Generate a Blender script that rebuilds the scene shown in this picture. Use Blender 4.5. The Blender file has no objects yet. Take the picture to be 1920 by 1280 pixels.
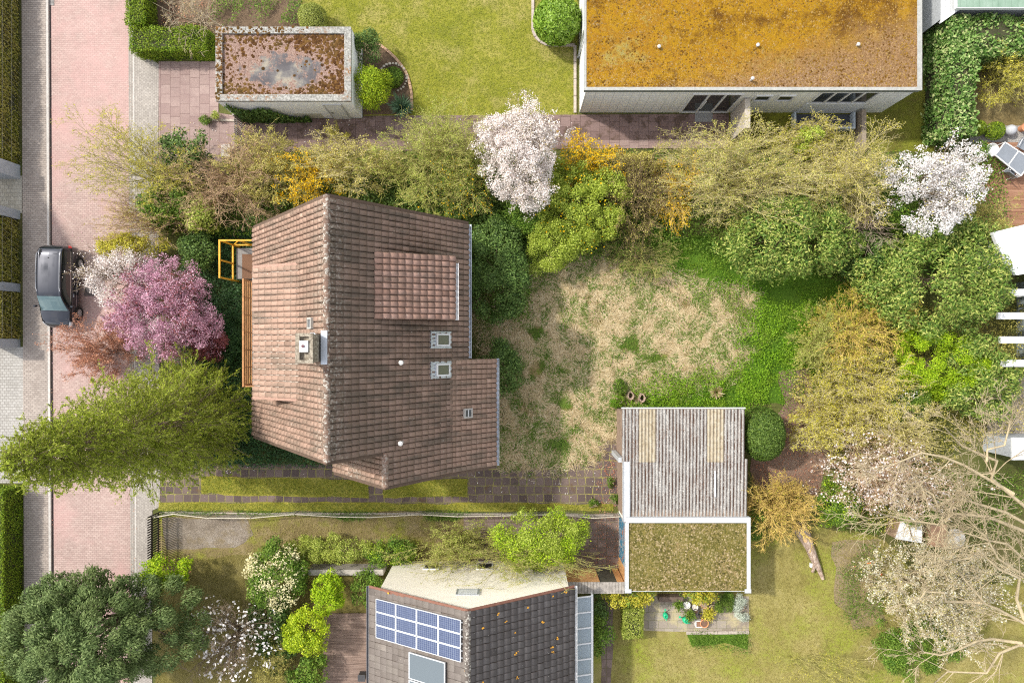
import bpy, math, random
import numpy as np
from mathutils import Vector, noise as mnoise
# ---------------------------------------------------------------- camera, sky, sun
H = 35.0                     # drone height in metres
scene = bpy.context.scene
COL = scene.collection
cam_d = bpy.data.cameras.new('camera'); cam_d.lens = 24; cam_d.sensor_width = 36
cam_d.clip_start = 0.5; cam_d.clip_end = 3000
cam = bpy.data.objects.new('camera', cam_d); COL.objects.link(cam)
cam.location = (0, 0, H); cam.rotation_euler = (0, 0, 0)
scene.camera = cam
SUNV = Vector((-0.85, 0.42, 1.0)).normalized()
world = bpy.data.worlds.new('World'); scene.world = world; world.use_nodes = True
wn = world.node_tree; wn.nodes.clear()
wo = wn.nodes.new('ShaderNodeOutputWorld'); wb = wn.nodes.new('ShaderNodeBackground')
sky = wn.nodes.new('ShaderNodeTexSky'); sky.sky_type = 'NISHITA'; sky.sun_disc = False
sky.sun_elevation = math.asin(SUNV.z); sky.sun_rotation = math.atan2(SUNV.x, SUNV.y)
sky.dust_density = 2.5; sky.air_density = 1.0; sky.ozone_density = 1.0
wb.inputs['Strength'].default_value = 0.15
hs_ = wn.nodes.new('ShaderNodeHueSaturation'); hs_.inputs['Saturation'].default_value = 0.35   # white balance of a bright, hazy spring sky
wn.links.new(sky.outputs[0], hs_.inputs['Color']); 
cn = wn.nodes.new('ShaderNodeTexNoise'); cn.inputs['Scale'].default_value = 5.0; cn.inputs['Detail'].default_value = 7; cn.inputs['Roughness'].default_value = .6      # broken cloud
cg = wn.nodes.new('ShaderNodeTexCoord'); wn.links.new(cg.outputs['Generated'], cn.inputs['Vector'])
cr_ = wn.nodes.new('ShaderNodeValToRGB'); cr_.color_ramp.elements[0].position = .52; cr_.color_ramp.elements[1].position = .66; wn.links.new(cn.outputs['Fac'], cr_.inputs[0])
cm = wn.nodes.new('ShaderNodeMix'); cm.data_type = 'RGBA'; cm.inputs[7].default_value = (6.5, 6.4, 6.3, 1); wn.links.new(cr_.outputs[0], cm.inputs[0]); wn.links.new(hs_.outputs[0], cm.inputs[6]); wn.links.new(cm.outputs[2], wb.inputs[0]); wn.links.new(wb.outputs[0], wo.inputs[0])
sd = bpy.data.lights.new('sun', 'SUN'); sd.energy = 2.1; sd.angle = math.radians(2.5); sd.color = (1.0, 0.95, 0.85)
so = bpy.data.objects.new('sun', sd); COL.objects.link(so)
so.rotation_euler = SUNV.to_track_quat('Z', 'Y').to_euler(); so.location = (-30, 20, 60)
vs = scene.view_settings; vs.view_transform = 'Standard'; vs.look = 'None'; vs.gamma = 1.0; vs.use_curve_mapping = False
vs.exposure = 1.0
scene.cycles.use_denoising = False; scene.cycles.pixel_filter_type = 'BLACKMAN_HARRIS'; scene.cycles.filter_width = 1.15
scene.cycles.use_adaptive_sampling = False; scene.cycles.sample_clamp_indirect = 2.0; scene.cycles.sample_clamp_direct = 6.0
scene.cycles.max_bounces = 5; scene.cycles.diffuse_bounces = 3; scene.cycles.transmission_bounces = 4
scene.cycles.transparent_max_bounces = 6; scene.cycles.caustics_reflective = False; scene.cycles.caustics_refractive = False
rng = np.random.default_rng(7)

def W(px, py, z=0.0):
    return ((px - 960) * (H - z) / 1280.0, (640 - py) * (H - z) / 1280.0, z)

# ---------------------------------------------------------------- node helpers
def srgb(r, g, b):
    f = lambda c: (c / 12.92 if c <= 0.04045 else ((c + 0.055) / 1.055) ** 2.4)
    return (f(r / 255), f(g / 255), f(b / 255), 1)
def c4(c): return tuple(c) if len(c) == 4 else (c[0], c[1], c[2], 1.0)
class NT:
    def __init__(s, name):
        s.m = bpy.data.materials.new(name); s.m.use_nodes = True; s.t = s.m.node_tree; s.t.nodes.clear()
        s.out = s.n('ShaderNodeOutputMaterial'); s.bsdf = s.n('ShaderNodeBsdfPrincipled')
        s.l(s.bsdf.outputs[0], s.out.inputs[0])
        s.co = s.n('ShaderNodeTexCoord').outputs['Object']
    def n(s, k, **kw):
        o = s.t.nodes.new(k)
        for a, b in kw.items(): setattr(o, a, b)
        return o
    def l(s, a, b): s.t.links.new(a, b)
    def mapped(s, scale=(1, 1, 1), rot=(0, 0, 0), loc=(0, 0, 0)):
        m = s.n('ShaderNodeMapping'); m.inputs['Scale'].default_value = scale; m.inputs['Rotation'].default_value = rot
        m.inputs['Location'].default_value = loc
        s.l(s.co, m.inputs[0]); return m.outputs[0]
    def noise(s, scale, detail=4, rough=0.6, co=None, dist=0.0):
        o = s.n('ShaderNodeTexNoise'); o.inputs['Scale'].default_value = scale; o.inputs['Detail'].default_value = detail
        o.inputs['Roughness'].default_value = rough; o.inputs['Distortion'].default_value = dist
        s.l(co or s.co, o.inputs['Vector']); return o.outputs['Fac']
    def vor(s, scale, co=None, out='Distance', rnd=1.0):
        o = s.n('ShaderNodeTexVoronoi'); o.inputs['Scale'].default_value = scale; o.inputs['Randomness'].default_value = rnd
        s.l(co or s.co, o.inputs['Vector']); return o.outputs[out]
    def ramp(s, fac, stops, interp='LINEAR'):
        r = s.n('ShaderNodeValToRGB'); e = r.color_ramp; e.interpolation = interp
        while len(e.elements) < len(stops): e.elements.new(0.5)
        for k, (p, c) in enumerate(stops):
            e.elements[k].position = p; e.elements[k].color = c4(c) if not isinstance(c, (int, float)) else (c, c, c, 1)
        s.l(fac, r.inputs[0]); return r.outputs[0]
    def mix(s, fac, a, b, mode='MIX'):
        m = s.n('ShaderNodeMix', data_type='RGBA', blend_type=mode)
        for sock, v in ((m.inputs[0], fac), (m.inputs[6], a), (m.inputs[7], b)):
            if isinstance(v, (int, float)): sock.default_value = v
            elif isinstance(v, tuple): sock.default_value = c4(v)
            else: s.l(v, sock)
        return m.outputs[2]
    def math(s, op, a, b=0.0):
        m = s.n('ShaderNodeMath', operation=op)
        for sock, v in ((m.inputs[0], a), (m.inputs[1], b)):
            if isinstance(v, (int, float)): sock.default_value = v
            else: s.l(v, sock)
        return m.outputs[0]
    def sep(s, co=None):
        x = s.n('ShaderNodeSeparateXYZ'); s.l(co or s.co, x.inputs[0]); return x.outputs
    def fin(s, col, rough=0.8, bump=None, bstr=0.4, bdist=0.02, metal=0.0, spec=0.3, coat=0.0):
        b = s.bsdf
        if isinstance(col, tuple): b.inputs['Base Color'].default_value = c4(col)
        else: s.l(col, b.inputs['Base Color'])
        b.inputs['Roughness'].default_value = rough; b.inputs['Metallic'].default_value = metal
        b.inputs['Specular IOR Level'].default_value = spec; b.inputs['Coat Weight'].default_value = coat
        if bump is not None:
            u = s.n('ShaderNodeBump'); u.inputs['Strength'].default_value = bstr; u.inputs['Distance'].default_value = bdist
            s.l(bump, u.inputs['Height']); s.l(u.outputs[0], b.inputs['Normal'])
        return s.m

MATS = {}
def plain(name, col, rough=0.6, var=0.15, scale=6, metal=0.0, spec=0.4, coat=0.0, bump=0.0):
    """a near-uniform surface with faint wear"""
    if name in MATS: return MATS[name]
    t = NT(name); n = t.noise(scale, 5, 0.65)
    d = tuple(max(0, c * (1 - var)) for c in col[:3]); u = tuple(min(1, c * (1 + var)) for c in col[:3])
    c = t.ramp(n, [(0.3, d), (0.7, u)])
    MATS[name] = t.fin(c, rough, n if bump else None, bump, 0.01, metal, spec, coat); return MATS[name]

def leafmat(name, cols, trans=0.3, rough=0.55, big=0.35, spec=0.3, alt=None):
    """leaves: a colour per leaf, drifting over the plant"""
    if name in MATS: return MATS[name]
    if name.startswith('leaf_'): cols = [tuple(min(.9, v * (1.05 + .12 * i)) for v in c) for i, c in enumerate(cols)]
    t = NT(name); g = t.n('ShaderNodeNewGeometry')
    k = len(cols)
    r = t.ramp(g.outputs['Random Per Island'], [(i / max(1, k - 1), c) for i, c in enumerate(cols)])
    n = t.noise(0.9, 3, 0.6)
    alt = alt or cols[-1]
    fac = t.ramp(n, [(0.42, 0.0), (0.62, big)])
    c = t.mix(fac, r, alt)
    t.fin(c, rough, spec=spec)
    tr = t.n('ShaderNodeBsdfTranslucent'); t.l(c, tr.inputs[0])
    mx = t.n('ShaderNodeMixShader'); mx.inputs[0].default_value = trans
    t.l(t.bsdf.outputs[0], mx.inputs[1]); t.l(tr.outputs[0], mx.inputs[2]); t.l(mx.outputs[0], t.out.inputs[0])
    MATS[name] = t.m; return t.m

def groundmat(name, cols, s1=0.35, s2=6.0, s3=28.0, patch=None, pscale=0.5, pthr=(0.5, 0.6), fine=0.6, bstr=0.5, stretch=None):
    """earth, lawn, gravel: broad drift + tufts + grain"""
    if name in MATS: return MATS[name]
    t = NT(name)
    co = t.mapped(stretch) if stretch else None
    a = t.noise(s1, 4, 0.6); b = t.noise(s2, 5, 0.7, co); c = t.noise(s3, 4, 0.75, co)
    m1 = t.math('ADD', t.math('MULTIPLY', a, 0.45), t.math('MULTIPLY', b, 0.3))
    m1 = t.math('ADD', m1, t.math('MULTIPLY', c, 0.25))
    k = len(cols)
    col = t.ramp(m1, [(0.36 + 0.28 * i / (k - 1), x) for i, x in enumerate(cols)])
    grain = t.ramp(t.noise(s3 * 1.7, 3, 0.8), [(0.3, 1 - fine * 0.75), (0.7, 1 + 0.0)])
    col = t.mix(1.0, col, grain, 'MULTIPLY')
    if patch:
        f = t.ramp(t.noise(pscale, 5, 0.7), [(pthr[0], 0.0), (pthr[1], 1.0)])
        col = t.mix(f, col, patch)
    MATS[name] = t.fin(col, 0.95, t.math('ADD', b, c), bstr, 0.05, spec=0.1); return MATS[name]

def pavermat(name, c1, c2, mortar, bw, rh, ms=0.008, off=0.5, stain=None, sscale=0.4, sthr=(0.5, 0.65), rot=0.0, moss=None, bstr=0.35, mossthr=(0.52, 0.62), loc=(0, 0, 0), warp=0.0):
    if name in MATS: return MATS[name]
    t = NT(name); co = t.mapped((1, 1, 1), (0, 0, rot), loc)
    if warp:
        wn_ = t.n('ShaderNodeTexNoise'); wn_.inputs['Scale'].default_value = 1.6; wn_.inputs['Detail'].default_value = 3; t.l(co, wn_.inputs['Vector']); vm = t.n('ShaderNodeVectorMath', operation='MULTIPLY_ADD'); t.l(wn_.outputs['Color'], vm.inputs[0]); vm.inputs[1].default_value = (warp, warp, 0); t.l(co, vm.inputs[2]); co = vm.outputs[0]
    b = t.n('ShaderNodeTexBrick'); b.offset = off; t.l(co, b.inputs['Vector'])
    b.inputs['Color1'].default_value = c4(c1); b.inputs['Color2'].default_value = c4(c2); b.inputs['Mortar'].default_value = c4(mortar)
    b.inputs['Scale'].default_value = 1.0; b.inputs['Mortar Size'].default_value = ms; b.inputs['Mortar Smooth'].default_value = 0.25
    b.inputs['Brick Width'].default_value = bw; b.inputs['Row Height'].default_value = rh; b.inputs['Bias'].default_value = 0.0
    col = b.outputs['Color']
    g = t.ramp(t.noise(14, 6, 0.75), [(0.25, 0.72), (0.75, 1.0)]); col = t.mix(1.0, col, g, 'MULTIPLY')
    g2 = t.ramp(t.noise(0.7, 4, 0.6), [(0.3, 0.85), (0.7, 1.0)]); col = t.mix(1.0, col, g2, 'MULTIPLY')
    if stain:
        f = t.ramp(t.noise(sscale, 6, 0.7), [(sthr[0], 0.0), (sthr[1], 0.75)]); col = t.mix(f, col, stain)
    if moss:
        f = t.ramp(t.noise(1.6, 6, 0.75), [(mossthr[0], 0.0), (mossthr[1], 1.0)])
        f2 = t.math('MULTIPLY', f, b.outputs['Fac']); col = t.mix(f2, col, moss)
        sp = t.ramp(t.vor(5.5), [(0.05, 1.0), (0.09, 0.0)]); col = t.mix(t.math('MULTIPLY', sp, 0.5), col, (0.5, 0.48, 0.4))
    h = t.math('SUBTRACT', t.math('MULTIPLY', t.noise(40, 3, 0.7), 0.3), b.outputs['Fac'])
    MATS[name] = t.fin(col, 0.88, h, bstr, 0.01, spec=0.2); return MATS[name]

# ---------------------------------------------------------------- mesh helpers
def npmesh(name, V, F, mat, parent=None, smooth=False, mats=None, mi=None, uv=None):
    V = np.asarray(V, dtype=np.float32).reshape(-1, 3); F = np.asarray(F, dtype=np.int32)
    me = bpy.data.meshes.new(name); k = F.shape[1]
    me.vertices.add(len(V)); me.vertices.foreach_set('co', V.ravel())
    me.loops.add(F.size); me.loops.foreach_set('vertex_index', F.ravel())
    me.polygons.add(len(F)); me.polygons.foreach_set('loop_start', np.arange(0, F.size, k, dtype=np.int32))
    me.polygons.foreach_set('loop_total', np.full(len(F), k, dtype=np.int32))
    if smooth: me.polygons.foreach_set('use_smooth', np.ones(len(F), dtype=bool))
    for m in (mats or [mat]): me.materials.append(m)
    if mi is not None: me.polygons.foreach_set('material_index', np.asarray(mi, dtype=np.int32))
    if uv is not None: lay = me.uv_layers.new(name='UVMap'); lay.data.foreach_set('uv', np.asarray(uv, dtype=np.float32)[F.ravel()].ravel())
    me.update(calc_edges=True)
    o = bpy.data.objects.new(name, me); COL.objects.link(o)
    if parent: o.parent = parent; o.location = -Vector(parent.location)
    return o
class MB:
    """collects faces into ONE mesh; coordinates are world coordinates (or local, when the parent sits at the origin)"""
    def __init__(s): s.v = []; s.f = []
    def add(s, vs, fs):
        n = len(s.v); s.v += [tuple(v) for v in vs]; s.f += [tuple(i + n for i in f) for f in fs]; return s
    def box(s, x0, y0, z0, x1, y1, z1):
        vs = [(x0, y0, z0), (x1, y0, z0), (x1, y1, z0), (x0, y1, z0), (x0, y0, z1), (x1, y0, z1), (x1, y1, z1), (x0, y1, z1)]
        return s.add(vs, [(0, 3, 2, 1), (4, 5, 6, 7), (0, 1, 5, 4), (1, 2, 6, 5), (2, 3, 7, 6), (3, 0, 4, 7)])
    def prism(s, poly, z0, z1):
        n = len(poly); a = sum(poly[i][0] * poly[(i + 1) % n][1] - poly[(i + 1) % n][0] * poly[i][1] for i in range(n))
        if a < 0: poly = poly[::-1]
        vs = [(x, y, z0) for x, y in poly] + [(x, y, z1) for x, y in poly]
        fs = [tuple(range(n))[::-1], tuple(range(n, 2 * n))] + [(i, (i + 1) % n, n + (i + 1) % n, n + i) for i in range(n)]
        return s.add(vs, fs)
    def poly3(s, pts, th=0.0):
        """a plate through pts, thickness th below"""
        n = len(pts)
        if not th: return s.add(pts, [tuple(range(n))])
        p = [Vector(q) for q in pts]; nn = (p[1] - p[0]).cross(p[2] - p[0]).normalized()
        if nn.z < -1e-4: p = p[::-1]; nn = -nn
        q = [v - nn * th for v in p]
        return s.add(p + q, [tuple(range(n)), tuple(range(2 * n - 1, n - 1, -1))] + [(i, n + i, n + (i + 1) % n, (i + 1) % n) for i in range(n)])
    def bar(s, a, b, w, h=None, up=(0, 0, 1)):
        h = h or w; a = Vector(a); b = Vector(b); d = (b - a).normalized(); u = Vector(up)
        if abs(d.dot(u)) > 0.95: u = Vector((0, 1, 0))
        r = d.cross(u).normalized() * w / 2; t = r.cross(d).normalized() * h / 2
        vs = [a - r - t, a + r - t, a + r + t, a - r + t, b - r - t, b + r - t, b + r + t, b - r + t]
        return s.add(vs, [(0, 1, 2, 3), (7, 6, 5, 4), (0, 4, 5, 1), (1, 5, 6, 2), (2, 6, 7, 3), (3, 7, 4, 0)])
    def tube(s, pts, r, n=8, caps=True):
        pts = [Vector(p) for p in pts]; rs = r if isinstance(r, (list, tuple)) else [r] * len(pts); base = len(s.v); vs = []; fs = []
        for i, p in enumerate(pts):
            d = (pts[min(i + 1, len(pts) - 1)] - pts[max(i - 1, 0)]).normalized()
            u = Vector((0, 0, 1)) if abs(d.z) < 0.9 else Vector((1, 0, 0)); a = d.cross(u).normalized(); b = d.cross(a)
            for k in range(n):
                t = 2 * math.pi * k / n; vs.append(p + (a * math.cos(t) + b * math.sin(t)) * rs[i])
        for i in range(len(pts) - 1):
            for k in range(n): fs.append((i * n + k, i * n + (k + 1) % n, (i + 1) * n + (k + 1) % n, (i + 1) * n + k))
        if caps: fs += [tuple(range(n)), tuple(range((len(pts) - 1) * n, len(pts) * n))[::-1]]
        return s.add(vs, fs)
    def lathe(s, c, prof, n=20, sx=1, sy=1):
        vs = []; fs = []
        for r, z in prof:
            for k in range(n):
                t = 2 * math.pi * k / n; vs.append((c[0] + r * sx * math.cos(t), c[1] + r * sy * math.sin(t), c[2] + z))
        for i in range(len(prof) - 1):
            for k in range(n): fs.append((i * n + k, i * n + (k + 1) % n, (i + 1) * n + (k + 1) % n, (i + 1) * n + k))
        fs += [tuple(range(n))[::-1], tuple(range((len(prof) - 1) * n, len(prof) * n))]
        return s.add(vs, fs)
    def build(s, name, mat, parent=None, bevel=0.0, smooth=False):
        me = bpy.data.meshes.new(name); me.from_pydata([tuple(v) for v in s.v], [], s.f); me.materials.append(mat); me.update()
        if smooth:
            for p in me.polygons: p.use_smooth = True
        o = bpy.data.objects.new(name, me); COL.objects.link(o)
        if parent: o.parent = parent; o.location = -Vector(parent.location)
        if bevel:
            b = o.modifiers.new('bevel', 'BEVEL'); b.width = bevel; b.segments = 2; b.limit_method = 'ANGLE'
        return o

def tag(o, label, cat, group=None, kind=None):
    o['label'] = label; o['category'] = cat
    if group: o['group'] = group
    if kind: o['kind'] = kind
    return o
def thing(name, label, cat, loc=(0, 0, 0), group=None):
    o = bpy.data.objects.new(name, None); COL.objects.link(o); o.location = loc; o.empty_display_size = 0.3
    return tag(o, label, cat, group)
def struct(o): o['kind'] = 'structure'; return o

def inpoly(P, poly):
    x, y = P[:, 0], P[:, 1]; ins = np.zeros(len(P), bool); n = len(poly); j = n - 1
    for i in range(n):
        xi, yi = poly[i]; xj, yj = poly[j]
        c = ((yi > y) != (yj > y)) & (x < (xj - xi) * (y - yi) / (yj - yi + 1e-12) + xi)
        ins ^= c; j = i
    return ins
def pxpoly(pts, z=0.0): return [W(a, b, z)[:2] for a, b in pts]
def sample(poly, dens, seed=0):
    r = np.random.default_rng(seed); a = np.array(poly); lo = a.min(0); hi = a.max(0); n = int((hi - lo).prod() * dens)
    P = lo + r.random((n, 2)) * (hi - lo); return P[inpoly(P, poly)]
def sheet(name, pts, level, mat, rough=0.0, seed=1, wob=0.6, world=False):
    """a ground sheet; edges may wander"""
    p = list(pts) if world else pxpoly(pts); r = random.Random(seed)
    if rough:
        q = []
        for i in range(len(p)):
            a = Vector(p[i]); b = Vector(p[(i + 1) % len(p)]); L = (b - a).length; k = max(1, int(L / wob)); nn = Vector((-(b - a).y, (b - a).x)).normalized()
            for j in range(k):
                t = j / k; c = a.lerp(b, t)
                c = c + nn * rough * (mnoise.noise(Vector((c.x * 0.9, c.y * 0.9, seed * 7.3))) * 2.0) + nn * r.uniform(-.25, .25) * rough; q.append((c.x, c.y))
        p = q
    z = 0.004 * level
    from mathutils.geometry import tessellate_polygon
    vs = [Vector((x, y, z)) for x, y in p]; tris = tessellate_polygon([vs])
    fs = []
    for t in tris:
        a, b, c = (vs[i] for i in t)
        fs.append(t if (b - a).cross(c - a).z > 0 else (t[0], t[2], t[1]))
    m = MB(); m.add([tuple(v) for v in vs], fs); return struct(m.build(name, mat))

def tubes(S0, S1, R0, R1, k=3):
    """many tapered twigs at once"""
    S0 = np.asarray(S0); S1 = np.asarray(S1); N = len(S0); d = S1 - S0; L = np.linalg.norm(d, axis=1, keepdims=True) + 1e-9; d = d / L
    up = np.where(np.abs(d[:, 2:3]) < 0.9, np.array([[0, 0, 1.0]]), np.array([[1.0, 0, 0]]))
    a = np.cross(d, up); a /= np.linalg.norm(a, axis=1, keepdims=True) + 1e-9; b = np.cross(d, a)
    V = np.zeros((N, 2 * k, 3))
    for i in range(k):
        t = 2 * math.pi * i / k; off = a * math.cos(t) + b * math.sin(t)
        V[:, i] = S0 + off * R0[:, None]; V[:, k + i] = S1 + off * R1[:, None]
    base = (np.arange(N) * 2 * k)[:, None]
    F = np.concatenate([np.concatenate([base + i, base + (i + 1) % k, base + k + (i + 1) % k, base + k + i], 1)[:, None] for i in range(k)], 1)
    return V.reshape(-1, 3), F.reshape(-1, 4)
def unit(a): return a / (np.linalg.norm(a, axis=-1, keepdims=True) + 1e-9)
def leaves(C, N, U, L, Wd):
    """rhombic leaf quads: centres C, normals N, long axes U"""
    N = unit(N); U = unit(U - N * (U * N).sum(1, keepdims=True)); Vv = np.cross(N, U)
    L = np.asarray(L).reshape(-1, 1); Wd = np.asarray(Wd).reshape(-1, 1)
    V = np.stack([C - U * L / 2, C + Vv * Wd / 2 + U * L * .05, C + U * L / 2, C - Vv * Wd / 2 + U * L * .05], 1)
    F = (np.arange(len(C)) * 4)[:, None] + np.arange(4)[None]
    return V.reshape(-1, 3), F
def join(parts):
    V = []; F = []; n = 0
    for v, f in parts:
        V.append(v); F.append(np.asarray(f) + n); n += len(v)
    return np.concatenate(V), np.concatenate(F)

def grow(P, D, L, R, nseg, wob, bias, r):
    """advance all branches of one level together; returns segments and nodes"""
    N = len(P); L = np.asarray(L) * np.ones(N); R = np.asarray(R) * np.ones(N)
    nodes = [P]; dirs = [D]; A = []; B = []; RA = []; RB = []
    for s in range(nseg):
        D = unit(D + wob * r.normal(size=(N, 3)) + np.array(bias)[None] / nseg)
        Q = P + D * (L / nseg)[:, None]
        A.append(P); B.append(Q); RA.append(R * (1 - .75 * s / nseg)); RB.append(R * (1 - .75 * (s + 1) / nseg))
        P = Q; nodes.append(P); dirs.append(D)
    return (np.concatenate(A), np.concatenate(B), np.concatenate(RA), np.concatenate(RB)), np.stack(nodes, 1), np.stack(dirs, 1), L, R
def kids(nodes, dirs, L, R, m, ang, ratio, r, t0=0.2, rr=0.55):
    N, K, _ = nodes.shape; idx = np.repeat(np.arange(N), m); t = t0 + (1 - t0) * r.random(len(idx)); s = t * (K - 1); i = np.minimum(s.astype(int), K - 2); f = (s - i)[:, None]
    P = nodes[idx, i] * (1 - f) + nodes[idx, i + 1] * f; d = dirs[idx, i + 1]
    q = unit(np.cross(d, r.normal(size=d.shape))); a = np.radians(ang) * (0.6 + 0.8 * r.random(len(idx)))[:, None]
    D = d * np.cos(a) + q * np.sin(a); LL = L[idx] * ratio * (1.15 - .7 * t) * (0.6 + .8 * r.random(len(idx))); RR = np.maximum(R[idx] * (1 - .7 * t) * rr, 0.004)
    return P, D, LL, RR
def catseg(S): return [np.concatenate([s[i] for s in S]) for i in range(4)]
# ---------------------------------------------------------------- plant builders
SEED = [100]
def nxt(): SEED[0] += 1; return np.random.default_rng(SEED[0])
def outline(th, r, amp):
    ph = r.random(4) * 6.28; return 1 + amp * (np.sin(2 * th + ph[0]) * .45 + np.sin(3 * th + ph[1]) * .4 + np.sin(5 * th + ph[2]) * .3 + np.sin(9 * th + ph[3]) * .25)
def cloud(c, rad, n, clump, r, amp=0.22, fill=0.45, zmin=-0.35, ns=0.5, grow_in=0.25, csz=None):
    """leaf positions in clumps round a crown; returns positions and outward normals"""
    c = np.array(c, float); rad = np.array(rad, float)
    K = max(8, int(3.4 * rad[0] * rad[1] / clump ** 2))
    d = r.normal(size=(K * 3, 3)); d = unit(d); d = d[d[:, 2] > zmin][:K]; K = len(d)
    q = fill + (1 - fill) * r.random(K) ** 0.5
    th = np.arctan2(d[:, 1], d[:, 0]); o = outline(th, r, amp)
    cc = d * q[:, None]; cc[:, :2] *= o[:, None]; shrink = 1 - clump * 0.55 / max(rad[0], rad[1])
    cc = c + cc * rad * shrink
    cr = clump * (0.55 + 0.75 * r.random(K))
    w = cr ** 2; idx = r.choice(K, n, p=w / w.sum())
    e = unit(r.normal(size=(n, 3)) + np.array([0, 0, .45]) + d[idx] * .35)
    rr = cr[idx] * (1 - grow_in * r.random(n) ** 1.3) * (0.85 + .3 * r.random(n))
    P = cc[idx] + e * rr[:, None] * np.array([1, 1, .75]) + r.normal(size=(n, 3)) * clump * .13
    Nn = unit(e * 0.8 + np.array([0, 0, .45]) + r.normal(size=(n, 3)) * ns)
    return P, Nn, cc
def stems_mesh(x, y, cc, r, rad0, ztop, m=14):
    """a trunk or some stems that fork towards the leaf clumps"""
    k = min(m, len(cc)); t = cc[r.choice(len(cc), k, replace=False)]
    fork = np.array([x, y, ztop * .28]) + r.normal(size=(k, 3)) * np.array([.12, .12, .1])
    A = [np.array([[x, y, 0.0]])]; B = [np.array([[x, y, ztop * .3]])]; RA = [np.array([rad0])]; RB = [np.array([rad0 * .75])]
    mid = (fork + t) / 2 + r.normal(size=(k, 3)) * .12 + np.array([0, 0, .1])
    A += [fork, mid]; B += [mid, t]; RA += [np.full(k, rad0 * .5), np.full(k, rad0 * .28)]; RB += [np.full(k, rad0 * .28), np.full(k, rad0 * .08)]
    return tubes(np.concatenate(A), np.concatenate(B), np.concatenate(RA), np.concatenate(RB), 5)
def place(px, py, z): return W(px, py, z)[:2]

def bush(name, label, cat, px, py, rx, ry, ztop, mat, leaf=0.10, dens=420, clump=0.42, asp=0.5, group=None, amp=0.22, fill=0.45,
         bark=None, stem='stem', part='foliage', rad0=0.05, ns=0.5, zmin=-0.35, zc=None, outward=0.0, trunk=True, extra=None, flat=None):
    r = nxt(); zc = zc if zc is not None else ztop * .55; zz = zc + (ztop - zc) * .35; k = (H - zz) / 1280
    x, y = place(px, py, zz); RX, RY = rx * k, ry * k; RZ = (ztop - zc) if flat is None else flat
    root = thing(name, label, cat, (x, y, 0), group)
    dens = max(dens, 3.4 / (leaf * leaf * asp / 2)); n = int(dens * math.pi * RX * RY); P, Nn, cc = cloud((x, y, zc), (RX, RY, RZ), n, clump, r, amp, fill, zmin, ns)
    P[:, 2] = np.maximum(P[:, 2], 0.03 + .05 * r.random(n))
    U = r.normal(size=(n, 3))
    if outward: U = U * (1 - outward) + unit((P - np.array([x, y, zc])) * np.array([1, 1, .15])) * outward * 1.5
    s = leaf * (0.6 + 0.8 * r.random(n)); V, F = leaves(P, Nn, U, s, s * asp)
    npmesh(part, V, F, mat, root)
    if trunk:
        V, F = stems_mesh(x, y, cc, r, rad0, ztop); npmesh(stem, V, F, bark or BARK, root)
    if extra:
        for (pn, m2, dn, lf, a2) in extra:
            n2 = int(dn * math.pi * RX * RY); P, Nn, _ = cloud((x, y, zc), (RX, RY, RZ), n2, clump, r, amp, fill, 0.0, ns); P = P + Nn * .05
            s = lf * (.6 + .8 * r.random(n2)); V, F = leaves(P, unit(Nn + np.array([0, 0, .6])), r.normal(size=(n2, 3)), s, s * a2); npmesh(pn, V, F, m2, root)
    return root

def skeleton(x, y, RX, RY, ztop, r, nst=26, m=(9, 6), rad0=0.035, wob=.10, el=(25, 80), base=.25, t0=.25, ratio=.5, ang=38, z0=0.0, dirs=None, lenf=1.0, droop=-.02):
    """twigs from the base outward; shaped to the crown's width"""
    R = max(RX, RY); a = r.random(nst) * 2 * math.pi; e = np.radians(el[0] + (el[1] - el[0]) * r.random(nst))
    D = np.stack([np.cos(a) * np.cos(e), np.sin(a) * np.cos(e), np.sin(e)], 1)
    reach = np.minimum(R / np.maximum(np.cos(e), .2), (ztop - z0) / np.maximum(np.sin(e), .2)) * (0.8 + .3 * r.random(nst)) * lenf
    P = np.stack([r.normal(size=nst) * base, r.normal(size=nst) * base, np.full(nst, z0)], 1)
    segs = []; s, nd, dr, L, Rr = grow(P, D, reach, np.full(nst, rad0) * (.6 + .7 * r.random(nst)), 7, wob, (0, 0, droop), r); segs.append(s); last = s
    for q, mm in enumerate(m):
        P, D, L2, R2 = kids(nd, dr, L, Rr, mm, ang, ratio * (.9 ** q), r, t0=t0)
        s, nd, dr, L, Rr = grow(P, D, L2, R2, 4, wob * 1.6, (0, 0, .03), r); segs.append(s); last = s
    A, B, RA, RB = catseg(segs); sc = np.array([RX / R, RY / R, 1.0]); off = np.array([x, y, 0])
    A = A * sc; B = B * sc; zf = lambda Z: np.where(Z > ztop, ztop + (Z - ztop) * .2, Z)
    for Q in (A, B): Q[:, 2] = np.maximum(zf(Q[:, 2]), .02)
    LA, LB = last[0] * sc + off, last[1] * sc + off
    for Q in (LA, LB): Q[:, 2] = np.maximum(zf(Q[:, 2]), .02)
    return A + off, B + off, RA, RB, LA, LB
def sprinkle(LA, LB, n, jit, r):
    i = r.integers(0, len(LA), n); t = r.random((n, 1)); return LA[i] * t + LB[i] * (1 - t) + r.normal(size=(n, 3)) * jit
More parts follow.
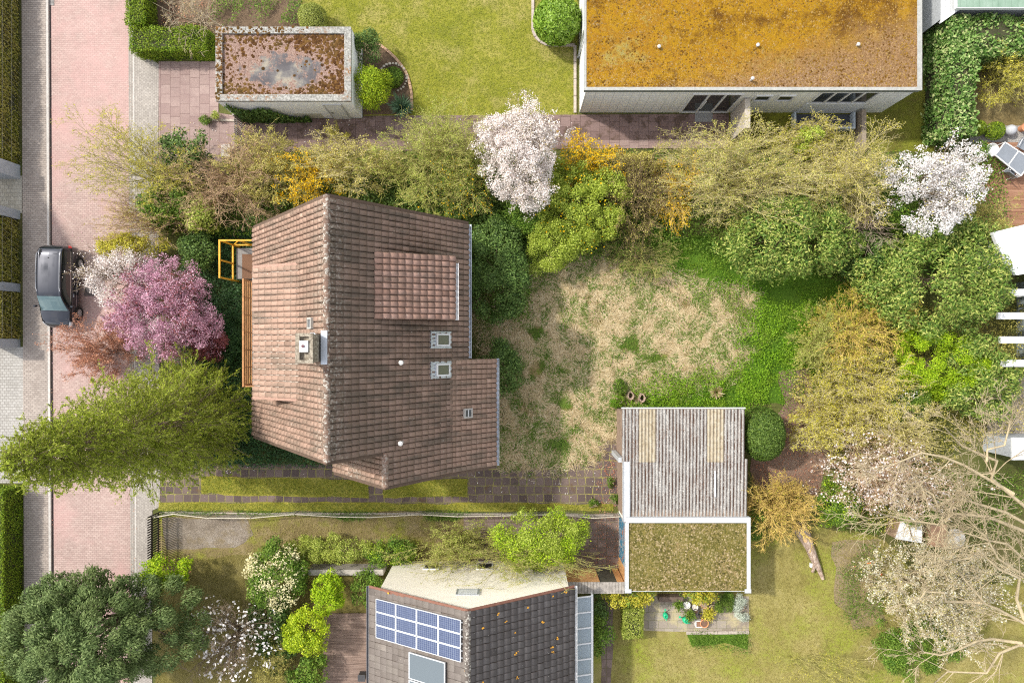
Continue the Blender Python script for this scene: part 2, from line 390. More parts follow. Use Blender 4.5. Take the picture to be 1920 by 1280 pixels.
def twigs(name, label, cat, px, py, rx, ry, ztop, bark, lmat=None, ldens=0, leaf=.06, asp=.55, group=None, nst=26, m=(9, 6), rad0=.03, jit=.05,
          part='leaves', branch='branches', el=(25, 80), wob=.10, base=.25, thin=1.0, ang=38, ratio=.5, extra=None, t0=.25, droop=-.02, minr=.007, offs=(0, 0)):
    r = nxt(); zz = ztop * .55; k = (H - zz) / 1280; x, y = place(px, py, zz); RX, RY = rx * k, ry * k
    x -= offs[0]; y -= offs[1]
    root = thing(name, label, cat, (x, y, 0), group)
    A, B, RA, RB, LA, LB = skeleton(x, y, RX, RY, ztop, r, nst, m, rad0, wob, el, base, ang=ang, ratio=ratio, t0=t0, droop=droop)
    V, F = tubes(A, B, np.maximum(RA, minr), np.maximum(RB, minr * .7)); npmesh(branch, V, F, bark, root)
    todo = [(part, lmat, ldens, leaf, asp)] if lmat else []
    for (pn, lm, dn, lf, a2) in todo + (extra or []):
        n = int(dn * 2.6 * math.pi * RX * RY); P = sprinkle(LA, LB, n, jit, r); s = lf * (.6 + .8 * r.random(n))
        V, F = leaves(P, r.normal(size=(n, 3)) * .8 + np.array([0, 0, 1.0]), r.normal(size=(n, 3)), s, s * a2); npmesh(pn, V, F, lm, root)
    return root

def blossom(name, label, px, py, rx, ry, ztop, mat, dens=520, leaf=.09, clump=.3, bark=None, group=None, extra=None, amp=.25, asp=.75, cat='tree', fill=.35, lobes=None, zc=None, part='blossom', nst=9):
    """a spring tree in flower: trunk, forked branches, petals in tufts along the twigs"""
    r = nxt(); zc = zc or ztop * .62; zz = zc + (ztop - zc) * .3; k = (H - zz) / 1280; x, y = place(px, py, zz); RX, RY = rx * k, ry * k
    root = thing(name, label, cat, (x, y, 0), group); parts = []; cs = []; todo = lobes or [(0, 0, 1, 1)]
    n = int(dens * math.pi * RX * RY)
    w = sum(l[2] * l[3] for l in todo)
    for (ox, oy, sx, sy) in todo:
        P, Nn, cc = cloud((x + ox * RX, y + oy * RY, zc), (RX * sx, RY * sy, ztop - zc), int(n * sx * sy / w), clump, r, amp, fill, -.5, .8); cs.append(cc)
        s = leaf * (.55 + .9 * r.random(len(P))); parts.append(leaves(P, Nn, r.normal(size=P.shape), s, s * asp))
    cc = np.concatenate(cs); b = bark or BARK
    A, B, RA, RB, LA, LB = skeleton(x, y, RX * .88, RY * .88, ztop * .95, r, nst + 9, (8, 6), .05, .1, (30, 80), .05, z0=ztop * .25)
    if dens > 100:
        n2 = int(n * .4); P = sprinkle(LA, LB, n2, .07, r); s = leaf * (.5 + .8 * r.random(n2)); parts.append(leaves(P, r.normal(size=P.shape) * .8 + np.array([0, 0, 1.]), r.normal(size=P.shape), s, s * asp))
    V, F = join(parts); npmesh(part, V, F, mat, root)
    V1 = tubes(A, B, np.maximum(RA, .007), np.maximum(RB, .005)); V2 = tubes(np.array([[x, y, 0.0]]), np.array([[x, y, ztop * .3]]), np.array([.11]), np.array([.08]), 8)
    npmesh('trunk', *V2, b, root); npmesh('branches', *V1, b, root)
    for (pn, lm, dn, lf, a2) in (extra or []):
        m = int(dn * math.pi * RX * RY); P = sprinkle(LA, LB, m, .12, r); s = lf * (.6 + .8 * r.random(m))
        npmesh(pn, *leaves(P, r.normal(size=(m, 3)) * .8 + np.array([0, 0, 1.0]), r.normal(size=(m, 3)), s, s * a2), lm, root)
    return root

def carpet(name, label, cat, polys, mat, dens, leaf, zlo=.02, zhi=.2, asp=.6, mound=.3, flow=None, feather=.12, seed=3, tilt=.6, thr=None, nsc=.6, clear=(), kind='stuff'):
    """ground cover nobody could count: one object"""
    parts = []; r = np.random.default_rng(seed)
    for pl in polys:
        P = sample(pl, dens, seed); P = P + r.normal(size=P.shape) * feather
        for c in clear: P = P[~inpoly(P, c)]
        nz = np.array([mnoise.noise(Vector((a * nsc, b * nsc, seed))) for a, b in P]) if len(P) else np.zeros(0)
        if thr is not None: k = nz + .35 * (r.random(len(P)) - .5) > thr; P = P[k]; nz = nz[k]
        n = len(P); z = zlo + (zhi - zlo) * r.random(n) + mound * np.clip(nz + .25, 0, 1); C = np.column_stack([P, z])
        N = np.array([0, 0, 1.0]) + tilt * r.normal(size=(n, 3)); s = leaf * (.6 + .8 * r.random(n)); parts.append(leaves(C, N, r.normal(size=(n, 3)), s, s * asp))
    V, F = join(parts); o = npmesh(name, V, F, mat); tag(o, label, cat, None, kind); return o
def blades(name, label, polys, mat, dens, L, w=.012, lean=.9, z=.05, seed=5, flows=.5, thr=None, nsc=.6, clear=(), rnd=.5, cat='grass', feather=0.0):
    """bent grass blades: each a strip of two quads following a wandering flow"""
    r = np.random.default_rng(seed); VV = []; FF = []; off = 0
    for pl in polys:
        P = sample(pl, dens, seed); P = P + r.normal(size=P.shape) * feather
        for c in clear: P = P[~inpoly(P, c)]
        if not len(P): continue
        nz = np.array([mnoise.noise(Vector((a * nsc, b * nsc, seed + .5))) for a, b in P])
        if thr is not None: k = nz + .3 * (r.random(len(P)) - .5) > thr; P = P[k]
        th = np.array([mnoise.noise(Vector((a * flows, b * flows, seed * 3.1))) for a, b in P]) * 7 + r.normal(size=len(P)) * rnd
        n = len(P); l = L * (.5 + r.random(n)); d = np.column_stack([np.cos(th), np.sin(th)]); s = np.column_stack([-d[:, 1], d[:, 0]]) * (w * (.6 + .8 * r.random(n)))[:, None]
        zz = z * r.random(n); up = l * (1 - lean) * (.5 + r.random(n)); a = np.column_stack([P, zz]); m = np.column_stack([P + d * (l * .45)[:, None], zz + up]); e = np.column_stack([P + d * l[:, None], zz + up * .7])
        S = np.column_stack([s, np.zeros(n)]); V = np.stack([a - S, a + S, m + S * .8, m - S * .8, e + S * .25, e - S * .25], 1).reshape(-1, 3)
        b = (np.arange(n) * 6)[:, None]; F = np.concatenate([b + np.array([[0, 1, 2, 3]]), b + np.array([[3, 2, 4, 5]])]); VV.append(V); FF.append(F + off); off += len(V)
    o = npmesh(name, np.concatenate(VV), np.concatenate(FF), mat); tag(o, label, cat, None, 'stuff'); return o

def hedge(name, label, boxes, mat, leaf=.07, dens=900, group=None, asp=.55, rough=.05, core=None, twig=True, fill=True):
    """clipped hedge: leaves over the faces of its boxes (x0,y0,x1,y1,z0,z1), dark branches inside"""
    r = nxt(); b0 = boxes[0]; root = thing(name, label, 'hedge', ((b0[0] + b0[2]) / 2, (b0[1] + b0[3]) / 2, 0), group); parts = []; inner = MB()
    for (x0, y0, x1, y1, z0, z1) in boxes:
        fx, fy, fz = x1 - x0, y1 - y0, z1 - z0
        for (ar, fn) in ((fx * fy, 0), (fy * fz, 1), (fy * fz, 2), (fx * fz, 3), (fx * fz, 4)):
            n = int(ar * dens); u = r.random(n); v = r.random(n); dp = np.abs(r.normal(size=n)) * rough
            if fn == 0: P = np.column_stack([x0 + u * fx, y0 + v * fy, z1 - dp]); N = (0, 0, 1)
            elif fn == 1: P = np.column_stack([x0 + dp, y0 + u * fy, z0 + v * fz]); N = (-1, 0, 0.2)
            elif fn == 2: P = np.column_stack([x1 - dp, y0 + u * fy, z0 + v * fz]); N = (1, 0, 0.2)
            elif fn == 3: P = np.column_stack([x0 + u * fx, y0 + dp, z0 + v * fz]); N = (0, -1, 0.2)
            else: P = np.column_stack([x0 + u * fx, y1 - dp, z0 + v * fz]); N = (0, 1, 0.2)
            wob = np.array([mnoise.noise(Vector(p * 1.3)) for p in P]) if n else np.zeros(0)
            P = P + np.array(N) * (wob * rough * 2.2)[:, None] + r.normal(size=P.shape) * rough * .5
            s = leaf * (.6 + .8 * r.random(n)); parts.append(leaves(P, np.array(N) + .7 * r.normal(size=(n, 3)), r.normal(size=(n, 3)), s, s * asp))
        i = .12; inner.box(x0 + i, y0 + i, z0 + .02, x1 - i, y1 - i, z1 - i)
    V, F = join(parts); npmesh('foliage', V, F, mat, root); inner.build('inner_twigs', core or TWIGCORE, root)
    return root

def conifer(name, label, px_base, z, rbot, mats, levels=34, nb=9, cat='tree', trunk=.16, needle=.13, dens=26, droop=-.25, pw=.8, z0=.8, bark=None, loc=None, lean=(0, 0), tw=(13, 4), asp=.16, zexp=1.0):
    """a tall feathery tree: whorls of drooping branches clothed in soft sprays"""
    r = nxt(); x, y = loc; root = thing(name, label, cat, (x, y, 0)); P = []; D = []; L = []; R = []
    for i in range(levels):
        f = i / (levels - 1); zz = z0 + (z - z0) * f; rad = rbot * (1 - f) ** pw * (.75 + .45 * r.random()) + .25
        a0 = r.random() * 6.28
        for j in range(nb):
            a = a0 + 2 * math.pi * j / nb + r.normal() * .2; P.append((x + lean[0] * f, y + lean[1] * f, zz)); e = math.radians(8 + 30 * f + r.normal() * 8); D.append((math.cos(a) * math.cos(e), math.sin(a) * math.cos(e), math.sin(e))); L.append(rad * (.8 + .35 * r.random())); R.append(.035 * (1 - .6 * f))
    s, nd, dr, LL, RR = grow(np.array(P), np.array(D), np.array(L), np.array(R), 7, .07, (0, 0, droop), r); S = [s]
    P2, D2, L2, R2 = kids(nd, dr, LL, RR, tw[0], 42, .42, r, t0=.15); s, nd, dr, LL, RR = grow(P2, D2, L2, R2, 4, .1, (0, 0, -.3), r); S.append(s)
    P3, D3, L3, R3 = kids(nd, dr, LL, RR, tw[1], 38, .45, r, t0=.2); s3, nd, dr, LL, RR = grow(P3, D3, L3, R3, 3, .12, (0, 0, -.35), r)
    A, B, RA, RB = catseg(S); V, F = tubes(A, B, np.maximum(RA, .006), np.maximum(RB, .005)); npmesh('branches', V, F, bark or BARK, root)
    tr = MB(); tr.tube([(x, y, 0), (x + lean[0] * .5, y + lean[1] * .5, z * .5), (x + lean[0], y + lean[1], z)], [trunk, trunk * .6, .02], 10); tr.build('trunk', bark or BARK, root, smooth=True)
    A = np.concatenate([s[0], s3[0]]); B = np.concatenate([s[1], s3[1]])
    Ls = np.linalg.norm(B - A, axis=1); w = Ls / Ls.sum(); n = int(dens * Ls.sum()); i = r.choice(len(A), n, p=w); t = r.random((n, 1)); C = A[i] * t + B[i] * (1 - t) + r.normal(size=(n, 3)) * .018
    d = unit(B[i] - A[i]); U = d + r.normal(size=(n, 3)) * .45; s = needle * (.6 + .8 * r.random(n)); V, F = leaves(C, r.normal(size=(n, 3)) * .7 + np.array([0, 0, 1.]), U, s, s * asp)
    npmesh('foliage', V, F, mats, root); return root

# ---------------------------------------------------------------- plant materials
BARK = plain('bark_grey_brown', (.24, .18, .12), .9, .4, 20, bump=.4)
BARKD = plain('bark_dark', (.14, .10, .07), .9, .4, 20, bump=.4)
TAN = plain('twig_tan', (.56, .48, .25), .85, .3, 8)
TANG = plain('twig_olive', (.40, .36, .12), .85, .3, 8)
PINKT = plain('twig_pinkish', (.46, .31, .19), .85, .3, 8)
PALE = plain('bark_pale_ochre', (.43, .35, .22), .85, .25, 5, bump=.3)
ORT = plain('twig_orange', (.58, .41, .12), .8, .3, 6)
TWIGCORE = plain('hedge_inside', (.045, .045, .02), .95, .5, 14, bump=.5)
L_DARK = leafmat('leaf_dark_green', [(.025, .06, .012), (.07, .13, .026), (.16, .24, .06)], .18, .5, .3, .2, (.08, .12, .02))
L_IVY = leafmat('leaf_ivy', [(.015, .05, .015), (.03, .08, .022), (.055, .12, .035)], .12, .5, .3, .25, (.04, .06, .015))
L_RHODO = leafmat('leaf_rhododendron', [(.035, .085, .012), (.10, .18, .025), (.21, .27, .05), (.36, .36, .10)], .2, .5, .35, .2, (.13, .20, .03))
L_MID = leafmat('leaf_mid_green', [(.03, .09, .008), (.10, .19, .02), (.22, .32, .05)], .3, .55, .35, .2, (.14, .17, .02))
L_APPLE = leafmat('leaf_fresh_green', [(.12, .19, .02), (.32, .38, .06), (.50, .52, .15)], .35, .55, .35, .2, (.30, .33, .04))
L_FRESH = leafmat('leaf_spring_green', [(.12, .18, .015), (.30, .38, .04), (.48, .54, .12)], .35, .55, .35, .2, (.30, .36, .03))
L_LIME = leafmat('leaf_lime', [(.11, .22, .004), (.28, .42, .012), (.45, .56, .03)], .35, .55, .35, .2, (.20, .32, .01))
L_YG = leafmat('leaf_yellow_green', [(.22, .22, .015), (.45, .42, .04), (.62, .56, .09)], .35, .55, .35, .2, (.42, .35, .04))
L_OLIVE = leafmat('leaf_olive_buds', [(.20, .18, .03), (.42, .37, .08), (.62, .55, .18)], .3, .6, .35, .15, (.34, .33, .05))
L_TAN = leafmat('buds_tan', [(.36, .27, .09), (.58, .47, .18), (.74, .63, .32)], .25, .6, .35, .15, (.50, .42, .12))
L_FORS = leafmat('petal_forsythia', [(.78, .44, .005), (.88, .56, .008), (.85, .64, .03)], .3, .5, .3, .2, (.70, .36, .01))
L_WHITE = leafmat('petal_white', [(.60, .49, .44), (.78, .71, .67), (.88, .85, .82)], .2, .7, .2, .1, (.74, .65, .60))
L_MAG = leafmat('petal_magnolia_white', [(.60, .55, .52), (.76, .73, .71), (.84, .82, .82)], .2, .7, .25, .1, (.74, .68, .66))
L_PINK = leafmat('petal_pink', [(.34, .14, .20), (.59, .33, .43), (.77, .56, .65)], .25, .6, .3, .15, (.50, .22, .32))
L_RUST = leafmat('leaf_rust', [(.30, .10, .06), (.45, .20, .12), (.55, .32, .2)], .3, .6, .35, .2, (.4, .2, .13))
L_WINE = leafmat('leaf_wine', [(.10, .025, .03), (.2, .05, .06), (.28, .1, .1)], .25, .6, .3, .2)
L_LARCH = leafmat('needles_larch', [(.12, .17, .018), (.32, .40, .035), (.58, .64, .10)], .4, .6, .35, .15, (.17, .18, .03))
L_CEDAR = leafmat('needles_grey_green', [(.05, .085, .025), (.12, .18, .055), (.24, .31, .12)], .2, .6, .35, .15, (.13, .16, .045))
L_CREAM = leafmat('blossom_cream', [(.50, .45, .22), (.68, .62, .36), (.80, .74, .48)], .2, .6, .3, .2, (.5, .45, .2))
L_LAUREL = leafmat('leaf_laurel_hedge', [(.03, .085, .012), (.09, .18, .03), (.17, .27, .07), (.33, .35, .15)], .15, .5, .3, .25, (.10, .18, .03))
L_HEDGE = leafmat('leaf_hedge_olive', [(.09, .11, .01), (.22, .22, .03), (.38, .34, .09)], .2, .6, .4, .15, (.32, .24, .08))
L_HEDGEG = leafmat('leaf_hedge_green', [(.05, .12, .006), (.14, .23, .012), (.28, .36, .03)], .25, .55, .35, .2, (.22, .26, .02))
L_BOX = leafmat('leaf_box', [(.12, .15, .02), (.22, .26, .04), (.32, .34, .08)], .2, .5, .3, .3)
L_SILVER = leafmat('leaf_silver', [(.22, .27, .20), (.36, .40, .32), (.48, .52, .44)], .15, .6, .3, .2)
G_STRAW = leafmat('blade_straw', [(.34, .25, .12), (.60, .48, .28), (.80, .69, .47)], .3, .7, .3, .1, (.50, .40, .22))
G_GREEN = leafmat('blade_green', [(.05, .11, .012), (.11, .20, .02), (.22, .32, .05)], .3, .6, .3, .2, (.15, .19, .03))
G_LUSH = leafmat('cover_lush_green', [(.10, .22, .010), (.22, .42, .018), (.36, .56, .05)], .4, .5, .45, .2, (.28, .42, .03))
G_BRIGHT = leafmat('cover_bright_green', [(.05, .14, .008), (.12, .28, .012), (.25, .40, .03)], .3, .55, .45, .2, (.20, .24, .03))
G_LAWN = leafmat('blade_lawn', [(.16, .20, .02), (.27, .30, .045), (.38, .37, .10)], .3, .7, .4, .15, (.22, .26, .02))
G_DRY = leafmat('blade_dry_lawn', [(.22, .18, .05), (.36, .30, .10), (.46, .40, .17)], .3, .7, .4, .15, (.25, .25, .05))
# ---------------------------------------------------------------- ground and paved surfaces
M_SOIL = groundmat('soil_brown', [(.10, .07, .045), (.19, .13, .085), (.29, .21, .14)], bstr=.7)
M_BASE = groundmat('garden_floor', [(.07, .09, .025), (.14, .15, .045), (.24, .19, .09)], bstr=.7)
M_LAWN = groundmat('lawn_bright', [(.17, .19, .018), (.27, .27, .035), (.40, .35, .10)], .45, 3.5, 22, patch=(.36, .30, .12), pscale=.38, pthr=(.5, .72), fine=.45)
M_LAWNDRY = groundmat('lawn_dry', [(.20, .17, .045), (.31, .27, .09), (.42, .36, .15)], .5, 3.0, 24, patch=(.23, .26, .035), pscale=.33, pthr=(.46, .66), fine=.45)
M_LAWNMOSS = groundmat('lawn_mossy_dark', [(.09, .085, .018), (.16, .15, .03), (.25, .21, .07)], .5, 3.0, 24, patch=(.20, .21, .025), pscale=.4, pthr=(.45, .6))
M_DRIVE = groundmat('worn_grass_drive', [(.17, .13, .055), (.27, .21, .10), (.36, .29, .16)], .6, 3.0, 24, patch=(.21, .22, .03), pscale=.42, pthr=(.5, .62))
M_GRAVEL = groundmat('gravel_earth', [(.20, .16, .12), (.36, .30, .24), (.55, .49, .42)], .8, 9, 34, patch=(.23, .18, .11), pscale=.9, pthr=(.5, .65), fine=.8, bstr=.9)
M_WGRAVEL = groundmat('white_gravel', [(.35, .33, .30), (.55, .52, .48), (.75, .72, .68)], 2, 14, 40, fine=.85, bstr=1)
M_MEADOW = groundmat('meadow_floor', [(.17, .16, .04), (.33, .25, .11), (.48, .37, .20)], .5, 2.2, 20, patch=(.13, .19, .02), pscale=.8, pthr=(.52, .62), fine=.8, bstr=.9)
M_COVER = groundmat('green_cover_floor', [(.05, .12, .01), (.10, .20, .02), (.15, .24, .03)], bstr=.8)
M_ROAD = pavermat('road_pink_pavers', (.45, .325, .29), (.54, .41, .365), (.30, .21, .19), .2, .1, .008, stain=(.47, .29, .27), sscale=.13, sthr=(.46, .62), bstr=.25)
M_PAVE = pavermat('pavement_grey_pavers', (.38, .32, .28), (.48, .415, .365), (.19, .165, .15), .21, .105, .01, bstr=.25, loc=(.03, .02, 0))
M_PAVE2 = pavermat('pavement_small_pavers', (.37, .335, .30), (.47, .43, .385), (.25, .22, .20), .15, .1, .008, rot=math.pi / 2, bstr=.2)
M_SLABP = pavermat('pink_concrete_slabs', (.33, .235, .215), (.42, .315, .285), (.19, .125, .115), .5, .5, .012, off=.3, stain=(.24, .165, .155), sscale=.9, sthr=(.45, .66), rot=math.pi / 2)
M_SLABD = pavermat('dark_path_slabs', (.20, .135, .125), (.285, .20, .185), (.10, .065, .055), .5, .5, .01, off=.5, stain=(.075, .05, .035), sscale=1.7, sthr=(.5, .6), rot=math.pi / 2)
M_SLABB = pavermat('mossy_drive_slabs', (.115, .085, .078), (.21, .155, .135), (.235, .20, .10), .43, .43, .028, warp=.16, off=.15, stain=(.12, .075, .04), sscale=1.4, sthr=(.57, .66), moss=(.30, .27, .07), bstr=.6)
M_SLABS = pavermat('yard_slabs', (.19, .14, .12), (.27, .20, .175), (.14, .11, .07), .44, .44, .015, off=0, stain=(.11, .08, .06), sscale=1.6, sthr=(.5, .62), moss=(.22, .19, .09))
M_PATIO = pavermat('patio_slabs', (.30, .25, .20), (.40, .35, .29), (.22, .2, .12), .5, .42, .015, off=.4, stain=(.42, .36, .2), sscale=1.1, sthr=(.5, .62), moss=(.25, .24, .14))
M_KERB = plain('kerb_stone', (.46, .43, .40), .85, .15, 6, bump=.2)
M_KERBD = plain('edging_stone', (.36, .31, .26), .9, .3, 9, bump=.3)

g = MB(); g.poly3([(-420, -420, 0), (420, -420, 0), (420, 420, 0), (-420, 420, 0)]); struct(g.build('ground', M_BASE))
sheet('road', [(93, -500), (242, -500), (249, 1700), (99, 1700)], 3, M_ROAD)
def slab(name, pts, z0, z1, mat): m = MB(); m.prism(pxpoly(pts), z0, z1); return struct(m.build(name, mat))
slab('pavement', [(41, -500), (85.5, -500), (97, 1700), (50, 1700)], -.05, .10, M_PAVE)
slab('kerb', [(86, -500), (90.5, -500), (101.5, 1700), (97.5, 1700)], -.05, .115, M_KERB)
sheet('gutter', [(90.5, -500), (93.5, -500), (104, 1700), (101, 1700)], 4, plain('kerb_shade', (.07, .05, .045), .9))  # dark strip painted for the shade the kerb casts on the road
sheet('gutter', [(239, -500), (247, -500), (257, 1700), (247.5, 1700)], 5, M_PAVE2)
sheet('kerb', [(247, -500), (249, -500), (259, 1700), (257, 1700)], 7, M_KERB)
sheet('pavement', [(249, -500), (256.5, -500), (258, 68), (270, 100), (298, 121), (297, 300), (300, 860), (300, 950), (286, 956), (285, 1700), (259, 1700)], 6, M_PAVE2)
sheet('driveway', [(-500, 330), (42, 330), (42, 400), (-500, 400)], 8, pavermat('pale_driveway_pavers', (.44, .41, .34), (.53, .50, .43), (.30, .28, .24), .2, .2, .01, bstr=.2))
sheet('driveway', [(-500, 650), (45, 650), (47, 905), (-500, 905)], 8, pavermat('grey_driveway_pavers', (.40, .38, .35), (.48, .46, .43), (.26, .24, .22), .2, .14, .012, bstr=.3))
sheet('driveway', [(298, 116), (410, 116), (410, 212), (468, 222), (470, 295), (440, 330), (298, 330)], 8, M_SLABP)
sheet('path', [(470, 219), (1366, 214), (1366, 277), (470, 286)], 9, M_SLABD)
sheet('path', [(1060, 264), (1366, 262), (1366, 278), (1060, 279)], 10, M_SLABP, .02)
sheet('lawn', [(560, -400), (1085, -400), (1082, 216), (560, 218)], 1, M_LAWN)
sheet('lawn', [(1366, 205), (1655, 200), (1730, -300), (1752, -300), (1752, 285), (1366, 282)], 1, M_LAWNMOSS)
sheet('flower_bed', [(300, -200), (568, -200), (568, 50), (430, 60), (262, 66), (262, -200)], 2, M_SOIL, .12, 3)
sheet('flower_bed', [(663, 78), (704, 80), (742, 110), (762, 145), (770, 178), (770, 214), (663, 216)], 2, M_SOIL)
sheet('lawn', [(1820, 90), (2100, 90), (2100, 236), (1820, 236)], 1, groundmat('lawn_brown', [(.15, .11, .045), (.25, .19, .085), (.33, .27, .13)], .6, 3, 24))
sheet('gravel_bed', [(1818, 236), (2000, 236), (2000, 268), (1818, 268)], 2, M_WGRAVEL)
sheet('meadow', [(905, 560), (1010, 500), (1100, 480), (1220, 520), (1330, 545), (1400, 540), (1410, 640), (1380, 700), (1240, 720), (1165, 745), (1160, 800), (1105, 862), (1000, 872), (935, 862), (915, 700)], 2, M_MEADOW, .35, 5)
sheet('lawn', [(1230, 430), (1420, 480), (1640, 540), (1620, 640), (1500, 760), (1180, 766), (1165, 735), (1360, 690), (1400, 600), (1300, 545), (1240, 500)], 3, M_COVER, .35, 6)
sheet('driveway', [(298, 868), (640, 870), (700, 885), (880, 880), (935, 866), (1080, 866), (1120, 815), (1166, 800), (1166, 948), (298, 946)], 4, M_SLABB, .04, 7)
M_STRIP = groundmat('grass_strip', [(.21, .20, .02), (.34, .31, .05), (.45, .39, .10)], .6, 5, 24)
sheet('grass_strip', [(377, 893), (690, 899), (692, 933), (376, 925)], 6, M_STRIP, .06, 8)
sheet('grass_strip', [(718, 900), (876, 897), (876, 931), (720, 932)], 6, M_STRIP, .06, 9)
sheet('grass_strip', [(298, 941), (1150, 944), (1150, 957), (298, 957)], 7, M_STRIP, .06, 10)
sheet('drive_lawn', [(298, 957), (880, 957), (905, 1000), (900, 1062), (560, 1052), (450, 1045), (288, 1060)], 1, M_DRIVE, .1, 11)
sheet('gravel', [(304, 966), (460, 966), (474, 1000), (440, 1032), (310, 1030)], 2, M_GRAVEL, .15, 12)
sheet('yard', [(868, 962), (1162, 962), (1162, 1072), (868, 1062)], 3, M_SLABS, .05, 13)
sheet('garden_floor', [(288, 1045), (620, 1040), (720, 1060), (720, 1600), (288, 1600)], 3, groundmat('shaded_lawn', [(.11, .10, .025), (.19, .16, .05), (.27, .23, .10)], .6, 3, 22), .15, 14)
sheet('lawn', [(1108, 1108), (1405, 1100), (1405, 985), (1530, 985), (1640, 1000), (1760, 1120), (2300, 1000), (2300, 1700), (1108, 1700)], 1, M_LAWNDRY, .15, 15)
sheet('path', [(1127, 1115), (1151, 1115), (1146, 1300), (1128, 1500)], 3, M_SLABS, .05, 16)
sheet('patio', [(1206, 1117), (1404, 1117), (1404, 1183), (1290, 1184), (1206, 1181)], 4, M_PATIO, .02, 17)
sheet('flower_bed', [(1286, 1184), (1404, 1183), (1400, 1222), (1360, 1208), (1300, 1210)], 3, M_COVER, .12, 18)
sheet('flower_bed', [(1560, 1020), (1640, 1010), (1660, 1160), (1600, 1180), (1565, 1130)], 3, groundmat('bed_pinkish', [(.20, .16, .08), (.32, .25, .15), (.38, .31, .2)]), .25, 19)
sheet('soil_bed', [(1410, 800), (1500, 740), (1560, 850), (1530, 930), (1440, 925), (1405, 880)], 4, groundmat('soil_pinkish', [(.16, .10, .07), (.30, .20, .15), (.42, .31, .24)], .6, 8, 30, bstr=.9), .3, 20)
sheet('soil_bed', [(1460, 690), (1520, 690), (1540, 780), (1470, 780)], 5, groundmat('soil_pinkish', [(1, 1, 1)]), .25, 21)
sheet('driveway', [(1850, 706), (2200, 706), (2200, 812), (1850, 812)], 3, pavermat('far_driveway_pavers', (.38, .33, .27), (.47, .41, .34), (.24, .21, .17), .25, .17, .012))

# edging stones: each row lies where the bed meets the grass
def edging(name, label, pts, w, z, mat, seg=.28, gap=.02):
    P = [Vector(W(a, b)[:2]) for a, b in pts]; m = MB(); r = random.Random(4)
    for a, b in zip(P, P[1:]):
        L = (b - a).length; k = max(1, round(L / seg)); d = (b - a).normalized()
        for i in range(k):
            s = a + d * (i * L / k + gap / 2); e = a + d * ((i + 1) * L / k - gap / 2); zz = z + r.uniform(-.012, .012)
            m.bar((s.x, s.y, zz / 2), (e.x, e.y, zz / 2), w, zz)
    o = m.build(name, mat, bevel=.008); tag(o, label, 'edging'); return o
M_BRICK = plain('edging_brick', (.40, .26, .17), .9, .25, 7, bump=.3)
arc = [(702, 80), (714, 86), (727, 96), (742, 110), (755, 126), (764, 142), (769, 160), (772, 178), (772, 208)]
edging('brick_edging', 'curved row of tan bricks between garage bed and lawn', arc, .13, .09, M_BRICK)
edging('stone_edging', 'pale kerb curving around the round bamboo bush', [(999, -20), (999, 58), (1004, 70), (1013, 79), (1026, 85), (1078, 86), (1078, 213)], .14, .10, plain('kerb_grey_rosy', (.40, .34, .30), .9, .2, 7, bump=.3), .9)
edging('stone_edging', 'thin pale stone line along the laurel hedge strip', [(1747, 45), (1747, 262)], .10, .09, M_KERBD, 1.0)
edging('stone_edging', 'edging stones between small patio and lawn', [(1286, 1185), (1404, 1184)], .16, .09, M_KERBD, .5)
edging('stone_edging', 'low kerb along the shaded drive lawn verge', [(300, 959.5), (500, 962), (800, 962), (1150, 965)], .08, .07, M_KERBD, 1.0)

# manhole and drain
mh = thing('manhole_cover', 'round concrete manhole cover in square surround by the parked car', 'manhole cover', W(170, 543))
x, y, _ = W(170, 543); m = MB(); m.box(x - .33, y - .33, .0, x + .33, y + .33, .02); m.build('surround', plain('cast_iron', (.15, .12, .11), .8, .3, 20), mh)
m = MB(); m.lathe((x, y, 0), [(.26, .0), (.26, .027)], 28); m.build('rim', plain('cast_iron_dark', (.10, .085, .08), .7, .3, 20), mh)
m = MB(); m.lathe((x, y, 0), [(.19, .0), (.19, .034), (.17, .036)], 28); m.build('lid', plain('lid_concrete', (.34, .30, .27), .9), mh)
x, y, _ = W(95, 4); dg = thing('drain_grate', 'dark slotted street drain grate at the kerb near top edge', 'drain grate', (x, y, 0)); m = MB(); m.box(x - .2, y - .2, 0, x + .2, y + .2, .018); m.build('surround', MATS['cast_iron_dark'], dg)
m = MB()
for i in range(6): m.box(x - .17, y - .16 + i * .06, .018, x + .17, y - .135 + i * .06, .03)
m.build('bars', plain('steel_bar', (.35, .34, .33), .5, .2), dg)
x, y, _ = W(317, 893); dg = tag(MB().lathe((x, y, 0), [(.27, 0), (.27, .045), (.24, .05)], 26).build('drain_cover', plain('lid_brown', (.24, .18, .15), .9)), 'round brown cover set in the mossy drive slabs', 'drain cover')

